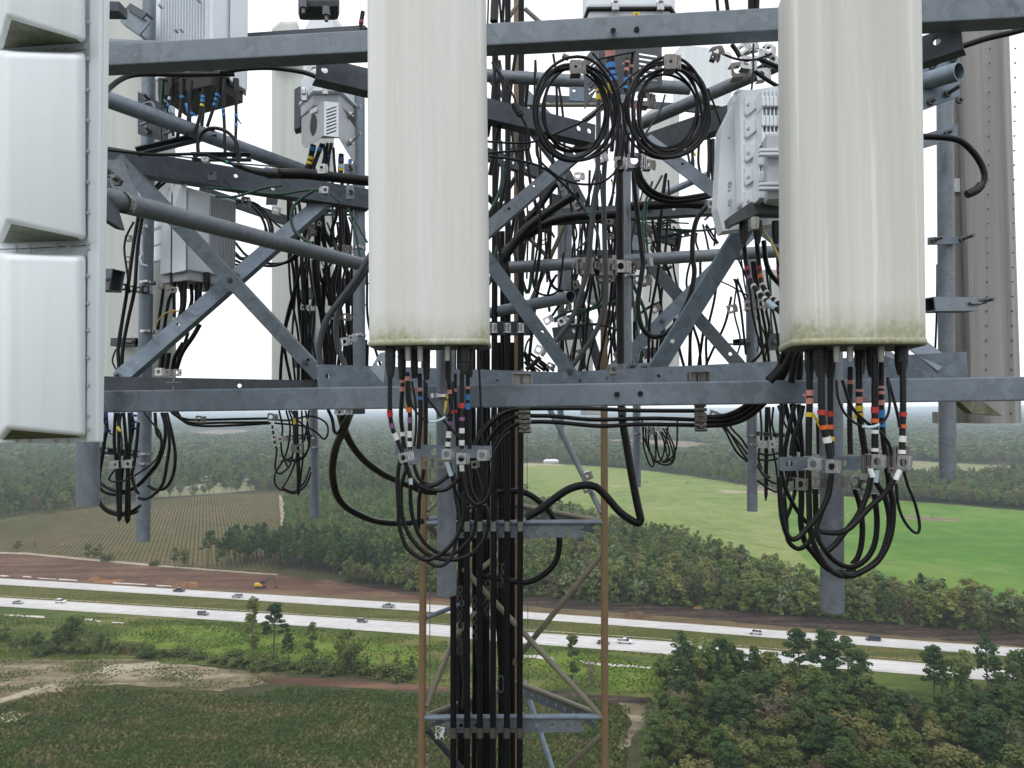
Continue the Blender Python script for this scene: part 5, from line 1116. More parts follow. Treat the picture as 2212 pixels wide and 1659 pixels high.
boots(rr, 'B1', [1275, 1330, 1470, 1525], 3.3, 650, 790, 48, 26); boots(rr, 'B1', [1365], 3.28, 640, 700, 50, 44, 'connector')
# round-lidded cabinet with louvred bracket
rr = empty('equipment_canister', P(700, 320, 3.6), 'grey canister with latches above a louvred bracket with a round hole', 'canister')
mb = MB(); prism(mb, [(646, 3.55), (672, 3.42), (735, 3.42), (770, 3.6), (740, 3.85), (670, 3.85)], zat(160, 3.5), zat(206, 3.5), 0, .015); prism(mb, [(642, 3.56), (672, 3.40), (735, 3.40), (774, 3.6), (740, 3.87), (668, 3.87)], zat(208, 3.5), zat(214, 3.5), 0, .006); mb.obj('lid', 'radio_grey', rr)
mb = MB(); prism(mb, [(646, 3.56), (674, 3.43), (733, 3.43), (768, 3.6), (740, 3.85), (672, 3.85)], zat(214, 3.5), zat(240, 3.5), 0, .01); mb.obj('body', 'radio_mid', rr)
for x, y in ((775, 695), (612, 745)):
    mb = MB(); p = PR('A2', x, y, 3.36); bevbox(mb, p, Vector((1, 0, 0)), Vector((0, 1, 0)), Vector((0, 0, 1)), .028, .02, .05, .004); bevbox(mb, p+Vector((0, -.012, .02)), Vector((1, 0, 0)), Vector((0, 1, 0)), Vector((0, 0, 1)), .018, .012, .03, .003); mb.obj('latch', 'stainless', rr)
p0 = PR('A2', 590, 880, 3.40); p1 = PR('A2', 760, 830, 3.28); X = (p1-p0); X.z = 0; X.normalize(); zt, zb = zat(230, 3.35), zat(312, 3.35); Hh = zt-zb; wq = (Vector((p1.x, p1.y, 0))-Vector((p0.x, p0.y, 0))).length
mb = MB(); o0 = Vector((p0.x, p0.y, zb)); plate(mb, o0, X, Vector((0, 0, 1)), .003, [(0, .03), (.03, 0), (wq, .02), (wq, Hh), (.0, Hh-.03)], [circ(wq*.55, Hh*.5, .052, 20, .62)]); mb.obj('bracket_face', 'radio_mid', rr)
p2 = PR('A2', 875, 830, 3.30); o1 = Vector((p1.x, p1.y, zb)); X2 = Vector((p2.x-p1.x, p2.y-p1.y, 0)); w2 = X2.length; X2.normalize()
sl = [[(w2*.18, z), (w2*.85, z+.022), (w2*.85, z+.029), (w2*.18, z+.008)] for z in np.linspace(.025, Hh-.045, 8)]
mb = MB(); plate(mb, o1, X2, Vector((0, 0, 1)), .003, [(0.001, .02), (w2, .02), (w2, Hh), (0.001, Hh)], sl); mb.obj('louvre_face', 'radio_grey', rr)
p3 = PR('A2', 1000, 830, 3.55); X3 = Vector((p3.x-p2.x, p3.y-p2.y, 0)); w3 = X3.length; X3.normalize(); mb = MB(); plate(mb, Vector((p2.x, p2.y, zb)), X3, Vector((0, 0, 1)), .003, [(.001, .02), (w3, -.02), (w3, Hh-.02), (.001, Hh)]); mb.obj('bracket_side', 'radio_mid', rr)
mb = MB(); bevbox(mb, PR('A2', 682, 855, 3.325)+Vector((0, -.004, 0)), X, X.cross(Vector((0, 0, 1))), Vector((0, 0, 1)), .06, .001, .022, 0); mb.obj('sticker', 'label_white', rr)
for x, y in ((960, 890), (960, 1100)):
    mb = MB(); p = PR('A2', x, y, 3.42); cyl(mb, p+Vector((-.02, .03, -.01)), p+Vector((.06, -.04, .03)), .005, n=8); cyl(mb, p, p+Vector((.01, -.008, .004)), .014, n=6, smooth=False); mb.obj('bolt', 'stainless', rr)
mb = MB(); prism(mb, [(632, 3.66), (646, 3.62), (650, 3.7), (636, 3.72)], zat(178, 3.6), zat(268, 3.6), 0, .003); mb.obj('back_bracket', 'galv_dark', rr)
# canister above the top beam
rr = empty('equipment_canister', P(1366, 44, 2.5), 'grey canister with two latches and a yellow warning sticker above the top beam', 'canister')
mb = MB(); prism(mb, [(1266, 2.6), (1276, 2.5), (1462, 2.5), (1472, 2.55), (1450, 2.64), (1290, 2.64)], zat(-80, 2.5), zat(18, 2.5), 0, .012); mb.obj('lid', 'radio_grey', rr)
mb = MB(); prism(mb, [(1264, 2.6), (1277, 2.49), (1464, 2.49), (1477, 2.55), (1450, 2.65), (1288, 2.65)], zat(18, 2.5), zat(24, 2.5), 0, .004); mb.obj('seal', 'black_plastic', rr)
mb = MB(); prism(mb, [(1268, 2.6), (1280, 2.5), (1460, 2.5), (1470, 2.55), (1450, 2.64), (1290, 2.64)], zat(24, 2.5), zat(50, 2.5), 0, .01); mb.obj('body', 'radio_mid', rr)
for x in (973, 1277):
    mb = MB(); p = PR('A3', x, 45, 2.47); bevbox(mb, p, Vector((1, 0, 0)), Vector((0, 1, 0)), Vector((0, 0, 1)), .026, .02, .035, .004); bevbox(mb, p+Vector((0, -.01, .03)), Vector((1, 0, 0)), Vector((0, 1, 0)), Vector((0, 0, 1)), .014, .012, .04, .003); mb.obj('latch', 'stainless', rr)
mb = MB(); c = PR('A3', 1117, 100, 2.492); bevbox(mb, c, Vector((1, 0, 0)), Vector((0, 1, 0)), Vector((0, 0, 1)), .024, .002, .019, 0); mb.obj('warning_sticker', 'label_yellow', rr)
mb = MB(); plate(mb, c+Vector((0, -.0018, 0)), Vector((1, 0, 0)), Vector((0, 0, 1)), .0008, [(-.007, -.006), (.007, -.006), (0, .007)], [[(-.0035, -.004), (.0035, -.004), (0, .0035)]]); mb.obj('warning_triangle', 'label_ink', rr)
# hanging louvred shroud behind the coils
rr = empty('louvred_shroud', P(1350, 200, 2.9), 'dark louvred shroud hanging behind and between the two cable coils', 'shroud')
zt, zb = zat(105, 2.9), zat(215, 2.9); Hh = zt-zb
for x0, x1, d0, d1 in ((1262, 1292, 3.0, 2.85), (1360, 1430, 2.85, 2.85)):
    a, b = P(x0, 150, d0), P(x1, 150, d1); X = Vector((b.x-a.x, b.y-a.y, 0)); ww = X.length; X.normalize(); mb = MB()
    hs = [[(ww*.3, z), (ww*.85, z-.012), (ww*.85, z-.004), (ww*.3, z+.008)] for z in np.linspace(.04, Hh-.055, 7)]
    plate(mb, Vector((a.x, a.y, zb)), X, Vector((0, 0, 1)), .003, [(0, 0), (ww, .03), (ww, Hh), (0, Hh)], hs); mb.obj('louvre_panel', 'radio_dark', rr)
mb = MB(); a = P(1293, 150, 2.9); b = P(1360, 150, 2.9); plate(mb, Vector((a.x, a.y, zb+.02)), Vector((1, 0, 0)), Vector((0, 0, 1)), .003, [(0, 0), ((b-a).x, 0), ((b-a).x, Hh-.02), (0, Hh-.02)], [circ((b-a).x*.8, Hh*.6, .006)]); mb.obj('back_plate', 'radio_dark', rr)
# right radio with big fins
rr = empty('radio_unit', P(1620, 480, 2.15), 'pale grey radio unit with deep horizontal fins tucked beside the right antenna', 'radio')
mb = MB(); prof = [(1770, 640), (1770, 700), (1735, 770), (1690, 860), (1660, 1400), (1700, 1560), (2110, 1500), (2110, 620), (1800, 615)]
pp = [PR('A3', x, y, 2.16) for x, y in prof]; o0 = pp[0]; plate(mb, o0+Vector((0, .03, 0)), Vector((1, 0, 0)), Vector((0, 0, 1)), .06, [((p-o0).x, (p-o0).z) for p in pp]); mb.obj('back_plate', 'radio_grey', rr)
mb = MB(); prism(mb, [(1596, 2.14), (1610, 2.08), (1700, 2.04), (1700, 2.16)], zat(212, 2.12), zat(452, 2.12), 0, .01); mb.obj('casing', 'radio_grey', rr)
for i, y in enumerate((735, 885, 1045, 1205, 1365)):
    mb = MB(); q = [(1840, y-65), (1925, y-65), (1925, y), (1850, y+55), (1840, y+40)]; pp = [PR('A3', a, b, 2.075) for a, b in q]; o0 = pp[0]
    plate(mb, o0, Vector((1, 0, 0)), Vector((0, 0, 1)), .03, [((p-o0).x, (p-o0).z) for p in pp]); mb.obj('step_block', 'radio_grey', rr)
mb = MB()
for row, (y, nn) in enumerate(((690, 6), (820, 6), (930, 6), (1080, 3), (1190, 3), (1300, 3))):
    for i in range(nn):
        p = PR('A3', 1950+i*26 if nn > 3 else 1928+i*18, y, 2.03); bevbox(mb, p, Vector((1, 0, 0)), Vector((0, 1, 0)), Vector((0, 0, 1)), .0035, .05, .052, .001)
        bevbox(mb, p+Vector((0, -.027, -.01)), Vector((1, 0, 0)), Vector((0, 1, 0)), Vector((0, 0, 1)), .010, .012, .03, .003)
mb.obj('cooling_fins', 'radio_grey', rr)
mb = MB(); prism(mb, [(1657, 2.01), (1667, 1.96), (1710, 1.96), (1710, 2.06)], zat(302, 2.0), zat(443, 2.0), 0, .008); mb.obj('side_box', 'radio_mid', rr)
for y in (1018, 1045, 1245, 1275):
    mb = MB(); bevbox(mb, PR('A3', 2040, y, 1.95), Vector((1, 0, 0)), Vector((0, 1, 0)), Vector((0, 0, 1)), .08, .02, .008, .002); mb.obj('side_rib', 'radio_grey', rr)
mb = MB(); sweep(mb, [PR('A3', 1783, 700, 2.14), PR('A3', 1785, 630, 2.14), PR('A3', 1800, 618, 2.12), PR('A3', 2100, 632, 2.06)], .007, 8); mb.obj('handle', 'radio_grey', rr)
mb = MB(); q = [(1725, 235), (1870, 135), (2110, 140), (2110, 215), (1925, 210), (1735, 290)]; pp = [PR('B3', a, b, 2.08) for a, b in q]; o0 = pp[0]
plate(mb, o0, Vector((1, 0, 0)), Vector((0, 0, 1)), .05, [((p-o0).x, (p-o0).z) for p in pp]); mb.obj('underside', 'radio_dark', rr)
mb = MB()
for x, y in ((1745, 35), (1745, 52), (1745, 155), (1745, 175), (1738, 330)): p = PR('B3', x, y-40, 2.125); cyl(mb, p, p+Vector((0, -.01, 0)), .006, n=8)
for x, y in ((1870, 710), (1870, 873), (1870, 1038), (1870, 1200), (1870, 1362), (1830, 870), (1830, 1225), (1742, 930), (1742, 1285)): p = PR('A3', x, y, 2.045 if x > 1850 else 2.12); cyl(mb, p, p+Vector((0, -.008, 0)), .005, n=8)
mb.obj('screws', 'radio_mid', rr)
boots(rr, 'B3', [1840, 1935, 2060], 2.1, 250, 400, 60, 34); boots(rr, 'B3', [1915], 2.03, 225, 305, 60, 50, 'connector')
# rear radio
rr = empty('radio_unit', P(1330, 640, 5.0), 'small finned radio unit far behind the centre cable clamps', 'radio')
mb = MB(); prism(mb, [(1268, 5.0), (1375, 4.95), (1392, 5.15), (1285, 5.2)], zat(560, 5), zat(655, 5), 0, .01); mb.obj('casing', 'radio_grey', rr)
mb = MB(); fins(mb, (1272, 4.995), (1332, 4.97), zat(590, 5), zat(645, 5), 16, .015, .004); mb.obj('cooling_fins', 'radio_grey', rr)
# dome-topped unit and hanging round-ended thing at top
mb = MB(); c = P(695, 75, 4.6)
prism(mb, [(650, 4.7), (668, 4.5), (720, 4.5), (745, 4.7), (720, 4.9), (668, 4.9)], zat(38, 4.6), zat(160, 4.6), 0, .05); thing_mb('equipment_box', 'pale grey box top peeping over the top beam left of the centre antenna', 'equipment box', mb, 'radio_grey')
mb = MB(); prism(mb, [(578, 5.0), (600, 4.9), (640, 4.9), (650, 5.1)], zat(57, 5), zat(140, 5), 0, .03); thing_mb('equipment_box', 'low pale box top over the top beam left of the larger box top', 'equipment box', mb, 'radome_far')
rr = empty('hanging_bracket', P(670, 10, 2.6), 'dark rounded bracket end with two bolts hanging into view at the top edge', 'bracket')
mb = MB(); prism(mb, [(640, 2.5), (731, 2.5), (731, 2.6), (640, 2.6)], zat(-60, 2.5), zat(12, 2.5), 0, .02); mb.obj('body', 'galv_dark', rr)
for x, y in ((656, 22), (705, 38)):
    mb = MB(); p = P(x, y-22, 2.5); cyl(mb, p, p-Vector((0, 0, .03)), .014, n=6, smooth=False); cyl(mb, p-Vector((0, 0, .03)), p-Vector((0, 0, .05)), .007, n=8); mb.obj('bolt', 'bolt', rr)
mb = MB(); prism(mb, [(1254, 6), (1304, 6), (1304, 6.1), (1254, 6.1)], zat(870, 6), zat(897, 6), 0, .01); thing_mb('equipment_box', 'small white box bottom far away under the lower beam', 'equipment box', mb, 'radio_grey')
mb = MB(); prism(mb, [(865, 3.2), (905, 3.2), (905, 3.3), (865, 3.3)], zat(975, 3.2), zat(1003, 3.2), 0, .004); thing_mb('clamp_plate', 'small flat plate end left of the clamp bar under the centre antenna', 'plate', mb, 'galv')
# ---------------------------------------------------------------- cables, tapes, clamps
NC = [0]
def cab(label, reg, w_, d, s, m_='rubber', group=None, bands=(), corr=False, n=9, name='cable', ws=None, flags=(), cat=None):
    """s: survey points along the cable; w_: its width in survey units; bands: (y0,y1,colour) tape"""
    P3 = pts(reg, s, d); k = REG[reg][2]; dm = d if not isinstance(d, tuple) else (d[0]+d[1])/2
    r = w_*k*dm/F_PX/2; path = spline(P3, .0045 if corr else max(.012, r*1.6)); mb = MB()
    NC[0] += 1; lw = label.split()
    if name == 'cable':
        name = next((b_ for a_, b_ in (('sleeve', 'label_sleeve'), ('stretch', 'tape_sleeve'), ('conduit', 'conduit'), ('hose', 'hose'), ('tube', 'hose'), ('trunk', 'trunk_cable'), ('mass', 'trunk_cable'), ('wire', 'wire'), ('thin', 'thin_cable'), ('ribbed', 'ribbed_cable'), ('looping', 'jumper_cable'), ('tape', 'taped_cable')) if any(a_ in q_ for q_ in lw)), 'cable')
    if cat is None: cat = dict(label_sleeve='sleeve', tape_sleeve='sleeve', conduit='conduit', hose='hose', trunk_cable='trunk cable', wire='wire', thin_cable='thin cable', ribbed_cable='ribbed cable', jumper_cable='jumper cable', taped_cable='taped cable').get(name, 'cable')
    if corr: rad = [r*(1.0 if (i//1) % 2 else .86) for i in range(len(path))]
    elif ws: rad = [r*(ws[0]+(ws[1]-ws[0])*i/(len(path)-1)) for i in range(len(path))]
    else: rad = r
    sweep(mb, path, rad, n)
    o = mb.obj(name, 'corrugated' if corr and m_ == 'rubber' else m_, None, loc=path[0]); tag(o, label, cat or 'cable', group)
    px = [proj(p) for p in path]; x0, y0, kk = REG[reg]
    for b in bands:
        ya, yb, col = b[:3]; yy = [(q[1]-y0)/kk for q in px]; sel = [i for i, y in enumerate(yy) if ya <= y <= yb]
        if b[3:]: sel = [i for i in range(len(px)) if ya <= (px[i][0]-x0)/kk <= yb]
        run = []
        for i in sel:
            if run and i != run[-1]+1: break
            run.append(i)
        if len(run) < 2:
            mid = (ya+yb)/2; j = min(range(len(yy)), key=lambda i: abs(yy[i]-mid)); t = (path[min(j+1, len(path)-1)]-path[max(j-1, 0)]).normalized()
            hl = abs(yb-ya)*k*dm/F_PX/2; seg = [path[j]-t*hl, path[j]+t*hl]
        else: seg = [path[i] for i in run]
        m2 = MB(); sweep(m2, seg, r*1.07+.0006, n); m2.obj('tape_band', 'tape_'+col, o)
    for fx, fy, col, dx, dy, fw in flags:     # loose tape ends
        p = PR(reg, fx, fy, dm); a = Vector((dx, -.2, -dy)).normalized(); L = math.hypot(dx, dy)*k*dm/F_PX; hw = fw*k*dm/F_PX/2; u = Vector((a.z, 0, -a.x))
        m2 = MB(); m2.add([p+u*hw, p-u*hw, p+a*L*.6-u*hw*.8+Vector((0, -.006, 0)), p+a*L-u*hw*.2, p+a*L+u*hw*.7, p+a*L*.5+u*hw], [(0, 1, 2, 5), (5, 2, 3, 4)]); m2.obj('tape_flag', 'tape_'+col, o)
    return o
def many(label, reg, w_, d, L, m_='rubber', group=None, **k):
    for i, s in enumerate(L): cab(label, reg, w_, d if isinstance(d, tuple) else d+.03*(i % 4), s, m_, group, **k)
def hanger(label, reg, x, y, d, w_, tilt=0.0, yaw=0.0, m_='stainless', group=None, side=1, hole=.31, ribs=3, asp=1.15, hm=None):
    """folded snap-in cable hanger: square face with a round hole, ribbed strap folded back from it"""
    k = REG[reg][2]; s = w_*k*d/F_PX; c = PR(reg, x, y, d); ct, st = math.cos(R(tilt)), math.sin(R(tilt)); cy, sy = math.cos(R(yaw)), math.sin(R(yaw))
    X = Vector((cy*ct, sy*ct, -st)); N0 = Vector((sy, -cy, 0)); Z = X.cross(Vector((-N0.x, -N0.y, 0))); Z = Vector((st*cy, st*sy, ct)); Y = Z.cross(X)  # Y away from camera
    mb = MB(); t = s*.05; ch = s*.12; a, b = s/2, s*asp/2
    plate(mb, c, X, Z, t, [(-a+ch, -b), (a-ch, -b), (a, -b+ch), (a, b-ch), (a-ch, b), (-a+ch, b), (-a, b-ch), (-a, -b+ch)], [circ(0, 0, s*hole, 16)])
    dp = s*.9
    for zz in (-1, 1): bevbox(mb, c+Y*(dp/2+t)+Z*(zz*(b-t)), X, Y, Z, s*.86, dp, t, 0)
    # ribbed strap beside the face
    for i in range(ribs):
        q = c+X*(side*(a+s*(.10+.17*i)))+Y*(s*(.10+.12*i)); cyl(mb, q-Z*b*.95, q+Z*b*.95, s*.085, n=8)
        if i % 2 == 0: bevbox(mb, q+X*(side*s*.08)+Y*(s*.05), X, Y, Z, s*.14, s*.05, s*.5, 0)
    return thing_mb('cable_hanger', label, 'clamp', mb, m_, group)
# ======== coax trunks down the tower
TX = [(979, 979.3), (1008, 1009), (1036, 1036.6), (1069, 1064.8), (1097, 1095), (1126, 1122.8)]
ordn = ['first (leftmost)', 'second', 'third', 'fourth', 'fifth', 'sixth (rightmost)']
for i, (xt, xb) in enumerate(TX):
    y0 = -40
    o = cab('thick black trunk cable down the tower face, %s of the front row of six' % ordn[i].split()[0] if i else 'thick black trunk cable down the tower face, leftmost of the front row of six', 'D', 13.2, 3.80, f'{xt},{y0} {xt+.3},400 {(xt+xb)/2},1000 {xb},1500 {xb},1760', 'rubber_matt', n=14)
    for yc, mt in ((709 if i > 2 else 0, 'stainless'), (1136, 'stainless'), (1581, 'stainless_dull')):
        if not yc: continue
        x = xt+(xb-xt)*(yc/1600); mb = MB(); p = P(x, yc, 3.80)
        for dz in (-1, 1): cyl(mb, p+Vector((0, 0, dz*.022-.004)), p+Vector((0, 0, dz*.022+.004)), .0205, n=18)
        cyl(mb, p-Vector((0, 0, .018)), p+Vector((0, 0, .018)), .0185, n=14, smooth=False)
        lvl = {709: 'upper row behind the cross brace', 1136: 'row on the upper drilled plate', 1581: 'lowest row'}[yc]
        thing_mb('cable_band', 'ribbed steel band on the %s trunk from the left, %s' % (ordn[i].split()[0], lvl), 'cable band', mb, mt)
gB = 'black cables behind the front row of trunks'
for i, x in enumerate((993, 1000, 1023, 1048, 1054, 1081, 1087, 1108)):
    ytop = 600 if x < 1060 else (740 if i % 2 else 500)
    cab('black cable in the dark mass behind the front row of trunks', 'D', 11, 4.05+.07*(i % 5), f'{x-2},{ytop} {x},1000 {x+random.Random(i).uniform(-3,3)},1400 {x},1760', 'rubber_matt', gB)
many('black cable in the dark mass behind the front row of trunks', 'D', 8, 4.3, ['1012,740 1016,1000 1004,1250 1000,1700', '1040,760 1030,1100 1048,1500 1044,1700', '996,900 1006,1100 990,1300 992,1700', '1078,900 1070,1200 1082,1500 1078,1700'], 'rubber_matt', gB)
many('thin grey wire hanging among the trunk cables', 'C3', 6, 4.2, ['150,1100 190,1200 170,1300 200,1400 180,1560', '215,1120 190,1250 220,1380 190,1500', '240,450 300,560 330,700 350,770', '250,430 320,470 310,560 260,620', '0,1150 40,1250 10,1400 40,1560'], 'galv_rope', 'thin wires among the trunk cables')
for i, (x, ya, yb, w0) in enumerate(((575, 180, 740, 42), (693, 270, 620, 46), (800, 130, 430, 52), (925, 0, 200, 40))):
    mb = MB(); A, B = PR('D3', x, ya, 3.98), PR('D3', x-6, yb, 3.98); r = w0*.2667*3.98/F_PX/2; L = (A-B).length; n = int(L/.006); fx, fy, fz = frame(A, B)
    for sgn in (1, -1):
        for s in range(4): sweep(mb, [A.lerp(B, j/n)+fx*math.cos(sgn*j*.20+s*1.571)*r+fy*math.sin(sgn*j*.20+s*1.571)*r for j in range(n+1)], .0007, 4)
    thing_mb('hoisting_grip', 'wire mesh hoisting grip round a cable between the trunks, %s from the left' % ('first', 'second', 'third', 'fourth')[i], 'hoisting grip', mb, 'stainless_dull')
for i, (a, b) in enumerate(((0, 1000), (1, 1034))):
    cab('rope-like frayed black cord hanging between the trunk cables', 'D', 9, 4.0, f'{b-4},1380 {b},1440 {b+3},1480 {b},1530', 'black_plastic', 'frayed cords between the trunks')
mb = MB(); c = PR('D3', 905, 980, 3.95); sweep(mb, [c+Vector((math.sin(t)*.016, 0, math.cos(t)*.045)) for t in np.linspace(0, 6.1, 24)], .004, 6); thing_mb('carabiner', 'silver carabiner hanging on the rear crossbar between the trunks', 'carabiner', mb, 'galv_dark')
mb = MB(); c = PR('D3', 410, 1370, 3.83); r9 = random.Random(4)
for j in range(7): sweep(mb, [c+Vector((r9.uniform(-.03, .03), -.004, r9.uniform(-.04, .04))) for _ in range(3)], .0022, 5)
thing_mb('knotted_tie', 'white knotted tie on the left end of the lowest drilled plate', 'tie', mb, 'label_white')
# ======== left hanging loops
gL = 'black jumper cables looped under the left end of the lower beam'
many('black jumper cable looping under the lower beam beside the left hanging pipe', 'C1', 26, 2.95, ['935,190 925,420 945,640 955,900 962,1045 970,1050 975,900 965,600 960,190', '1000,190 1010,300 1020,420 1032,640 1025,900 1024,1060 1040,1062 1046,900 1040,640 1055,400 1045,190',
  '1255,190 1270,350 1310,420 1290,560 1230,650 1110,780 1000,825 900,812 790,750', '1310,190 1338,300 1330,450 1280,600 1200,700 1100,795 960,852 850,835 790,780', '1335,190 1372,420 1352,600 1320,760 1250,850 1180,890 1120,880',
  '1350,190 1405,420 1420,560 1400,700 1340,800 1260,812 1200,780', '785,860 840,955 950,1000 1060,990 1140,940', '790,900 860,985 960,1020 1060,1010 1120,985', '1120,270 1108,420 1085,600 1068,700 1095,800 1125,850'], 'rubber', gL)
cab('thin black cable making a small curl across the left hanging pipe', 'C1', 15, 2.85, '1165,190 1230,270 1290,340 1310,430 1270,560 1180,640 1050,722 960,750 890,742 888,712 930,650')
cab('black cable with a run of blue tape flags at the far left under the beam', 'C1', 30, 2.9, '855,190 862,320 845,420 825,560 805,680 800,760', bands=[(200, 232, 'navy'), (245, 280, 'navy'), (292, 360, 'navy')], flags=[(870, 330, 'navy', 30, 8, 24)])
cab('black cable with stacked blue tape just left of the left hanging pipe', 'C1', 30, 3.0, '1060,190 1075,300 1050,450 1000,600 975,800 970,900', bands=[(200, 225, 'navy'), (255, 275, 'navy'), (300, 338, 'navy')], flags=[(1085, 212, 'navy', 28, 2, 22), (1085, 262, 'navy', 26, 3, 20), (1080, 320, 'navy', 28, -4, 26)])
cab('thin black wire with a yellow tape flag under the left beam end', 'C1', 14, 2.9, '985,190 972,290 988,450 970,560', flags=[(950, 305, 'yellow', 48, 60, 26)])
cab('thin black wire curving beside the blue flags at the far left', 'C1', 13, 2.88, '830,190 855,300 895,360 925,362')
for x, y, lb in ((930, 612, 'left'), (1035, 605, 'right')):
    hanger('bright steel clamp stack on the left loops, %s one of the pair' % lb, 'C1', x, y, 2.86, 58, -4, ribs=4, side=-1, hole=.22)
hanger('steel clamp hanging under the beam on the left cable run', 'C1', 1610, 245, 3.15, 52, 5, 20, 'stainless_dull', side=1)
hanger('steel clamp where the left cable run meets the far bunch', 'C2', 350, 215, 3.2, 50, 8, 10, 'stainless_dull')
gR = 'black cables running level under the lower beam at the left'
many('black cable running level under the lower beam between the left loops and far bunch', 'D', 5.6, 3.3, ['366,885 380,898 405,906 440,907 520,905 580,904', '372,885 390,905 420,914 480,913 580,912', '380,885 400,912 440,920 520,918 585,914'], 'rubber', gR)
# ======== second left bunch (far)
gF = 'thin black cables bunched under the beam beside the thin far pipe'
many('thin black cable in the far bunch beside the thin far pipe', 'C2', 15, 4.4, ['540,165 560,400 572,600 568,800 560,790 556,600 545,300', '590,165 600,500 585,650 570,795', '470,165 500,300 480,460 440,560 390,640 382,720 425,778 460,760', '430,775 480,700 540,560 560,430 555,165',
  '655,600 610,720 530,790 455,770', '662,640 620,740 540,802 450,780', '435,510 500,552 600,532 640,450 640,330', '400,450 385,600 400,640 430,650 490,600 520,520', '620,165 640,300 652,420 600,520 480,560', '490,165 522,260 530,400 512,520 430,560', '505,165 560,240 620,300 640,400',
  '370,235 500,240 620,212 700,215 780,265 792,340 760,385 700,330 600,285 380,262', '415,165 442,300 430,400 440,500 480,600'], 'rubber', gF)
cab('thin cable with white tape bands at the left of the far bunch', 'C2', 16, 4.3, '362,280 372,350 392,460', bands=[(300, 320, 'white'), (345, 362, 'white'), (385, 402, 'white'), (425, 440, 'white')])
cab('thin cable with a yellow tape ring left of the thin far pipe', 'C2', 15, 4.35, '645,165 632,260 610,400', bands=[(222, 250, 'yellow')]); cab('thin cable with a yellow tape ring in the middle of the far bunch', 'C2', 18, 4.3, '530,165 538,300 545,430', bands=[(225, 275, 'yellow')])
hanger('dull clamp in the middle of the far bunch', 'C2', 570, 455, 4.35, 60, 0, 0, 'stainless_dull', ribs=4, side=-1)
hanger('bright clamp at the left end of the far bunch rail', 'C2', 420, 385, 4.3, 40, 0, 0, 'stainless')
# ======== fat black hoses bowing between the left beam and the tower
cab('fat black hose bowing right from the beam to the tower, upper of two', 'C2', 52, (2.45, 3.7), '880,150 895,220 930,340 990,450 1080,555 1200,645 1310,698 1420,745 1550,790 1700,800', n=14)
cab('fat black hose sagging in a deep bow to the tower, the lower of two', 'C2', 54, (2.4, 3.8), '975,150 950,210 905,330 860,430 832,560 830,680 862,820 940,915 1080,990 1200,1025 1350,1035 1520,1020', n=14)
cab('short black cable hooking under the beam beside the two fat hoses', 'C2', 26, 2.4, '790,150 825,230 840,320 865,342 890,310 905,260')
hanger('bright clamp under the beam holding the tops of the two fat hoses', 'C2', 880, 178, 2.35, 80, 0, 0, 'stainless', ribs=4, asp=.55, hole=.15); mb = MB(); bevbox(mb, PR('C2', 1010, 172, 2.4), Vector((1, 0, 0)), Vector((0, 1, 0)), Vector((0, 0, 1)), .055, .03, .018, .003); thing_mb('clamp_block', 'small grey block under the beam right of the hose clamp', 'clamp', mb, 'galv_dark')
# ======== bundle under the centre antenna
def boot(label, reg, x, y0, y1, wt, wb, d, m_='black_plastic'):
    k = REG[reg][2]; a, b = PR(reg, x, y0, d), PR(reg, x, y1, d); r = wt*k*d/F_PX/2; r2 = wb*k*d/F_PX/2; mb = MB(); q = a.lerp(b, .55)
    cyl(mb, a, q, r, r, n=14); cyl(mb, q, b, r, r2, n=14)
    for t in (.15, .3, .62, .7, .78, .86): p = a.lerp(b, t); rr = r if t < .55 else r+(r2-r)*(t-.55)/.45; cyl(mb, p, p+(b-a).normalized()*.004, rr*1.06, n=14)
    return thing_mb('connector_boot', label, 'connector', mb, m_)
for x, y0, y1, wt, wb, dd, m_, lb in ((1215, 1185, 1425, 78, 44, 1.74, 'black_plastic', 'long black boot under the centre antenna, first from the left'), (1300, 1190, 1440, 62, 40, 1.82, 'black_plastic', 'black boot under the centre antenna, second from the left'),
    (1345, 1180, 1300, 42, 34, 1.73, 'connector', 'pale connector under the centre antenna, leftmost of the pale three'), (1392, 1190, 1430, 56, 40, 1.84, 'black_plastic', 'black boot behind the pale connectors of the centre antenna'),
    (1435, 1180, 1305, 42, 34, 1.73, 'connector', 'pale connector under the centre antenna, middle of the pale three'), (1482, 1190, 1440, 54, 38, 1.83, 'black_plastic', 'black boot just left of the pipe under the centre antenna'),
    (1635, 1180, 1300, 42, 34, 1.73, 'connector', 'pale connector under the centre antenna right of its pipe'), (1640, 1200, 1440, 50, 40, 1.86, 'black_plastic', 'black boot right of the pipe under the centre antenna'), (1755, 1185, 1400, 84, 46, 1.75, 'black_plastic', 'fattest black boot under the centre antenna'),
    (1800, 1190, 1420, 50, 40, 1.84, 'black_plastic', 'black boot under the right corner of the centre antenna')):
    boot(lb, 'B2', x, y0, y1, wt, wb, dd, m_)
K = 'C2'
cab('ribbed cable with red, violet and white tape at the left under the centre antenna', K, 38, (1.74, 1.8), '1270,-140 1270,120 1272,200 1290,300 1325,390 1372,500 1400,600 1440,700 1500,748 1600,745 1680,700 1740,640', bands=[(158, 212, 'red'), (250, 302, 'violet'), (338, 392, 'white')], corr=True)
cab('black cable with a wide pink tape crossing the beam under the centre antenna', K, 34, 1.85, '1372,-130 1366,0 1356,200 1368,330 1380,460', bands=[(-90, -48, 'pink'), (-8, 28, 'pink'), (330, 375, 'white')], flags=[(1400, 90, 'yellow', 0, 90, 16)])
cab('cable with orange, violet and white tape in the left of the centre bundle', K, 34, 1.8, '1405,-130 1408,60 1424,180 1424,460', bands=[(-100, -60, 'pink'), (132, 182, 'orange'), (222, 266, 'violet'), (315, 365, 'white'), (410, 452, 'white')], flags=[(1425, 0, 'orange', 40, 10, 20)])
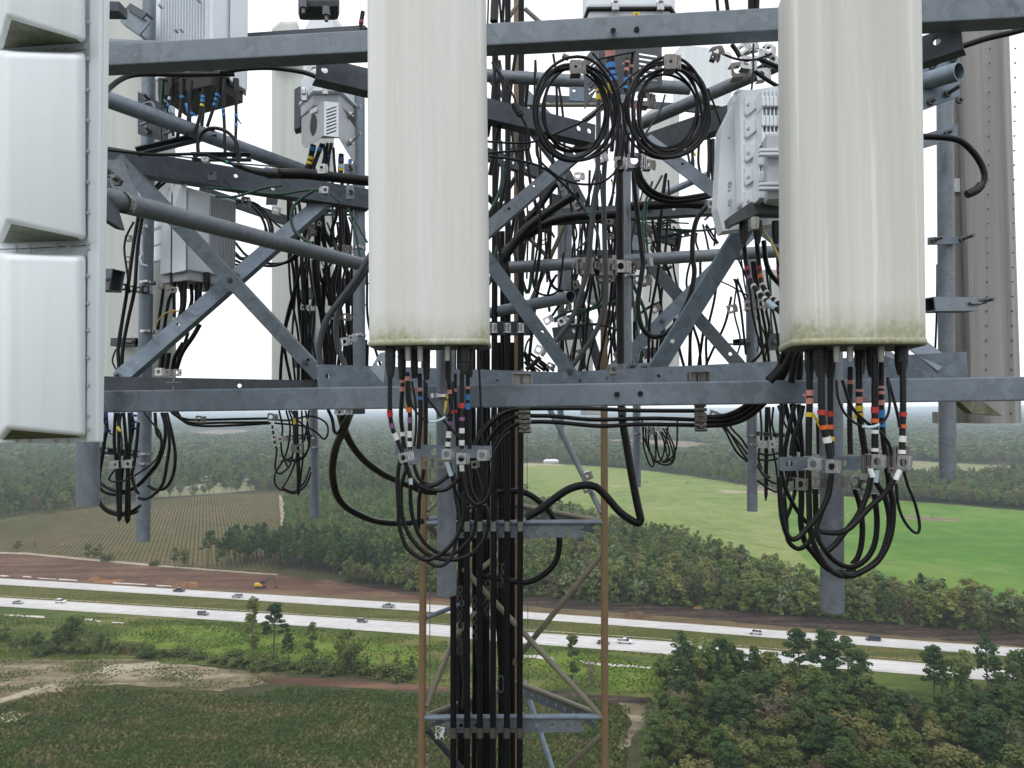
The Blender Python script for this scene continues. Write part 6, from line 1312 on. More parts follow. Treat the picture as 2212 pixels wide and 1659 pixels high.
cab('ribbed cable with pink and blue tape left of the pipe in the centre bundle', K, 38, 1.84, '1500,-120 1506,200 1490,460', bands=[(-14, 22, 'pink'), (45, 92, 'blue')], corr=True)
cab('ribbed dark cable right beside the left face of the centre pipe', K, 36, 1.9, '1545,-50 1548,170 1545,450', corr=True)
cab('thin black wire in the left of the centre bundle', K, 18, 1.8, '1440,-60 1468,110 1472,300 1458,440'); cab('thin cable making a shallow swag across the centre pipe', K, 17, 1.72, '1420,-60 1436,110 1500,205 1570,250 1650,240 1722,195 1752,100 1758,-60')
cab('grey tape-wrapped stretch of the shallow swag on the centre pipe', K, 21, 1.715, '1570,250 1610,252 1650,241 1700,215', 'tape_pale_blue'); cab('black cable slanting across the centre pipe down to the right clamps', K, 20, 1.76, '1535,-70 1556,60 1620,150 1700,260 1810,380')
cab('cable with red, violet and white tape just right of the centre pipe', K, 36, 1.82, '1718,-130 1742,120 1732,250 1716,460', bands=[(-10, 22, 'pink'), (130, 190, 'red'), (234, 282, 'violet'), (322, 372, 'white'), (414, 450, 'white')], flags=[(1705, 90, 'yellow', -14, 100, 22), (1712, 45, 'yellow', 5, 30, 24)])
cab('ribbed cable with red, violet and white tape in the right of the centre bundle', K, 38, 1.78, '1826,-120 1826,200 1824,460', bands=[(105, 152, 'red'), (205, 252, 'violet'), (295, 346, 'white'), (390, 440, 'white')], corr=True)
cab('cable with two bright blue tapes at the right of the centre bundle', K, 32, 1.84, '1872,-120 1872,200 1888,460', bands=[(-10, 10, 'pink'), (38, 82, 'blue'), (112, 162, 'blue')]); cab('slim reddish-taped cable in the right of the centre bundle', K, 22, 1.86, '1776,-120 1776,100 1784,300 1790,440', bands=[(-5, 20, 'pink'), (150, 175, 'red')])
cab('thin black cable hanging straight from beside the centre antenna to the rightmost clamp', K, 18, 1.8, '1945,-500 1958,-200 1970,100 1986,440')
gM = 'black cables looped under the centre antenna'
LM = 'black cable looping under the clamp bar of the centre antenna'
for s, w_, dd, cr in (('230,330 205,420 192,620 205,900 212,1100 290,1340 420,1462 530,1500 640,1468 740,1400 850,1280 930,1110 958,950 958,720', 50, 1.74, 0), ('300,430 240,620 232,800 250,1000 320,1200 440,1360 560,1450 700,1492 850,1500 1000,1462 1110,1380 1200,1250 1240,1100 1236,950 1200,860', 48, 1.86, 0),
  ('345,600 340,760 365,1000 430,1190 520,1320 640,1412 760,1442 860,1420 950,1350 1050,1240 1092,1100 1092,950 1060,840', 46, 1.9, 0), ('495,450 472,620 442,800 438,1000 430,1150', 46, 1.92, 0), ('480,1460 580,1550 680,1572 770,1530 832,1430 872,1250 902,1080 888,900 862,760 842,500', 46, 1.82, 1),
  ('300,420 350,560 440,640 560,690 700,700 800,660 900,560 940,480', 48, 1.76, 0), ('380,400 440,560 540,630 640,620 790,530', 42, 1.8, 0), ('790,380 832,560 862,700 930,800 1010,850', 46, 1.78, 0), ('930,440 962,620 1000,760 1080,852 1150,855 1232,780 1272,650 1292,450 1304,300 1345,200 1420,80 1500,20', 46, 1.74, 0),
  ('1000,400 1020,560 1060,720 1130,835 1182,760 1212,600 1212,380', 40, 1.82, 0), ('1080,420 1130,560 1152,700 1120,860 1000,900', 36, 1.88, 0), ('1040,380 1040,600 1000,800', 40, 1.9, 1), ('960,470 1000,640 1080,800 1160,820', 34, 1.9, 0)):
    cab(LM, 'E7', w_, dd, s, 'rubber', gM, corr=bool(cr), n=10)
cab('thin wire loop hanging low at the right of the centre bundle', 'E7', 16, 1.76, '965,640 942,800 942,930 980,1012 1030,985 1065,900'); cab('white label sleeve on a cable under the centre clamp bar', 'E7', 54, 1.74, '760,370 790,460 815,530', 'tape_pale_blue'); cab('small blue-white label sleeve on the left loop under the centre antenna', 'E7', 46, 1.74, '345,560 348,630', 'tape_pale_blue')
cab('white sleeve under the large square clamp of the centre bar', 'E7', 56, 1.74, '935,405 938,475', 'label_white')
for (x, y, w_, tl, yw, mt, lb) in ((255, 320, 100, -12, -8, 'stainless', 'tilted square clamp at the left end of the centre bar'), (758, 280, 108, 2, 0, 'stainless', 'square clamp in front of the centre pipe'), (930, 330, 118, 1, 4, 'stainless', 'largest square clamp right of the centre pipe'), (1170, 290, 114, 3, 6, 'stainless', 'square clamp at the right end of the centre bar'), (690, 385, 104, 0, 0, 'stainless_dull', 'dull clamp half hidden under the centre bar before the pipe'), (1082, 400, 74, -6, 10, 'stainless_dull', 'small dull clamp under the right half of the centre bar'), (530, 385, 96, 0, 0, 'stainless_dull', 'dark clamp block left of the centre pipe under the bar')):
    hanger(lb, 'E7', x, y, 1.70 if mt == 'stainless' else 1.83, w_, tl, yw, mt, ribs=4 if x < 300 else 2)
# ======== bundle under the right antenna
for x, y0, y1, wt, wb, dd, m_, lb in ((765, 1095, 1290, 68, 46, 1.66, 'black_plastic', 'first'), (838, 1090, 1300, 88, 50, 1.58, 'black_plastic', 'second'), (905, 1090, 1310, 66, 44, 1.66, 'black_plastic', 'third'), (1108, 1100, 1280, 76, 46, 1.65, 'black_plastic', 'fourth'), (1190, 1095, 1300, 80, 46, 1.58, 'black_plastic', 'fifth'), (1385, 1085, 1290, 86, 46, 1.55, 'black_plastic', 'last')):
    boot('black boot under the right antenna, %s of the black ones from the left' % lb, 'B4', x, y0, y1, wt, wb, dd, m_)
for x, lb in ((947, 'left'), (1037, 'middle'), (1246, 'right')): boot('pale connector under the right antenna, %s of the pale three' % lb, 'B4', x, 1080, 1200, 42, 34, 1.54, 'connector')
K = 'C4'
cab('cable with two pink and one yellow tape at the left of the right bundle', K, 44, 1.63, '765,-240 765,80 760,250 758,450', bands=[(12, 52, 'pink'), (70, 110, 'pink'), (148, 190, 'yellow')], flags=[(735, 40, 'pink', -12, 8, 30), (790, 165, 'yellow', 40, 90, 16)])
cab('fat ribbed cable with red, orange and white tape left of the right pipe', K, 50, 1.56, '843,-220 846,150 862,270 885,350 905,470', bands=[(140, 192, 'red'), (234, 285, 'orange'), (313, 362, 'white')], corr=True)
cab('ribbed cable with red and orange tape in front of the right pipe', K, 40, 1.62, '905,-200 906,250 915,450', bands=[(142, 190, 'red'), (232, 280, 'orange'), (320, 360, 'yellow')], corr=True)
cab('ribbed black cable right of the right pipe crossing the beam', K, 38, 1.68, '1040,-150 1036,200 1040,440', bands=[(-72, -30, 'pink')], corr=True); cab('cable with pink and yellow tape in the middle of the right bundle', K, 44, 1.62, '1100,-200 1100,130 1120,300 1142,440', bands=[(14, 32, 'pink'), (48, 92, 'pink'), (112, 150, 'yellow'), (178, 205, 'yellow')], flags=[(1080, 130, 'yellow', -18, 80, 20), (1125, 60, 'pink', 22, 16, 18)])
cab('cable with bright red, orange and white tape in the right bundle', K, 44, 1.55, '1206,-220 1206,300 1206,450', bands=[(128, 170, 'red'), (208, 236, 'orange'), (258, 335, 'white'), (378, 424, 'white')]); cab('cable with pink bands and a blue tape in the right bundle', K, 38, 1.6, '1248,-200 1250,120 1260,300 1278,450', bands=[(-4, 14, 'pink'), (28, 50, 'pink'), (74, 108, 'pink'), (138, 190, 'blue'), (215, 250, 'blue')])
cab('rightmost ribbed cable of the right bundle with red, orange and white tape', K, 44, 1.53, '1395,-180 1396,120 1392,300 1388,450', bands=[(143, 195, 'red'), (228, 275, 'orange'), (313, 362, 'white'), (398, 442, 'white')], corr=True)
cab('thin cable making a shallow swag across the right bundle', K, 17, 1.5, '945,-60 958,60 1000,160 1070,228 1150,257 1240,238 1290,180 1306,80 1290,-60'); cab('grey tape-wrapped stretch of the swag on the right bundle', K, 22, 1.497, '1120,250 1160,258 1205,252 1235,238', 'tape_pale_blue'); cab('black cable slanting down to the right across the right bundle', K, 22, 1.56, '985,-60 1050,120 1150,225 1240,290 1300,370 1322,450')
cab('thin cable slanting towards the rightmost ribbed cable', K, 20, 1.52, '1290,-80 1330,60 1360,180 1374,260'); gS = 'black cables dropping at the left of the right bundle'
many('black cable dropping left of the right antenna bundle into its loops', K, 30, 1.9, ['575,100 570,450 576,640', '665,100 612,330 598,450 620,620', '690,100 716,440 716,680', '640,100 680,300 660,450 636,620', '722,110 702,200 655,330 640,450', '822,220 828,440', '600,100 640,260 700,420'], 'rubber', gS)
gN = 'black cables looped under the right antenna'; LN = 'black cable looping under the clamp bar of the right antenna'
for s, w_, dd, cr in (('18,480 60,640 130,780 200,880 240,920', 34, 1.8, 0), ('8,540 22,800 52,960 95,1042 155,1042 235,962 335,840 405,700 428,560 432,440', 42, 1.62, 0), ('45,700 62,900 82,1062 160,1128 240,1082 300,980', 38, 1.76, 0), ('186,480 188,760 182,900 212,1060 282,1160 400,1290 520,1325 620,1292', 46, 1.8, 0),
  ('245,470 250,760 262,980 302,1120 400,1272 500,1342 620,1336 740,1272 832,1180 890,1010 900,860 862,700 802,600 772,500', 50, 1.7, 1), ('300,640 312,950 352,1090 430,1200 520,1262 620,1272 722,1200 782,1080 800,900 780,680', 44, 1.74, 0), ('942,560 862,680 742,790 640,900 560,972 460,1000 340,988', 44, 1.56, 0),
  ('765,470 722,680 642,860 542,990 462,1090 398,1145', 44, 1.62, 0), ('880,460 902,620 930,760 922,950 882,1100 802,1230 702,1300 600,1345 520,1332', 46, 1.66, 0), ('620,640 662,780 682,950 672,1100 642,1200 600,1255', 44, 1.8, 0), ('420,560 400,700 350,830 310,960 330,1060 390,1150', 46, 1.68, 1), ('130,480 140,620 110,760 60,900', 30, 1.84, 0), ('90,470 60,640 40,760 44,900', 28, 1.86, 0)):
    cab(LN, 'F3', w_, dd, s, 'rubber', gN, corr=bool(cr), n=10)
cab('thin black cable in a long narrow loop at the far right over the green field', 'F3', 24, 1.55, '955,600 970,760 1010,880 1070,968 1118,1000 1142,980 1142,900 1102,740 1052,620 1018,500')
cab('white sleeve under the second clamp from the right on the right bar', 'F3', 44, 1.5, '745,480 765,545', 'label_white'); cab('white label sleeve under the rightmost clamp of the right bar', 'F3', 44, 1.5, '985,490 950,570', 'label_white'); cab('blue-white label sleeve beside the white sleeve on the right bar', 'F3', 36, 1.6, '800,490 790,590', 'tape_pale_blue')
for (x, y, w_, tl, yw, mt, lb) in ((282, 440, 92, 2, 4, 'stainless', 'leftmost square clamp on the right bar'), (430, 460, 96, 4, 4, 'stainless', 'second square clamp on the right bar, before the pipe'), (800, 420, 100, 3, 8, 'stainless', 'second square clamp from the right on the right bar'), (1010, 428, 104, 5, 8, 'stainless', 'rightmost square clamp on the right bar'), (178, 605, 84, 4, 10, 'stainless_dull', 'dull clamp below the left end of the right bar'), (458, 582, 84, 0, 0, 'stainless_dull', 'dull clamp below the right bar before the pipe'), (620, 590, 84, 0, 0, 'stainless', 'ribbed clamp below the middle of the right bar'), (700, 615, 80, 4, 0, 'stainless_dull', 'ribbed dull clamp beside it below the right bar'), (330, 590, 70, 0, 0, 'stainless_dull', 'half hidden dull clamp left of the right pipe')):
    hanger(lb, 'F3', x, y, 1.5 if w_ > 90 else 1.64, w_, tl, yw, mt, ribs=3, side=-1 if x in (620,) else 1)
for (x, y, d_, w_, rg) in ((690, 420, 1.68, 20, 'F3'), (900, 410, 1.62, 20, 'F3'), (935, 400, 1.6, 18, 'F3')):
    mb = MB(); p = PR(rg, x, y, d_)
    for i in range(4): q = p+Vector((.012*i, .004*i, 0)); cyl(mb, q-Vector((0, 0, .028)), q+Vector((0, 0, .028)), .005, n=8)
    thing_mb('cable_hanger', 'ribbed strap clamp seen edge-on on the right bar, %s' % {690: 'left of the blue-taped cable', 900: 'nearest the rightmost clamp', 935: 'behind the rightmost clamp'}[x], 'clamp', mb, 'stainless_dull')
# ======== level trio under the lower beam and clamps
K = 'C3'
for s, lb in (('60,560 110,450 170,345 260,255 370,208 500,206 650,210 950,235 1400,226 1740,236', 'middle'), ('120,600 150,520 200,410 280,320 370,268 500,252 700,260 1000,285 1300,272 1740,278', 'lowest'), ('20,520 70,380 150,270 260,185 380,155 560,150 900,150 1300,165 1760,168', 'top')):
    cab('black cable running level under the lower beam right of the tower, %s of three' % lb, K, 32, (2.35, 2.3), s, n=10)
cab('black cable bending from the level run down beside the centre loops', K, 30, 2.4, '-10,560 30,420 100,300 200,210 330,160 420,150')
for s, lb in (('70,190 200,180 320,125 430,20 500,-60 560,-150 600,-260', 'top'), ('70,215 210,205 340,150 450,50 530,-50 590,-150 625,-260', 'middle'), ('70,245 220,235 350,185 470,80 550,-30 620,-150 660,-260', 'lowest')):
    cab('black cable climbing from the level run behind the right antenna, %s of three' % lb, 'C4', 40, (2.3, 1.95), s, n=10)
for x, y, lb in ((410, 195, 'upper clamp of the left stack on the level cable run'), (414, 275, 'lower clamp of the left stack on the level cable run'), (1768, 175, 'upper clamp of the right stack on the level cable run'), (1770, 262, 'lower clamp of the right stack on the level cable run')):
    mb = MB(); p = PR(K, x, y, 2.24)
    for i in range(4): cyl(mb, p+Vector((-.018, 0, .021-.014*i)), p+Vector((.018+.002*(i % 2), 0, .021-.014*i)), .0055, n=8)
    bevbox(mb, p+Vector((0, .008, 0)), Vector((1, 0, 0)), Vector((0, 1, 0)), Vector((0, 0, 1)), .030, .008, .048, .001)
    for i in (-1, 1): bevbox(mb, p+Vector((0, -.007, .009*i)), Vector((1, 0, 0)), Vector((0, 1, 0)), Vector((0, 0, 1)), .010, .008, .009, .001)
    thing_mb('cable_hanger', lb, 'clamp', mb, 'stainless_dull')
cab('fat black trunk cable dropping through the middle and hooking back up at the tower', 'D', 17, 3.05, '1337,270 1339,420 1340,600 1341,820 1344,900 1352,950 1362,1010 1373,1070 1381,1108 1384,1122 1378,1130 1364,1124 1338,1105 1312,1075 1288,1052 1262,1048 1230,1056 1200,1075 1168,1100 1136,1118', n=14)
cab('fat black hose circling behind the trunks and out over the drilled plate', K, 46, (4.0, 4.05), '205,795 300,785 420,800 520,860 620,960 670,1100 682,1200 652,1330 560,1430 440,1488 300,1480 150,1450 40,1438', n=12)
for x, y, lb in ((895, 672, 'upper'), (890, 770, 'lower')): hanger('small steel clamp, %s of two, on the leaning tower brace over the green field' % lb, K, x, y, 3.9, 56, -18, 0, 'stainless', hole=.2, ribs=2)
# ======== bunch by the pipe left of the right antenna, far round coil
gP = 'thin black cables by the pipe left of the right antenna'
many('thin black cable in the bunch at the pipe left of the right antenna', 'C4', 15, 4.0, ['150,170 200,265 280,355 345,440', '160,190 230,300 290,400 345,480', '140,200 200,290 270,420 345,490', '175,175 250,280 300,330 345,400', '410,470 480,482 550,468', '410,515 460,590 520,632 560,640', '410,615 470,660 530,692 560,685', '470,120 466,400 466,715 474,720 478,500 482,120', '492,120 502,320 532,480 548,600 552,690', '600,120 572,320 560,460', '415,430 480,445 560,430', '430,120 440,300 420,450 440,540', '520,120 512,240 540,330', '550,110 600,240 640,290 690,300', '418,500 440,560 500,600'], 'rubber', gP)
for x, lb in ((445, 'left'), (515, 'right')): hanger('pale clamp, %s of two, beside the pipe left of the right antenna' % lb, 'C4', x, 372, 3.9, 46, 4, 0, 'stainless', ribs=3, hole=.22)
hanger('steel clamp behind the right stack under the beam', 'C4', 115, 180, 4.2, 60, 20, 0, 'stainless_dull', ribs=3)
gC = 'thin black cables of the far round coil under the beam'
many('thin black cable of the far round coil hanging beside the far pipe', 'C3', 14, 5.2, ['1330,290 1330,430 1360,540 1388,595 1412,580 1392,520 1370,420 1375,290', '1345,290 1360,440 1420,550 1500,585 1560,560 1572,470 1540,380 1500,300', '1380,290 1370,450 1440,560 1520,582 1562,520 1530,400 1480,300', '1405,290 1424,430 1420,560 1392,500', '1440,290 1492,420 1470,540 1420,565', '1592,230 1588,420 1560,510 1500,560', '1320,240 1335,380 1400,520', '1455,300 1510,400 1530,500 1480,570', '1520,290 1500,440 1520,540', '1425,300 1440,470 1480,560 1545,545'], 'rubber', gC)
hanger('pale square clamp above the far round coil', 'C3', 1438, 312, 5.0, 34, 0, 0, 'stainless'); hanger('ribbed clamp above the left of the far round coil', 'C3', 1375, 325, 5.0, 44, 0, 0, 'stainless_dull', ribs=4)
cab('dark trunk end in the clamp plate under the lower beam at the middle', 'C3', 60, 2.7, '1170,140 1168,200', 'galv_dark')
# ======== upper left: cables under the radio
K = 'E1'; d = 3.0
cab('thin dark green wire, leftmost under the upper left radio', K, 26, d, '785,90 765,400 772,840', 'green_wire'); cab('thin cable with pale blue tape and a trailing blue flag under the upper left radio', K, 30, d, '888,170 866,330 845,420 850,480 900,640 920,760', bands=[(285, 325, 'pale_blue'), (365, 405, 'blue')], flags=[(840, 420, 'blue', -20, 70, 26), (850, 400, 'blue', 110, 150, 12)])
cab('ribbed black cable with one blue tape under the upper left radio', K, 48, d, '1032,60 1025,300 992,560 972,790', bands=[(262, 306, 'blue')], corr=True); cab('black cable with a large dangling blue ribbon under the upper left radio', K, 34, d, '1145,90 1125,380 1100,560 1090,760', flags=[(1075, 360, 'blue', 30, 130, 34), (1110, 470, 'blue', 110, 50, 36)])
cab('dark cable close behind the dangling blue ribbon', K, 30, d+.05, '1135,380 1128,600 1160,760'); cab('black cable with two blue and one yellow tape under the upper left radio', K, 44, d, '1290,180 1278,330 1250,500 1212,640 1180,745', bands=[(260, 300, 'blue'), (318, 356, 'blue'), (382, 412, 'yellow')]); cab('dark cable behind the yellow-taped one under the upper left radio', K, 42, d+.06, '1292,200 1284,480 1270,640 1285,730')
cab('cable leaning left with three blue tape flags under the upper left radio', K, 40, d, '1470,190 1440,330 1390,490 1335,650', bands=[(235, 278, 'blue'), (298, 338, 'blue'), (354, 396, 'blue')], flags=[(1470, 262, 'blue', 36, 22, 24), (1445, 320, 'blue', 32, 10, 24), (1430, 385, 'blue', 36, 18, 24)])
cab('cable with a wide blue tape, second from the right under the upper left radio', K, 38, d, '1532,200 1532,400 1545,600 1556,970', bands=[(425, 465, 'blue'), (485, 528, 'blue')]); cab('rightmost cable under the upper left radio with blue tape and a hanging flag', K, 36, d, '1690,200 1690,400 1690,600 1685,820 1682,980', bands=[(488, 555, 'blue'), (615, 660, 'blue')], flags=[(1700, 540, 'blue', 62, 85, 22)])
cab('black cable arching up and over the slotted rail at the upper left', K, 44, 2.85, '1225,960 1222,850 1262,740 1340,682 1440,668 1560,702 1660,790 1712,900 1718,1085', n=10)
cab('dark cable hanging behind the white panel edge and arching under the top beam', 'A1', 42, (2.2, 2.5), '780,860 830,780 880,720 960,655 1060,612 1200,600 1500,605 1900,600', n=10); cab('black cable under the top beam curving down towards the bracket near the centre antenna', 'A2', 36, 2.4, '-40,560 150,530 350,524 500,540 620,562 720,600', n=10)
cab('long thin cable with green and blue tape lying on the dark left angle', K, 38, (2.85, 3.0), '-20,915 300,955 700,992 1250,985 1400,1022 1560,1080 1750,1140 1900,1198 2080,1222 2212,1230', bands=[(1545, 1612, 'green', 1), (1650, 1720, 'navy', 1)], n=10); cab('thin cable lying just under the long taped cable at the left', K, 18, 3.02, '-20,900 300,938 700,985 1400,1060 1700,1100 2212,1142')
cab('fat taped end of the black trunk going behind the centre antenna', 'A2', 80, (3.0, 3.1), '330,1335 400,1340 600,1342 800,1362 1000,1385 1150,1400', n=16, bands=[(578, 612, 'blue', 1), (632, 668, 'green', 1)]); cab('tape-wrapped splice between the thin cable and the fat trunk at the left', 'A2', 60, 2.98, '60,1268 130,1292 230,1318 330,1335 420,1340', 'black_plastic', ws=(.55, 1.3), n=14)
hanger('silver clamp on the dark left angle holding the long taped cable', K, 1310, 1045, 2.8, 95, 4, 0, 'stainless', ribs=0, hole=.1, asp=.6); quadplate('small square tab with a hole under the dark left angle', K, [(1345, 1310), (1460, 1310), (1460, 1205), (1345, 1205)], 2.95, holes=[(1392, 1230, .006)])
cab('thin dark cable dropping from the angle towards the radio at the left', K, 16, 3.0, '1540,1310 1640,1400 1760,1500 1860,1530'); many('dark cable slanting down left of the middle radio', K, 34, 3.25, ['900,1250 820,1330 700,1430', '830,1250 760,1330 690,1400'], 'rubber', 'dark cables left of the middle radio')
# green wires
for reg, w_, dd, s, lb in (('E1', 30, 3.0, '1310,1395 1500,1410 1700,1420 1900,1450 2212,1478', 'upper green wire crossing right of the left radio'), ('E1', 32, 2.95, '1440,1505 1650,1512 1850,1462 2050,1400 2260,1370', 'lower green wire crossing right of the left radio'), ('A2', 20, 3.0, '180,1475 400,1500 600,1470 700,1464 800,1490 890,1560', 'green wire passing the small silver clamp left of the centre antenna'),
  ('B2', 24, 2.9, '660,40 560,105 500,170 485,260 510,340 560,390 625,432', 'green wire curving down across the rising brace'), ('E2', 40, 3.5, '1190,205 1280,420 1330,640 1375,890', 'green wire beside the pipe left of the centre antenna'), ('E2', 36, 3.4, '1170,60 1280,250 1390,450 1500,640', 'dark green wire slanting to the centre antenna edge'),
  ('B3', 16, 3.4, '1225,-20 1170,150 1160,300 1182,520', 'left of two green wires beside the trunk cable'), ('B3', 16, 3.42, '1290,-60 1190,140 1180,300 1195,500 1190,640', 'right of two green wires beside the trunk cable'), ('B3', 18, 3.2, '600,-30 760,160 850,320 872,520', 'green wire crossing behind the two grey conduits'), ('B3', 16, 4.3, '1180,285 1400,310 1560,312 1700,288', 'level green wire behind the right hanging loop'),
  ('B3', 20, 3.6, '560,910 660,860 800,840 880,770 892,680', 'green wire sagging low in the middle, upper of three'), ('B3', 22, 3.6, '560,925 700,880 850,830 980,790', 'green wire sagging low in the middle, second of three'), ('B3', 20, 3.65, '640,960 800,945 900,955 990,985', 'green wire sagging low in the middle, lowest of three'), ('E6', 34, 4.0, '840,830 750,920 705,1100 765,1280 960,1425', 'green wire curving behind the lower brace'),
  ('A3', 14, 3.0, '1310,640 1280,740 1230,820 1180,900', 'thin green wire hanging from the louvred shroud'), ('E5', 18, 4.0, '470,1250 440,1400 450,1659', 'green wire left of the bent cable below the clamp row'), ('E4', 26, 3.3, '1160,1000 1280,900 1330,820', 'short green wire right of the rear tower brace')):
    cab(lb, reg, w_, dd, s, 'green_wire', cat='wire')
# coil of cables left-centre
gQ = 'black cables coiled right of the left radio'
many('black cable of the flat coil right of the left radio', 'B2', 15, 3.5, ['40,140 100,120 180,150 250,220 290,300 295,345', '60,150 140,128 220,180 280,260 310,350', '80,140 170,125 250,180 310,270 330,360', '100,130 190,130 280,190 330,280 345,370', '120,125 210,135 290,200 345,300 350,380', '130,120 240,150 340,260 410,320'], 'rubber', gQ)
many('black cable looping behind the thick stained pipe at the left', 'B2', 20, 3.7, ['530,505 450,572 340,602 240,592 150,590', '545,515 470,570 350,585 230,565', '70,500 130,545 230,500 300,430', '40,380 90,450 140,510 180,540', '75,520 120,552 190,545', '75,560 130,585 200,590', '70,590 140,598 240,560'], 'rubber', 'black cables behind the stained pipe')
hanger('silver clamp at the top of the flat coil right of the left radio', 'B2', 145, 125, 3.4, 56, -6, 0, 'stainless', ribs=1); hanger('silver clamp under the thin slanted angle right of the flat coil', 'B2', 368, 190, 4.1, 46, 8, 0, 'stainless', ribs=2); hanger('small silver clamp on the trunk cable left of the centre antenna', 'B2', 735, 40, 2.9, 46, 2, 0, 'stainless', ribs=3, side=-1)
hanger('square clamp above the fat trunk just left of the centre antenna', 'A2', 742, 1300, 2.95, 66, 0, 0, 'stainless', ribs=1); quadplate('bolted tab on the pipe left of the centre antenna above the trunk', 'A2', [(918, 1340), (990, 1340), (990, 1265), (918, 1265)], 3.4, bolts=[(965, 1300, .06)], mat_='galv'); quadplate('bolted tab on the pipe left of the centre antenna below the trunk', 'A2', [(935, 1535), (993, 1535), (993, 1430), (935, 1430)], 3.4, bolts=[(968, 1480, .04)], mat_='galv')
quadplate('dark round-headed bracket hanging over the flat coil', 'B2', [(300, 150), (380, 150), (390, 70), (310, 60)], 3.9)
# tangle between the braces left of the centre antenna
gT = 'dark cables tangled behind the steel left of the centre antenna'
lbT = 'dark cable in the tangle just left of the centre antenna'
for w_, s in ((90, '730,100 760,400 850,600 905,700'), (60, '985,-20 972,200 902,420 892,680'), (120, '1080,-40 1100,200 1150,420 1180,720'), (44, '1000,520 950,660'), (120, '660,180 660,450 650,700 630,1000 640,1300 690,1700'), (90, '600,940 620,1200 690,1700'), (60, '660,940 700,1200 800,1450 885,1700'), (44, '892,980 782,1180 742,1400 765,1700'), (44, '965,1085 892,1280 852,1500 852,1700'), (46, '1015,1100 992,1300 915,1700'), (20, '720,955 850,1200 1000,1350 1160,1420'), (84, '1185,1120 1162,1300 1200,1700'), (22, '485,930 335,1080 292,1240 330,1450 405,1680'), (36, '515,930 452,1100 445,1400 455,1700'), (34, '500,1000 480,1300 500,1680'), (26, '1000,300 1090,420 1110,660'), (30, '820,300 900,500 1000,640'), (24, '1050,640 960,560 900,520'), (26, '760,260 700,420 720,620'), (60, '1230,1080 1250,1400 1290,1700'), (20, '1270,1560 1400,1640 1480,1700')):
    cab(lbT, 'E2', w_, 3.9+.05*(len(s) % 6), s, 'rubber_matt', gT)
for w_, s in ((28, '600,690 598,880 572,960 570,1450'), (26, '588,700 600,900 622,1100 585,1440'), (50, '655,560 672,760 722,1000 752,1350'), (26, '760,600 770,750 790,900 790,1340'), (26, '870,700 850,950 900,1200 905,1340'), (36, '905,640 902,900 930,1345'), (22, '745,950 770,1150 780,1340'), (40, '1040,1180 1035,1345'), (18, '640,420 660,560 700,700 870,760 910,770'), (22, '720,620 790,850 850,990 880,1130 920,1330')):
    cab(lbT, 'B2', w_, 3.85+.05*(len(s) % 5), s, 'rubber_matt', gT)
cab('bent grey conduit sweeping from behind the centre antenna down to the beam, the outer one', 'B2', 46, 2.75, '1100,470 1040,570 960,700 850,850 755,980 705,1120 690,1230 705,1345', 'conduit', n=14); cab('bent grey conduit sweeping down to the beam inside the outer one', 'B2', 42, 2.8, '1100,580 1035,640 920,800 842,900 815,1050 830,1200 885,1345', 'conduit', n=14)
for x, y, w_, lb, dd in ((570, 905, 34, 'pale square clamp on the thin cables before the pale antenna at the left', 3.7), (620, 912, 34, 'ribbed clamp beside the pale square clamp on the thin cables', 3.7), (800, 970, 44, 'dark clamp low left of the centre antenna, left one', 3.8), (885, 975, 44, 'dark clamp low left of the centre antenna, right one', 3.8), (875, 1158, 52, 'tilted clamp on the pipe strap left of the centre antenna', 3.4), (925, 1132, 40, 'clamp next to the tilted one on the pipe strap', 3.4), (885, 478, 56, 'ribbed clamp row on the pipe above the stained pipe end', 3.7), (840, 470, 50, 'clamp at the left of the ribbed row above the stained pipe end', 3.75)):
    hanger(lb, 'B2', x, y, dd, w_, 4 if w_ != 52 else -10, 0, 'stainless' if w_ in (34, 52, 40) else 'stainless_dull', ribs=3)
for i in range(9):
    q = random.Random(60+i); x, y = q.uniform(470, 700), q.uniform(250, 620)
    hanger('one of the dark clamps tangled above the stained pipe near the centre antenna', 'E2', x, y, 3.8+.04*i, 70, q.uniform(-30, 30), q.uniform(-30, 30), 'stainless_dull', 'dark clamps tangled above the stained pipe', ribs=2)
# cables beside the left pipe
for s, w_, lb in (('1022,215 990,400 962,600 940,760 900,1000 870,1200 878,1380', 26, 'left of two black cables running down beside the left pipe'), ('1052,215 1018,420 1002,620 990,780 942,1000 905,1200 895,1380', 26, 'right of two black cables running down beside the left pipe'), ('985,275 932,380 915,480 935,640 955,800', 16, 'thin cable bowing left of the two beside the left pipe'), ('852,1215 828,1300 862,1375', 12, 'thin wire curling at the foot of the left antenna'), ('930,820 905,1000 880,1200', 14, 'thin cable between the two beside the left pipe')):
    cab(lb, 'B1', w_, 3.1, s, 'rubber')
gU = 'black cables under the middle left radio'
for w_, s, dd in ((24, '1218,650 1192,850 1160,1070', 3.35), (24, '1275,790 1240,870 1205,1090', 3.35), (28, '1330,700 1338,900 1290,1050 1250,1100', 3.3), (28, '1362,700 1355,900 1300,1010 1240,1080', 3.28), (26, '1402,690 1412,850 1380,950 1340,1050', 3.35), (24, '1445,690 1440,880 1400,960', 3.35), (26, '1475,760 1468,850 1420,960', 3.35), (24, '1430,700 1450,800 1445,900', 3.4), (34, '1472,1030 1420,1120 1340,1240 1295,1370', 3.5), (30, '1350,1165 1290,1270 1268,1370', 3.5), (34, '1242,1240 1222,1370', 3.45), (40, '1205,1210 1182,1370', 3.45), (24, '1385,1090 1350,1200 1320,1260', 3.5)):
    cab('black cable hanging under the middle left radio down to the lower clamp', 'B1', w_, dd, s, 'rubber', gU)
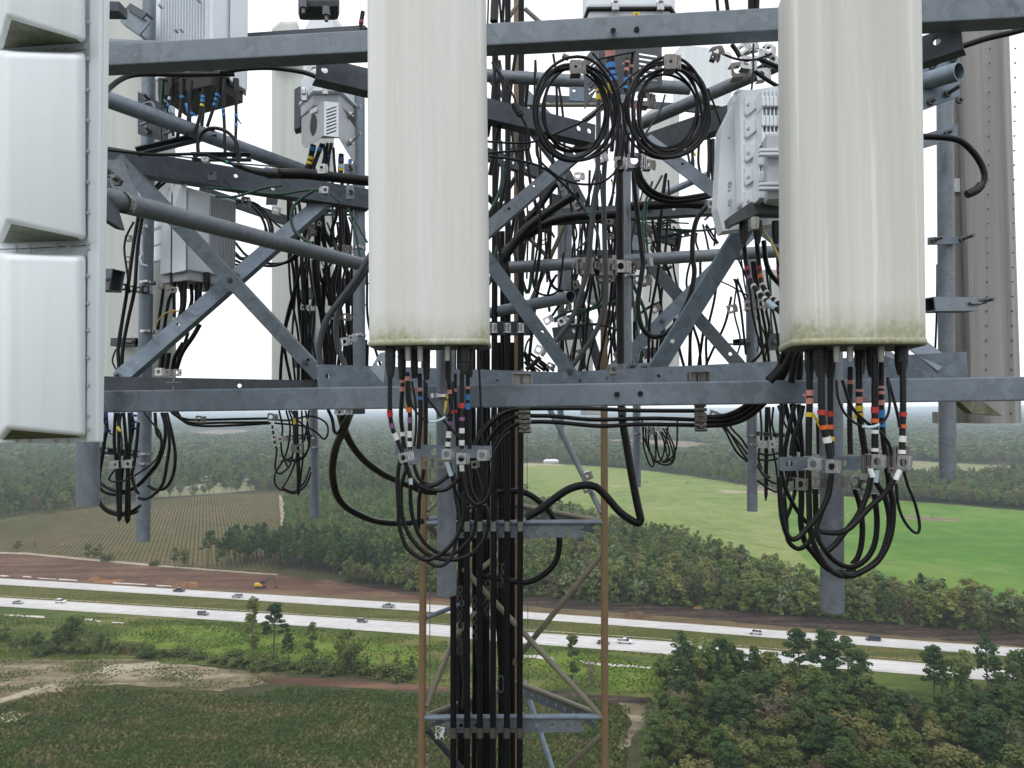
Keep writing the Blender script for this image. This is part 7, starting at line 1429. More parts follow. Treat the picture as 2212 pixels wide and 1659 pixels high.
cab('black cable with an orange and a white tape under the middle left radio', 'B1', 24, 3.3, '1278,760 1282,900 1284,1010', bands=[(922, 950, 'orange'), (975, 1000, 'white')]); cab('thin pale wire arching left of the orange tape', 'B1', 11, 3.28, '1150,1040 1165,1000 1210,955 1270,930 1322,935', 'yellow_wire', cat='wire')
for x, y, w_, mt, lb in ((907, 755, 44, 'stainless', 'square clamp end left of the left pipe'), (965, 768, 40, 'stainless_dull', 'second clamp from the left in the row at the left pipe'), (1020, 775, 40, 'stainless_dull', 'third clamp in the row at the left pipe'), (1073, 775, 58, 'stainless', 'square clamp in front of the left pipe'), (1183, 745, 40, 'stainless_dull', 'first clamp right of the left pipe'), (1230, 760, 36, 'stainless_dull', 'second clamp right of the left pipe'), (1272, 775, 36, 'stainless_dull', 'third clamp right of the left pipe'), (1166, 1380, 50, 'stainless', 'square clamp on the angle at the foot of the left pipe'), (1235, 1385, 44, 'stainless_dull', 'dark clamp right of the square one at the foot of the left pipe'), (1295, 1385, 44, 'stainless_dull', 'rightmost dark clamp at the foot of the left pipe'), (935, 395, 40, 'stainless_dull', 'upper bolted clamp on the left antenna bracket'), (940, 552, 40, 'stainless_dull', 'lower bolted clamp on the left antenna bracket')):
    hanger(lb, 'B1', x, y, 3.1, w_, 0, 0, mt, ribs=2)
# small beam clamps
for reg, x, y, lb in (('B3', 343, 1318, 'steel beam clamp standing on the lower beam right of the centre antenna'), ('B3', 1537, 1305, 'steel beam clamp standing on the lower beam left of the right antenna'), ('B1', 1278, 1490, 'small beam clamp on the lower beam at the left')):
    mb = MB(); p = PR(reg, x, y, 2.06); q = .055 if reg == 'B3' else .035
    bevbox(mb, p+Vector((0, 0, q*.3)), Vector((1, 0, 0)), Vector((0, 1, 0)), Vector((0, 0, 1)), q, .03, .005, .002)
    if reg == 'B3':
        for s in (-1, 1): bevbox(mb, p+Vector((s*q*.5, 0, -.004)), Vector((1, 0, 0)), Vector((0, 1, 0)), Vector((0, 0, 1)), .005, .03, .036, .001)
    cyl(mb, p+Vector((0, 0, -.02)), p+Vector((0, 0, .03)), .003, n=8)
    if reg == 'B3': bevbox(mb, p+Vector((0, .012, -.004)), Vector((1, 0, 0)), Vector((0, 1, 0)), Vector((0, 0, 1)), q*.9, .004, .034, 0)
    thing_mb('beam_clamp', lb, 'clamp', mb, 'stainless_dull')
# ======== the two hanging coils
r7 = random.Random(12)
for cx, cy, rx, ry, n_, lb, grp in ((1242, 234, 90, 107, 8, 'black cable wound in the left hanging coil', 'black cables wound in the left coil'), (1442, 231, 89, 108, 9, 'black cable wound in the right hanging coil', 'black cables wound in the right coil')):
    for i in range(n_):
        a, b = rx*(1.03-.038*i+r7.uniform(-.07, .06)), ry*(1-.036*i+r7.uniform(-.05, .07)); ox, oy = r7.uniform(-9, 9), r7.uniform(-2, 12)
        s = ' '.join(f'{cx+ox+a*math.cos(t)+4*math.sin(2*t+i)+2.5*math.sin(3*t+2*i):.1f},{cy+oy+b*math.sin(t)+(3 if math.sin(t) > 0 else -2):.1f}' for t in np.linspace(-1.6, 4.75, 22))
        cab(lb, 'D', 5.6 if i % 3 else 7, 2.28+.012*i, s, 'rubber', grp, n=8)
for x, y, w_, lb in ((707, 450, 84, 'dark clamp under the top beam at the head of the left coil'), (1347, 415, 90, 'dark clamp under the top beam at the head of the right coil')): hanger(lb, 'A3', x, y, 2.2, w_, 0, 0, 'stainless_dull', ribs=2, hole=.13)
for reg, x, y, w_, mt, dd, lb, tl in (('A3', 1165, 668, 84, 'stainless_dull', 2.4, 'square clamp between the two coils', 4), ('A3', 1100, 1082, 92, 'stainless', 2.7, 'bright square clamp on the trunk just below the coils', 3), ('A3', 1190, 1108, 60, 'stainless_dull', 2.9, 'drilled tab right of the bright square clamp below the coils', 3), ('A3', 1005, 1100, 76, 'stainless', 2.8, 'ribbed clamp round the trunk below the coils', 2), ('A3', 860, 1066, 66, 'stainless', 2.75, 'tilted square clamp at the foot of the left coil', -20), ('A3', 720, 1188, 48, 'stainless', 3.0, 'small square clamp on the diagonal brace under the left coil', 0),
    ('A3', 1655, 345, 60, 'stainless_dull', 2.1, 'slotted clamp under the top beam right of the right coil', -16), ('A3', 1640, 380, 44, 'stainless_dull', 2.1, 'lower leaf of the slotted clamp under the top beam', 22), ('B3', 1010, 552, 74, 'stainless', 2.95, 'bright square clamp on the trunk in the middle row', 1), ('B3', 1175, 525, 56, 'stainless', 2.9, 'bright small clamp at the right end of the middle row', -8), ('B3', 1090, 545, 56, 'stainless_dull', 3.0, 'ribbed clamp between the two bright ones of the middle row', 0),
    ('B3', 1165, 650, 60, 'stainless_dull', 3.1, 'dark clamp below the right end of the middle row', 0), ('B3', 1622, 130, 52, 'stainless', 2.6, 'bright clamp left of the grey finned radio', -6), ('B3', 513, 920, 46, 'stainless', 3.4, 'left of two bright clamps above the leaning lower brace', -28), ('B3', 610, 925, 46, 'stainless', 3.4, 'right of two bright clamps above the leaning lower brace', -28), ('B3', 635, 825, 44, 'stainless_dull', 4.0, 'clamp on the pale pipe right of the open pipe end', 0),
    ('B3', 1240, 845, 46, 'stainless_dull', 3.8, 'clamp where the rear diagonal braces meet', -30), ('E5', 655, 840, 70, 'stainless', 4.3, 'clamp at the left of the dark round bunch in the right middle', 10), ('E5', 930, 735, 70, 'stainless', 4.3, 'clamp at the right of the dark round bunch in the right middle', -8), ('B4', 232, 842, 50, 'stainless_dull', 3.9, 'dark clamp left of the pipe below the grey finned radio', -12), ('B4', 352, 815, 56, 'stainless_dull', 3.9, 'clamp on the pipe below the grey finned radio', 0), ('B4', 442, 805, 56, 'stainless_dull', 3.9, 'ribbed clamp right of the pipe below the grey finned radio', 2),
    ('A3', 1800, 470, 90, 'stainless_dull', 2.9, 'shiny clamp cluster end above the grey finned radio', -6), ('A3', 1860, 420, 76, 'stainless', 2.75, 'shiny ribbed clamp under the beam above the grey finned radio', 8), ('A3', 1960, 500, 70, 'stainless', 2.8, 'shiny clamp nearest the right antenna above the grey radio', -10), ('E6', 930, 1060, 130, 'stainless', 3.8, 'round silver cable clamp behind the leaning lower brace', 28), ('E6', 1120, 1330, 90, 'stainless_dull', 3.9, 'drilled clamp tab low behind the leaning lower brace', 20), ('B3', 965, 1245, 60, 'stainless_dull', 2.5, 'bolted clamp left of the trunk on the lower angle', 0)):
    hanger(lb, reg, x, y, dd, w_, tl, 0, mt, ribs=3)
for i, (x, y) in enumerate(((1830, 330), (1880, 310), (1925, 360), (2010, 330), (2040, 400), (1990, 430))): hanger('one of the shiny clamps crowded under the beam beside the right antenna', 'A3', x, y, 2.75+.03*i, 60, i*13-30, i*9-20, 'stainless', 'shiny clamps crowded under the beam', ribs=3)
# big round band clamps of the middle row
for x, y, lb in ((790, 558, 'left'), (905, 566, 'right')):
    mb = MB(); p = PR('B3', x, y, 2.95); cyl(mb, p-Vector((0, 0, .035)), p+Vector((0, 0, .035)), .036, n=18)
    for s in (-1, 1): cyl(mb, p+Vector((.042*s, 0, -.03)), p+Vector((.042*s, 0, .03)), .009, n=8); bevbox(mb, p+Vector((.03*s, -.03, 0)), Vector((1, 0, 0)), Vector((0, 1, 0)), Vector((0, 0, 1)), .016, .01, .03, .001)
    o = thing_mb('cable_hanger', 'round olive-steel band clamp on the grey conduits, %s of two' % lb, 'clamp', mb, 'stainless_dull'); b2 = MB(); q = PR('B3', x, y-62, 2.95); cyl(b2, q-Vector((0, 0, .012)), q+Vector((0, 0, .012)), .031, n=18); b2.obj('rubber_insert', 'black_plastic', o)
for i, x in enumerate((700, 735, 852, 958)): hanger('one of the small ribbed clamps linking the middle clamp row', 'B3', x, 548+(i % 2)*10, 3.0, 34, 0, 0, 'stainless_dull', 'small ribbed clamps of the middle row', ribs=3)
for i, (x, y) in enumerate(((878, 640), (930, 630), (1125, 640))): hanger('one of the clamps under the middle clamp row', 'B3', x, y, 3.05, 50, 0, 0, 'stainless', 'clamps under the middle clamp row', ribs=3)
for i, (x, y) in enumerate(((930, 250), (935, 350), (1200, 150), (1150, 130))): hanger('small dull clamp on the pipe row behind the trunk cable', 'B3', x, y, 3.8, 32, 0, 0, 'stainless_dull', 'small dull clamps behind the trunk', ribs=3)
# conduits and taped cables between the coils
cab('grey ribbed conduit with blue and yellow tape, left of the pair between the coils', 'D', 12, 2.75, '1295,165 1293,215 1292,330 1289,398 1279,480 1270,570 1256,630 1234,690 1198,740', 'conduit', corr=True, bands=[(166, 189, 'blue'), (192, 200, 'yellow'), (204, 218, 'yellow')])
cab('grey ribbed conduit with yellow tape, right of the pair between the coils', 'D', 12, 2.8, '1310,175 1312,240 1308,330 1304,400 1306,520 1309,620 1304,670 1285,720 1255,765 1233,795', 'conduit', corr=True, bands=[(180, 205, 'yellow')], flags=[(1314, 180, 'yellow', 6, 24, 6)])
cab('stout cable with pink and blue tape hanging from the beam between the coils', 'A3', 60, 2.6, '938,330 942,430 950,500 966,575 985,640', bands=[(340, 398, 'pink'), (404, 488, 'blue'), (500, 525, 'blue'), (532, 562, 'blue')], n=14)
cab('cable with pink, blue, red and orange tape just right of the left coil', 'A3', 30, 2.6, '1056,400 1046,500 1044,600 1070,660 1094,710 1096,860 1088,1060', bands=[(415, 432, 'pink'), (450, 480, 'pink'), (528, 560, 'blue'), (575, 608, 'blue'), (640, 672, 'pale_blue'), (715, 742, 'red'), (762, 790, 'red'), (812, 842, 'orange')]); cab('cable with pink tape right behind the multi-taped one between the coils', 'A3', 26, 2.65, '1092,360 1084,440 1078,560 1074,640', bands=[(432, 470, 'pink'), (500, 525, 'pink'), (604, 632, 'yellow')])
many('dark cable in the knot between and below the two coils', 'A3', 30, 2.85, ['1020,700 1040,820 1030,960 1010,1080', '960,640 985,780 990,950 975,1080', '1060,900 1050,1000 1060,1080', '935,700 960,850 950,1020', '1110,840 1130,960 1150,1050'], 'rubber', 'dark cables in the knot below the coils')
cab('cable hanging in the big U-shaped loop left of the grey finned radio', 'D', 11, 2.85, '1369,370 1370,398 1378,470 1386,540 1389,570 1382,620 1378,660 1386,705 1408,727 1437,721 1466,690 1490,640 1500,590 1496,555 1497,510 1507,470 1530,443', n=12)
for s, lb in (('1128,1130 1160,1220 1240,1300 1380,1340 1520,1325 1670,1298', 'upper'), ('1110,1140 1140,1250 1230,1330 1360,1362 1520,1345 1670,1312', 'lower')): cab('black cable swinging right from below the coils to the grey radio, %s of two' % lb, 'A3', 32, 2.7, s, n=10)
for s, w_, dd, lb in (('1600,600 1680,820 1696,960 1672,1200 1655,1400 1650,1540 1642,1660', 14, 2.3, 'thin wire trailing from the right coil down past the grey radio'), ('440,960 450,1060 520,1140 620,1210 760,1245 900,1222 1000,1120 1040,960', 16, 2.3, 'slack wire drooping under the left coil'), ('100,955 300,966 450,950 620,880 800,790 942,650 1100,500 1270,400', 15, 2.35, 'straight thin cable slanting across both coils'), ('100,1035 350,1012 396,985 382,880 340,785', 16, 2.4, 'wire curving back left under the inline connector'), ('140,420 240,560 320,720', 14, 2.4, 'wire entering the inline connector left of the coils'), ('110,1055 300,1080 480,1130 620,1240 700,1320 745,1400', 16, 2.45, 'wire sagging to the right under the left coil'),
    ('165,430 150,600 138,760 112,920', 26, 2.5, 'left of the two cables hugging the edge of the centre antenna at the top'), ('172,440 222,600 204,800 170,950 128,1180', 30, 2.5, 'right of the two cables hugging the edge of the centre antenna at the top'), ('820,360 900,450 980,560 1010,700', 16, 2.3, 'short wire crossing the top of the left coil'), ('860,400 980,375 1110,350', 12, 2.2, 'thin wire slanting up to the beam between the coils'), ('1700,365 1800,400 1920,402 2030,362', 16, 2.3, 'thin cable drooping under the beam near the right antenna'), ('1940,395 2010,425 2100,465', 30, 2.5, 'short stout cable entering behind the right antenna, upper'), ('1915,480 2000,540 2100,600', 28, 2.5, 'short stout cable entering behind the right antenna, lower'), ('1760,300 1790,340 1815,385', 30, 2.5, 'short dark cable dropping from the beam to the shiny clamps'), ('1905,300 1905,480 1890,640', 14, 2.55, 'thin wire hanging straight above the grey radio'), ('1480,950 1500,1100 1490,1180', 20, 4.4, 'thin cable behind the right coil near the yellow tag'), ('1450,960 1480,1120 1500,1170', 16, 4.4, 'second thin cable behind the right coil near the yellow tag'), ('1540,950 1535,1100 1560,1210', 18, 4.4, 'thin cable dropping behind the right coil'), ('1605,940 1608,1080 1600,1220', 26, 4.3, 'stout cable stub left of the grey radio, left one'), ('1632,940 1630,1100 1635,1220', 30, 4.3, 'stout cable stub left of the grey radio, right one')):
    cab(lb, 'A3', w_, dd, s, 'rubber', cat='cable' if w_ > 18 else 'wire')
mb = MB(); a, b = PR('A3', 290, 700, 2.38), PR('A3', 335, 780, 2.38); cyl(mb, a, b, .011, n=12); cyl(mb, a.lerp(b, .2), a.lerp(b, .8), .013, n=12); thing_mb('inline_connector', 'black inline connector on the wire left of the coils', 'connector', mb, 'black_plastic')
# vertical cables above the top beam
for s, w_, lb in (('118,-40 112,175', 12, 'thin wire above the top beam beside the centre antenna'), ('190,-40 205,175', 16, 'thin cable above the top beam left of the trunks'), ('222,-40 212,175', 22, 'cable above the top beam just left of the trunks'), ('1655,-60 1668,85', 22, 'cable above the top beam left of the right antenna, leftmost'), ('1715,-60 1735,85', 28, 'cable above the top beam left of the right antenna, second'), ('1890,-60 1892,75', 46, 'fat cable above the top beam beside the right antenna'), ('1930,-60 1926,75', 40, 'dark cable between the fat one and the right antenna')): cab(lb, 'A3', w_, 3.0, s, 'rubber_matt')
cab('wrapped black sleeve above the top beam beside the centre antenna', 'A3', 60, 3.2, '165,-40 160,30 158,100 155,145', 'black_plastic', corr=True); cab('reddish taped cable end peeping over the beam at the centre antenna edge', 'A2', 34, 2.2, '1062,90 1048,180 1050,245', bands=[(150, 195, 'red')])
# fat tubes behind the crossing
for s, w_, dd, lb in (('150,1230 260,1085 520,745 800,520 1000,385 1190,275', 118, 3.3, 'fat black tube climbing to the right behind the brace corner, upper of the crossing pair'), ('540,620 700,440 860,210 915,150', 92, 3.35, 'short fat black tube rising steeply to its cut end under the left coil'), ('150,1150 300,985 500,820 700,695 900,612 1200,562 1500,545 1800,520', 112, 3.5, 'fat black tube bending level towards the grey radio'), ('60,560 200,480 260,540', 60, 4.0, 'dark cable crossing behind the trunks'), ('60,300 180,420 280,520', 50, 4.1, 'dark cable crossing down behind the trunks')):
    cab(lb, 'E4', w_, dd, s, 'rubber', n=16)
cab('continuation of the level fat tube to the bright clamp', 'B3', 62, 3.45, '1080,150 1250,140 1420,130 1570,138', 'rubber', n=14)
for s, w_ in (('820,700 860,760 900,830', 30), ('700,880 830,840', 16), ('745,920 860,885', 16), ('1150,640 1180,800 1130,1000 1120,1659', 26), ('820,1560 850,1400 930,1310', 20)): cab('small dark cable or bolt rod around the rear post in the centre', 'E4', w_, 4.1, s, 'rubber_matt', 'small dark rods around the rear post')
cab('black loop bulging behind the centre row, left of the pale post', 'E4', 40, 4.0, '560,860 640,790 760,745 860,780', 'rubber_matt')
# dark round bunch right of the trunk
gV = 'thin dark cables in the round bunch behind the right hanging loop'
many('thin dark cable in the round bunch behind the right hanging loop', 'E5', 22, 4.5, ['700,860 680,760 760,680 880,650 970,700 985,860 960,1040', '680,870 690,1030', '720,860 730,760 820,690 930,680 1000,760 990,900 930,1020 870,1050', '740,850 780,740 880,710 960,780 970,900 900,1010', '700,900 660,980 720,1060', '780,1195 830,1232 905,1190', '770,1190 840,1215 890,1180', '960,830 940,960 880,1050', '985,820 985,930 960,1040', '1010,830 990,960 970,1050', '720,840 700,940 740,1040'], 'rubber_matt', gV)
many('thin dark cable right of the big U-shaped loop', 'E5', 24, 4.4, ['1260,700 1300,860 1330,1010', '1290,720 1360,850 1430,930', '1300,700 1400,860 1440,920', '1190,800 1180,900 1215,1020', '1330,1240 1410,1310', '1620,1330 1659,1420', '1280,650 1340,600 1380,610'], 'rubber_matt', 'thin dark cables right of the U-shaped loop')
many('thin dark wire among the rods behind the trunk cable', 'E5', 18, 4.0, ['590,680 760,685 900,680 1100,690', '600,745 800,755 1000,760 1180,770', '610,850 640,800 620,770', '420,1250 440,1400', '640,1250 660,1400 640,1600', '500,1100 480,1250', '170,480 210,370 225,230', '660,370 600,500 560,700 560,1000'], 'rubber_matt', 'thin dark wires behind the trunk cable')
cab('thin wire with yellow and blue tags behind the trunk cable', 'E5', 22, 4.2, '200,180 222,240 215,340 185,450 165,500', bands=[(200, 225, 'yellow'), (290, 312, 'blue')], flags=[(225, 330, 'blue', 24, 10, 18)]); cab('thin wire with a yellow tag right of the coils', 'A3', 16, 4.3, '1515,950 1500,1010 1490,1100 1485,1160', bands=[(975, 995, 'yellow')], flags=[(1505, 1030, 'yellow', 10, 26, 16)])
many('dark cable low behind the crossing braces in the centre', 'B3', 18, 4.5, ['470,1000 560,1100 640,1200 690,1260', '360,1130 420,1200 500,1260', '400,1140 480,1200 560,1260', '940,850 930,950 960,1080 975,1150', '960,860 970,1000 940,1100', '1100,1000 1120,900 1200,830 1290,790', '1130,1060 1160,1150 1120,1220', '1200,1030 1195,1210', '1226,1030 1225,1210', '1100,930 1110,1060 1160,1150', '700,640 700,800 690,940', '530,860 520,740 560,640 580,610', '540,900 590,820 600,760'], 'rubber_matt', 'dark cables low behind the crossing braces')
cab('stout black cable dropping left from the silver clamp behind the leaning brace', 'E6', 80, 3.7, '960,1190 860,1290 720,1400', 'rubber'); many('dark cable below the silver clamp behind the leaning brace', 'E6', 60, 3.9, ['690,1110 760,1290 880,1440', '940,1270 1020,1340 1100,1430', '700,1260 800,1380 880,1440'], 'rubber_matt', 'dark cables below the silver clamp')
# cables under the grey radio
K = 'B4'
cab('cable with red, violet and striped white tape under the grey radio, left one', K, 34, (2.4, 2.1), '320,390 335,520 350,600 370,660 410,720 470,780 540,840 600,890', bands=[(562, 600, 'red'), (625, 655, 'violet'), (680, 706, 'white'), (722, 746, 'white'), (760, 782, 'white'), (792, 850, 'pale_blue')]); cab('cable with red, orange and striped white tape under the grey radio, right one', K, 34, (2.4, 2.15), '408,380 424,560 434,630 450,690 490,750 550,800 600,840', bands=[(558, 590, 'red'), (616, 650, 'orange'), (672, 700, 'white'), (726, 748, 'white'), (762, 780, 'white'), (790, 806, 'white')])
cab('plain black cable curving behind the right antenna under the grey radio', K, 34, 2.4, '455,380 470,520 500,600 540,650 600,710'); cab('cable with red rings half hidden by the right antenna edge', K, 34, 2.35, '552,380 556,520 566,640 575,700', bands=[(435, 475, 'red'), (555, 590, 'red'), (612, 640, 'orange')]); cab('thin yellow wire curving from the grey radio behind the right antenna', K, 17, 2.2, '382,180 400,240 450,310 505,390 550,480 590,600', 'yellow_wire', cat='wire')
for s, w_, lb in (('262,640 300,840 335,1150', 16, 'thin dark cable below the grey radio, first'), ('275,640 330,780 340,860', 16, 'thin dark cable below the grey radio, second'), ('375,520 400,740 430,960 462,1210', 20, 'black cable right of the pipe below the grey radio, left one'), ('392,520 430,780 470,1000 492,1210', 20, 'black cable right of the pipe below the grey radio, right one'), ('470,850 492,960 475,1060 420,1160 345,1218', 18, 'thin grey cable bowing to the foot of the rear brace'), ('85,580 160,650 240,690 350,755', 10, 'thin wire crossing the white gap below the grey radio'), ('210,1078 300,1080', 12, 'rod end of the thin box arm left of the right antenna')): cab(lb, K, w_, 4.0, s, 'rubber_matt')
many('black cable in the thick bunch left of the right antenna foot', K, 44, 1.9, ['650,1105 610,1200 560,1270 500,1330', '690,1105 660,1220 640,1340', '700,1130 700,1240 690,1350', '640,1100 600,1180 540,1260 480,1320'], 'rubber_matt', 'black cables bunched at the right antenna foot')
# right border cables
cab('fat black cable slanting up to the right border beside the right antenna', 'A4', 42, 2.2, '1500,420 1600,378 1750,328 1950,262 2120,222 2260,185', n=12); cab('black cable hooking down over the far right antenna with a frayed end', 'A4', 42, 2.65, '1500,922 1620,926 1720,934 1800,962 1888,1050 1940,1150 1942,1225 1900,1275', n=12)
cab('frayed wrapped end of the hooked cable over the far right antenna', 'A4', 62, 2.64, '1925,1245 1895,1280 1860,1298 1825,1312', 'black_plastic', corr=True)
cab('thin dark cable running beside the tall right pipe', 'B4', 14, 2.95, '1626,540 1626,680 1622,900 1612,1130')
for i, (s, w_, bl) in enumerate((('680,1120 665,1190 640,1290 615,1340', 46, [(1130, 1165, 'blue'), (1200, 1225, 'yellow'), (1240, 1262, 'yellow')]), ('745,1110 720,1180 690,1260 670,1330', 34, [(1150, 1180, 'blue')]), ('790,1105 775,1200 770,1330', 26, []), ('820,1105 800,1200 790,1330', 26, [(1200, 1230, 'navy')]), ('835,1140 840,1240 850,1340', 22, []), ('895,1190 893,1260 890,1340', 42, [(1225, 1255, 'navy'), (1270, 1300, 'pale_blue'), (1305, 1325, 'yellow')]), ('965,1230 960,1280 955,1340', 26, [(1240, 1262, 'blue')]), ('760,1110 765,1200 740,1300', 20, []))):
    cab('cable under the louvred bracket with the round hole, %s from the left' % ('first', 'second', 'third', 'fourth', 'fifth', 'seventh', 'last', 'sixth')[i], 'A2', w_, 3.45, s, 'rubber', bands=bl, name='taped_cable', cat='taped cable')
# loose wiring that fills the gaps between the steel
def clutter(lab, grp, x0, x1, y0, y1, n, d0, d1, w0, w1, seed):
    q = random.Random(seed)
    for i in range(n):
        x = q.uniform(x0, x1); ya = y0+q.uniform(-14, 20) if i % 3 else q.uniform(y0, y0+(y1-y0)*.4); yb = y1+q.uniform(0, 20); k = q.randint(3, 4); dx = q.uniform(-75, 75)
        s_ = ' '.join(f'{x+dx*j/k+q.uniform(-14, 14):.0f},{ya+(yb-ya)*j/k:.0f}' for j in range(k+1))
        if i % 4 == 0: s_ += f' {x+dx+q.uniform(20, 40):.0f},{yb+q.uniform(6, 16):.0f} {x+dx+q.uniform(35, 60):.0f},{yb-q.uniform(60, 120):.0f}'
        cab(lab, 'D', q.uniform(w0, w1), q.uniform(d0, d1), s_, 'rubber_matt' if i % 8 else 'green_wire', grp, name='thin_cable', cat='thin cable', n=7)
clutter('thin cable in the wild tangle between the middle clamps and the rear post', 'thin cables of the wild tangle in the middle', 1195, 1450, 370, 790, 26, 3.5, 4.9, 3, 8, 5)
clutter('thin cable in the tangle between the trunks and the diagonal braces', 'thin cables between the trunks and braces', 1052, 1215, 120, 600, 16, 3.2, 4.6, 3.5, 9, 8)
clutter('thin cable in the knot left of the centre antenna above the lower beam', 'thin cables in the knot left of the centre antenna', 610, 785, 400, 830, 24, 3.6, 4.6, 4, 9, 9)
clutter('thin cable crossing behind the steel beside the grey finned radio', 'thin cables beside the grey finned radio', 1480, 1680, 560, 800, 10, 3.8, 4.8, 3, 6, 10)
for i in range(16):
    q = random.Random(300+i); hanger('one of the small clamps and brackets scattered behind the middle row', 'D', q.uniform(1200, 1440), q.uniform(400, 780), q.uniform(3.6, 4.6), q.uniform(12, 20), q.uniform(-40, 40), q.uniform(-40, 40), 'stainless_dull', 'small clamps scattered behind the middle row', ribs=2)
bar('steel_angle', 'dark slanted angle behind the middle clamp row', 'steel angle', 'D', (1190, 430, 4.5), (1470, 520, 4.7), 26, .05, 'galv_dark', 'L', -1, holes=[(.3, 0, .01), (.5, 0, .01)])
bar('steel_angle', 'dark perforated angle behind the trunks at coil height', 'steel angle', 'D', (1050, 330, 4.3), (1240, 400, 4.5), 24, .05, 'galv_dark', 'L', -1, holes=[(s_, 0, .008) for s_ in (.1, .2, .3, .45, .6, .75)])
bar('steel_angle', 'dark perforated angle rising behind the trunks below coil height', 'steel angle', 'D', (1050, 470, 4.4), (1220, 380, 4.5), 20, .05, 'galv_dark', 'L', -1, holes=[(s_, 0, .008) for s_ in (.15, .35, .55, .75)])
bar('steel_angle', 'dark short angle behind the tangle left of the centre antenna', 'steel angle', 'D', (640, 640, 4.8), (790, 600, 4.7), 22, .05, 'galv_dark', 'L', -1)
mb = MB(); a_, b_ = P(262, 437, 2.09), P(345, 458, 2.29); cyl(mb, a_, b_, .0312, .0312, n=28, caps=False); sp_ = [o for o in COL.objects if o.get('label', '').startswith('thick stained pipe')][0]; mb.obj('flaking_coating', 'scale', sp_)
for i in range(7):
    t = .30+i*.022; c = P(205, 421, 2.02).lerp(P(900, 602, 3.75), t); mb = MB(); ax_ = (P(900, 602, 3.75)-P(205, 421, 2.02)).normalized(); ring(mb, c, ax_, .0306, .003, .0004, False); mb.obj('ring_stain', 'label_ring', sp_)
print('cables', NC[0])
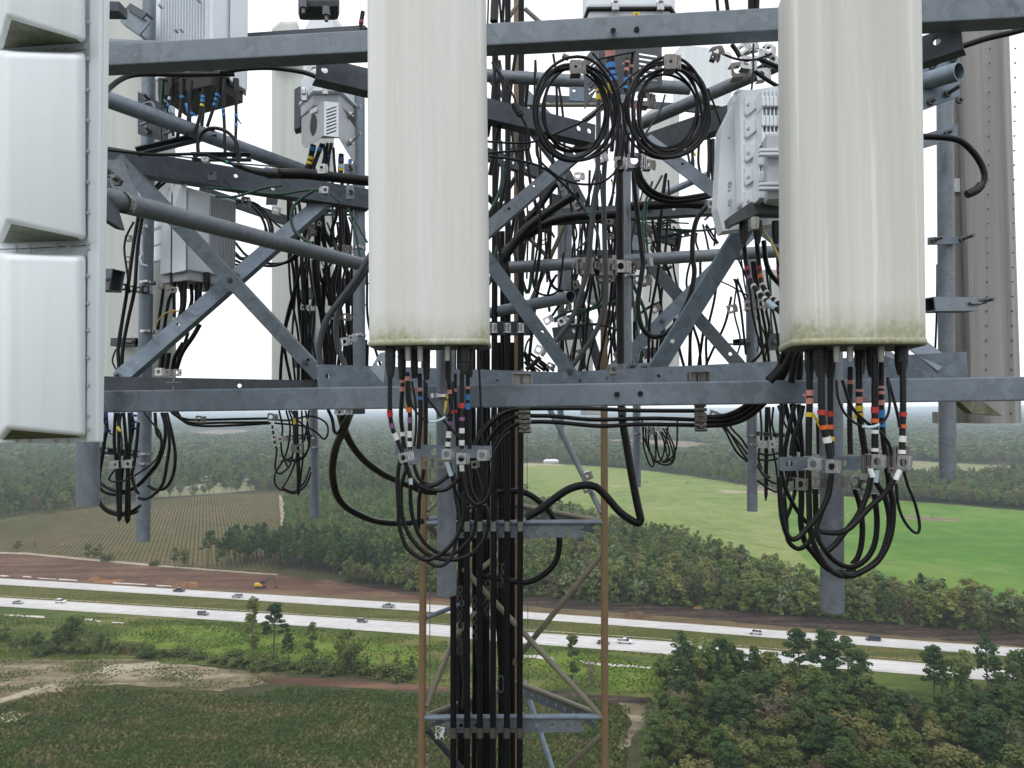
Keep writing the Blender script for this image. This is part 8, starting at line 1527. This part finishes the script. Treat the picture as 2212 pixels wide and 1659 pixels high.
# ---------------------------------------------------------------- vehicles, houses, field things
for a, c, rr_ in (('car_white', (.72, .73, .74), .25), ('car_silver', (.42, .44, .46), .25), ('car_grey', (.13, .135, .15), .25), ('car_dark', (.035, .045, .06), .22), ('car_navy', (.03, .045, .09), .22), ('car_teal', (.30, .38, .38), .25)):
    simple(a, c, rr_, .2, .03, 5, .5, .6)
simple('glass_dark', (.015, .018, .022), .12, 0, .05, 5); simple('tyre', (.015, .015, .015), .8, 0, .1, 20); simple('rim', (.4, .4, .41), .35, .6, .1, 20)
simple('lamp_clear', (.75, .75, .72), .2, 0, 0, 5); simple('lamp_red', (.35, .02, .02), .3, 0, 0, 5)
def car(kind, reg, x, y, paint, label, face=1, z=.18):
    a, b = Q(reg, x, y); p = G(a, b); T = UP if b < 1330+.06*(a-900) and (b-1250-.066*a) < 20 else LO
    q0, q1 = G(a-25, b-25*.066), G(a+25, b+25*.066); X = Vector((q1.x-q0.x, q1.y-q0.y, 0)).normalized()*face; Y = Vector((0, 0, 1)).cross(X); Z = Vector((0, 0, 1))
    L, W, H = dict(suv=(4.7, 1.9, 1.72), sedan=(4.7, 1.8, 1.42), pickup=(5.7, 2.0, 1.85), hatch=(4.3, 1.8, 1.55), van=(5.1, 1.95, 1.75))[kind]
    o = Vector((p.x, p.y, z)); root = empty('pickup_truck' if kind == 'pickup' else 'car', o, label, 'pickup truck' if kind == 'pickup' else 'car', 'vehicles driving on the highway'); root['_b'] = list(o)
    hb = .58*H if kind != 'pickup' else .55*H
    prof = dict(suv=[(-.5, .30), (-.5, .55), (-.47, .62), (.24, .60), (.46, .52), (.5, .40), (.49, .22), (-.49, .2)], sedan=[(-.5, .32), (-.5, .58), (-.36, .66), (.26, .64), (.47, .55), (.5, .38), (.49, .24), (-.49, .22)],
                pickup=[(-.5, .30), (-.5, .58), (-.12, .58), (.25, .58), (.47, .54), (.5, .40), (.49, .24), (-.49, .24)], hatch=[(-.5, .32), (-.49, .6), (.24, .62), (.46, .54), (.5, .40), (.49, .22), (-.49, .2)], van=[(-.5, .3), (-.5, .58), (.28, .56), (.47, .46), (.5, .36), (.49, .2), (-.49, .2)])[kind]
    mb = MB(); plate(mb, o, X, Z, W, [(u*L, v*H) for u, v in reversed(prof)]); mb.obj('body', paint, root)
    cab_ = dict(suv=[(-.49, .58), (-.46, .94), (.06, .97), (.26, .60)], sedan=[(-.40, .64), (-.24, .96), (.04, .98), (.26, .63)], pickup=[(-.13, .57), (-.11, .96), (.10, .97), (.26, .57)], hatch=[(-.48, .6), (-.40, .95), (.04, .98), (.25, .6)], van=[(-.49, .57), (-.47, .96), (.12, .97), (.32, .55)])[kind]
    mb = MB(); plate(mb, o, X, Z, W*.84, [(u*L, v*H) for u, v in reversed(cab_)]); mb.obj('windows', 'glass_dark', root)
    u0, u1 = cab_[1][0], cab_[2][0]; mb = MB(); bevbox(mb, o+X*((u0+u1)/2*L)+Z*(.975*H), X, Y, Z, (u1-u0)*L*1.0, W*.86, .07, .02)
    for u in (u0+.01, (u0+u1)/2, u1-.0):
        for s in (-1, 1): bevbox(mb, o+X*(u*L)+Y*(s*W*.42)+Z*(.78*H), X, Y, Z, .12, .04, .38*H, 0)
    mb.obj('roof', paint, root)
    if kind == 'pickup':
        mb = MB(); bevbox(mb, o+X*(-.31*L)+Z*(.585*H), X, Y, Z, .34*L, W*.8, .02, 0); mb.obj('cargo_bed', 'black_plastic', root)
    for sx in (-.32, .32):
        for sy in (-1, 1):
            c = o+X*(sx*L)+Y*(sy*W*.46)+Z*.34; mb = MB(); cyl(mb, c-Y*.11, c+Y*.11, .34, n=16); wq = mb.obj('wheel', 'tyre', root)
            mb = MB(); cyl(mb, c+Y*(sy*.10), c+Y*(sy*.13), .2, n=12); mb.obj('rim', 'rim', wq)
    for sy in (-1, 1):
        mb = MB(); bevbox(mb, o+X*(.49*L)+Y*(sy*W*.38)+Z*(.45*H), X, Y, Z, .12, .36, .14, .02); mb.obj('headlight', 'lamp_clear', root)
        mb = MB(); bevbox(mb, o-X*(.495*L)+Y*(sy*W*.42)+Z*(.52*H), X, Y, Z, .1, .22, .24, .02); mb.obj('taillight', 'lamp_red', root)
car('pickup', 'D1', 1380, 222, 'car_dark', 'dark pickup truck on the upper road left of the excavator', -1)
car('suv', 'D1', 1830, 266, 'car_silver', 'silver car on the upper road between the dark pickup and the excavator', -1)
car('pickup', 'D2', 1258, 343, 'car_silver', 'silver pickup truck on the upper road left of the tower', -1)
car('suv', 'D4', 400, 480, 'car_white', 'white car on the upper road right of the tower', -1)
car('van', 'D4', 1193, 524, 'car_navy', 'dark blue car on the upper road towards the right border', -1)
car('sedan', 'D1', 138, 315, 'car_teal', 'pale grey-green car on the lower road at the left border', 1)
car('suv', 'D1', 468, 308, 'car_white', 'white car on the lower road, second from the left border', 1)
car('suv', 'D1', 1567, 402, 'car_grey', 'dark grey car on the lower road left of the round-topped pine', 1)
car('hatch', 'D2', 1058, 457, 'car_grey', 'grey car on the lower road right of the round-topped pine', 1)
car('sedan', 'D3', 1735, 657, 'car_grey', 'grey car on the lower road half hidden by the right tower leg', 1)
car('pickup', 'D3', 1910, 652, 'car_white', 'white pickup truck with dark bed on the lower road right of the tower leg', 1)
# excavator
p = G(*Q('D2', 270, 192)); root = empty('excavator', p, 'yellow excavator with dark arm working on the red clay strip', 'excavator'); root['_b'] = list(p)
simple('machine_yellow', (.62, .36, .02), .5, 0, .12, 2); simple('machine_dark', (.05, .05, .05), .6, 0, .2, 2); X, Y, Z = Vector((1, 0, 0)), Vector((0, 1, 0)), Vector((0, 0, 1))
for s in (-1, 1): mb = MB(); bevbox(mb, p+Y*s*1.3+Z*.5, X, Y, Z, 4.6, .6, .95, .3); mb.obj('track', 'machine_dark', root)
mb = MB(); bevbox(mb, p+X*-.6+Z*1.75, X, Y, Z, 4.2, 2.6, 1.2, .15); mb.obj('body', 'machine_yellow', root)
mb = MB(); bevbox(mb, p+X*1.0+Y*-.7+Z*2.5, X, Y, Z, 1.7, 1.1, 1.7, .1); mb.obj('cab', 'glass_dark', root)
mb = MB(); sweep(mb, [p+X*1.6+Z*2, p+X*3.6+Z*4.6, p+X*6.6+Z*5.4], .28, 6); mb.obj('boom', 'machine_dark', root)
mb = MB(); sweep(mb, [p+X*6.4+Z*5.5, p+X*7.4+Z*3.2, p+X*7.9+Z*1.4], .2, 6); mb.obj('stick', 'machine_dark', root)
mb = MB(); bevbox(mb, p+X*7.8+Z*.75, X, Y, Z, .9, 1.2, 1.0, .2); mb.obj('bucket', 'machine_dark', root)
# spoil heaps
def heap(label, reg, x, y, w_, h, mt):
    c = G(*Q(reg, x, y)); r = np.random.default_rng(int(x)); v = []; n = 18; mb = MB()
    for k in range(5):
        f = 1-k/5
        for i in range(n): a = 6.283*i/n; v.append(Vector((c.x+math.cos(a)*w_*f*r.uniform(.85, 1.1), c.y+math.sin(a)*w_*.6*f*r.uniform(.85, 1.1), h*(1-f**1.3)*r.uniform(.85, 1.1)+.05)))
    v.append(Vector((c.x, c.y, h)))
    f = [(k*n+i, k*n+(i+1) % n, (k+1)*n+(i+1) % n, (k+1)*n+i) for k in range(4) for i in range(n)]+[(4*n+i, 4*n+(i+1) % n, 5*n) for i in range(n)]
    mb.add(v, f, 0, True); tag(mb.obj('soil_heap', mt), label, 'soil heap')
HM = ground_mat('m_heap', [(.16, .085, .045), (.24, .13, .065), (.32, .19, .10)], (.05, .4, 2)); HD = ground_mat('m_heap_dark', [(.07, .042, .028), (.11, .065, .042), (.16, .10, .06)], (.05, .4, 2))
heap('orange soil heap on the clay strip left of the dark pickup', 'D1', 740, 130, 4.5, 2.6, HM); heap('orange soil heap behind the dark pickup on the clay strip', 'D1', 1420, 175, 6, 2.2, HM); heap('dark brown soil heap on the verge just right of the right tower leg', 'D3', 2010, 430, 6.5, 2.2, HD); heap('small orange soil heap at the wood edge right of the tower', 'D4', 15, 305, 2.6, 1.2, HM)
# houses
simple('wall_white', (.66, .66, .64), .7, 0, .05, 1); simple('wall_grey', (.38, .39, .40), .7, 0, .05, 1); simple('roof_grey', (.26, .27, .28), .8, 0, .1, 1); simple('roof_white', (.72, .73, .75), .6, 0, .05, 1); simple('roof_brown', (.30, .15, .12), .8, 0, .15, 1); simple('wall_brick', (.26, .13, .09), .8, 0, .1, 1)
def house(label, reg, x, y, L, W, H, rh, wm, rm, yaw=0.0, name='house', nw=4):
    c = G(*Q(reg, x, y)); X = Vector((math.cos(yaw), math.sin(yaw), 0)); Y = Vector((-X.y, X.x, 0)); root = empty(name, c, label, 'house' if name == 'house' else 'shed'); root['_b'] = list(c)
    mb = MB(); bevbox(mb, c+Z*(H/2), X, Y, Z, L, W, H, 0); mb.obj('wall', wm, root)
    v = [c+X*(sx*(L/2+.5))+Y*(sy*(W/2+.6))+Z*(H+.01) for sx, sy in ((-1, -1), (1, -1), (1, 1), (-1, 1))]+[c+X*(-L/2*.75)+Z*(H+rh), c+X*(L/2*.75)+Z*(H+rh)]
    mb = MB(); mb.add(v, [(0, 1, 5, 4), (1, 2, 5), (2, 3, 4, 5), (3, 0, 4), (3, 2, 1, 0)]); mb.obj('roof', rm, root)
    for i in range(nw):
        mb = MB(); bevbox(mb, c+X*((i+.5)/nw-.5)*L*.9-Y*(W/2+.03)+Z*(H*.55), X, Y, Z, 1.2, .08, 1.3, 0); mb.obj('window' if i != nw//2 else 'door', 'glass_dark', root)
house('long white-roofed farmhouse at the far edge of the pale green field', 'F2', 325, 444, 24, 9, 3.2, 3.2, 'wall_white', 'roof_white', .1, nw=7); house('reddish house left of the white-roofed farmhouse', 'F2', 205, 412, 14, 8, 3.0, 2.6, 'wall_brick', 'roof_brown', .2)
house('brown-roofed house behind the reddish house by the far farmyard', 'F2', 165, 392, 16, 9, 3.0, 2.8, 'wall_grey', 'roof_brown', .1); house('white house among the trees beyond the brown field', 'F1', 1600, 482, 13, 8, 3.4, 2.4, 'wall_white', 'roof_white', -.1); house('two-storey white house with grey roof right of the other white house', 'F1', 1885, 482, 17, 9, 5.2, 3.0, 'wall_white', 'roof_grey', -.1, nw=6)
house('low grey house at the far side of the brown field', 'F1', 1520, 560, 18, 9, 3.0, 2.4, 'wall_grey', 'roof_grey', .05); house('white-roofed shed glimpsed between the left hanging loops', 'F1', 868, 550, 13, 7, 3.0, 1.6, 'wall_white', 'roof_white', .1, 'shed'); house('white shed at the wood edge left of the tower', 'C2', 1235, 1335, 4.5, 3, 2.4, .9, 'wall_white', 'roof_white', .2, 'shed', 1)
house('white house half hidden by trees left of the fat hose', 'C2', 135, 690, 18, 8, 3.4, 2.6, 'wall_white', 'roof_grey', .1); house('small far barn seen between the hanging loops', 'C2', 900, 466, 18, 9, 4, 2, 'wall_white', 'roof_white', .2, 'shed')
# irrigation towers of the pivot
gI = 'wheeled towers of the field irrigation line'
for i, (reg, x, y) in enumerate((('F2', 1113, 610), ('F2', 1465, 614), ('F2', 1865, 626), ('F3', 563, 686), ('F3', 958, 806))):
    c = G(*Q(reg, x, y)); root = empty('irrigation_tower', c, 'wheeled irrigation tower, %s from the left in the line across the green field' % ('first', 'second', 'third', 'fourth', 'fifth')[i], 'irrigation tower', gI); root['_b'] = list(c)
    for s in (-1, 1):
        mb = MB(); sweep(mb, [c+X*2.2*s+Z*.8, c+Z*3.6], .12, 5); mb.obj('strut', 'machine_dark', root); mb = MB(); cyl(mb, c+X*2.2*s+Z*.6-Y*.15, c+X*2.2*s+Z*.6+Y*.15, .6, n=12); mb.obj('wheel', 'tyre', root)
    mb = MB(); sweep(mb, [c+X*-2.2+Z*.7, c+X*2.2+Z*.7], .1, 5); mb.obj('base_beam', 'machine_dark', root)
c = G(2014, 1121); mb = MB()
for s in (-1, 1): sweep(mb, [c+X*1.2*s, c+Z*3.5], .1, 5)
sweep(mb, [c+Z*3.3, c+X*9+Y*-2+Z*3.1], .12, 5); tag(mb.obj('irrigation_pivot', 'machine_dark'), 'small pivot stand on the bare patch in the bright green field', 'irrigation pivot')
# ---------------------------------------------------------------- the air
hz = bpy.data.meshes.new('haze'); s_ = [(-29000, -1500, -1), (29000, -1500, -1), (29000, 17500, -1), (-29000, 17500, -1)]
hz.from_pydata(s_+[(a, b, 96) for a, b, c in s_], [], [(3, 2, 1, 0), (4, 5, 6, 7), (0, 1, 5, 4), (1, 2, 6, 5), (2, 3, 7, 6), (3, 0, 4, 7)])
ho = bpy.data.objects.new('haze', hz); COL.objects.link(ho); ho['kind'] = 'stuff'; ho['label'] = 'thin pale haze over the countryside'
hm = bpy.data.materials.new('m_haze'); hm.use_nodes = True; n = hm.node_tree; n.nodes.clear()
o_ = n.nodes.new('ShaderNodeOutputMaterial'); pv = n.nodes.new('ShaderNodeVolumePrincipled'); pv.inputs['Color'].default_value = (.76, .88, 1, 1)
pv.inputs['Density'].default_value = .00014; pv.inputs['Anisotropy'].default_value = .2
n.links.new(pv.outputs[0], o_.inputs['Volume']); hz.materials.append(hm)
for o in list(bpy.data.objects):
    if '_b' in o.keys(): del o['_b']
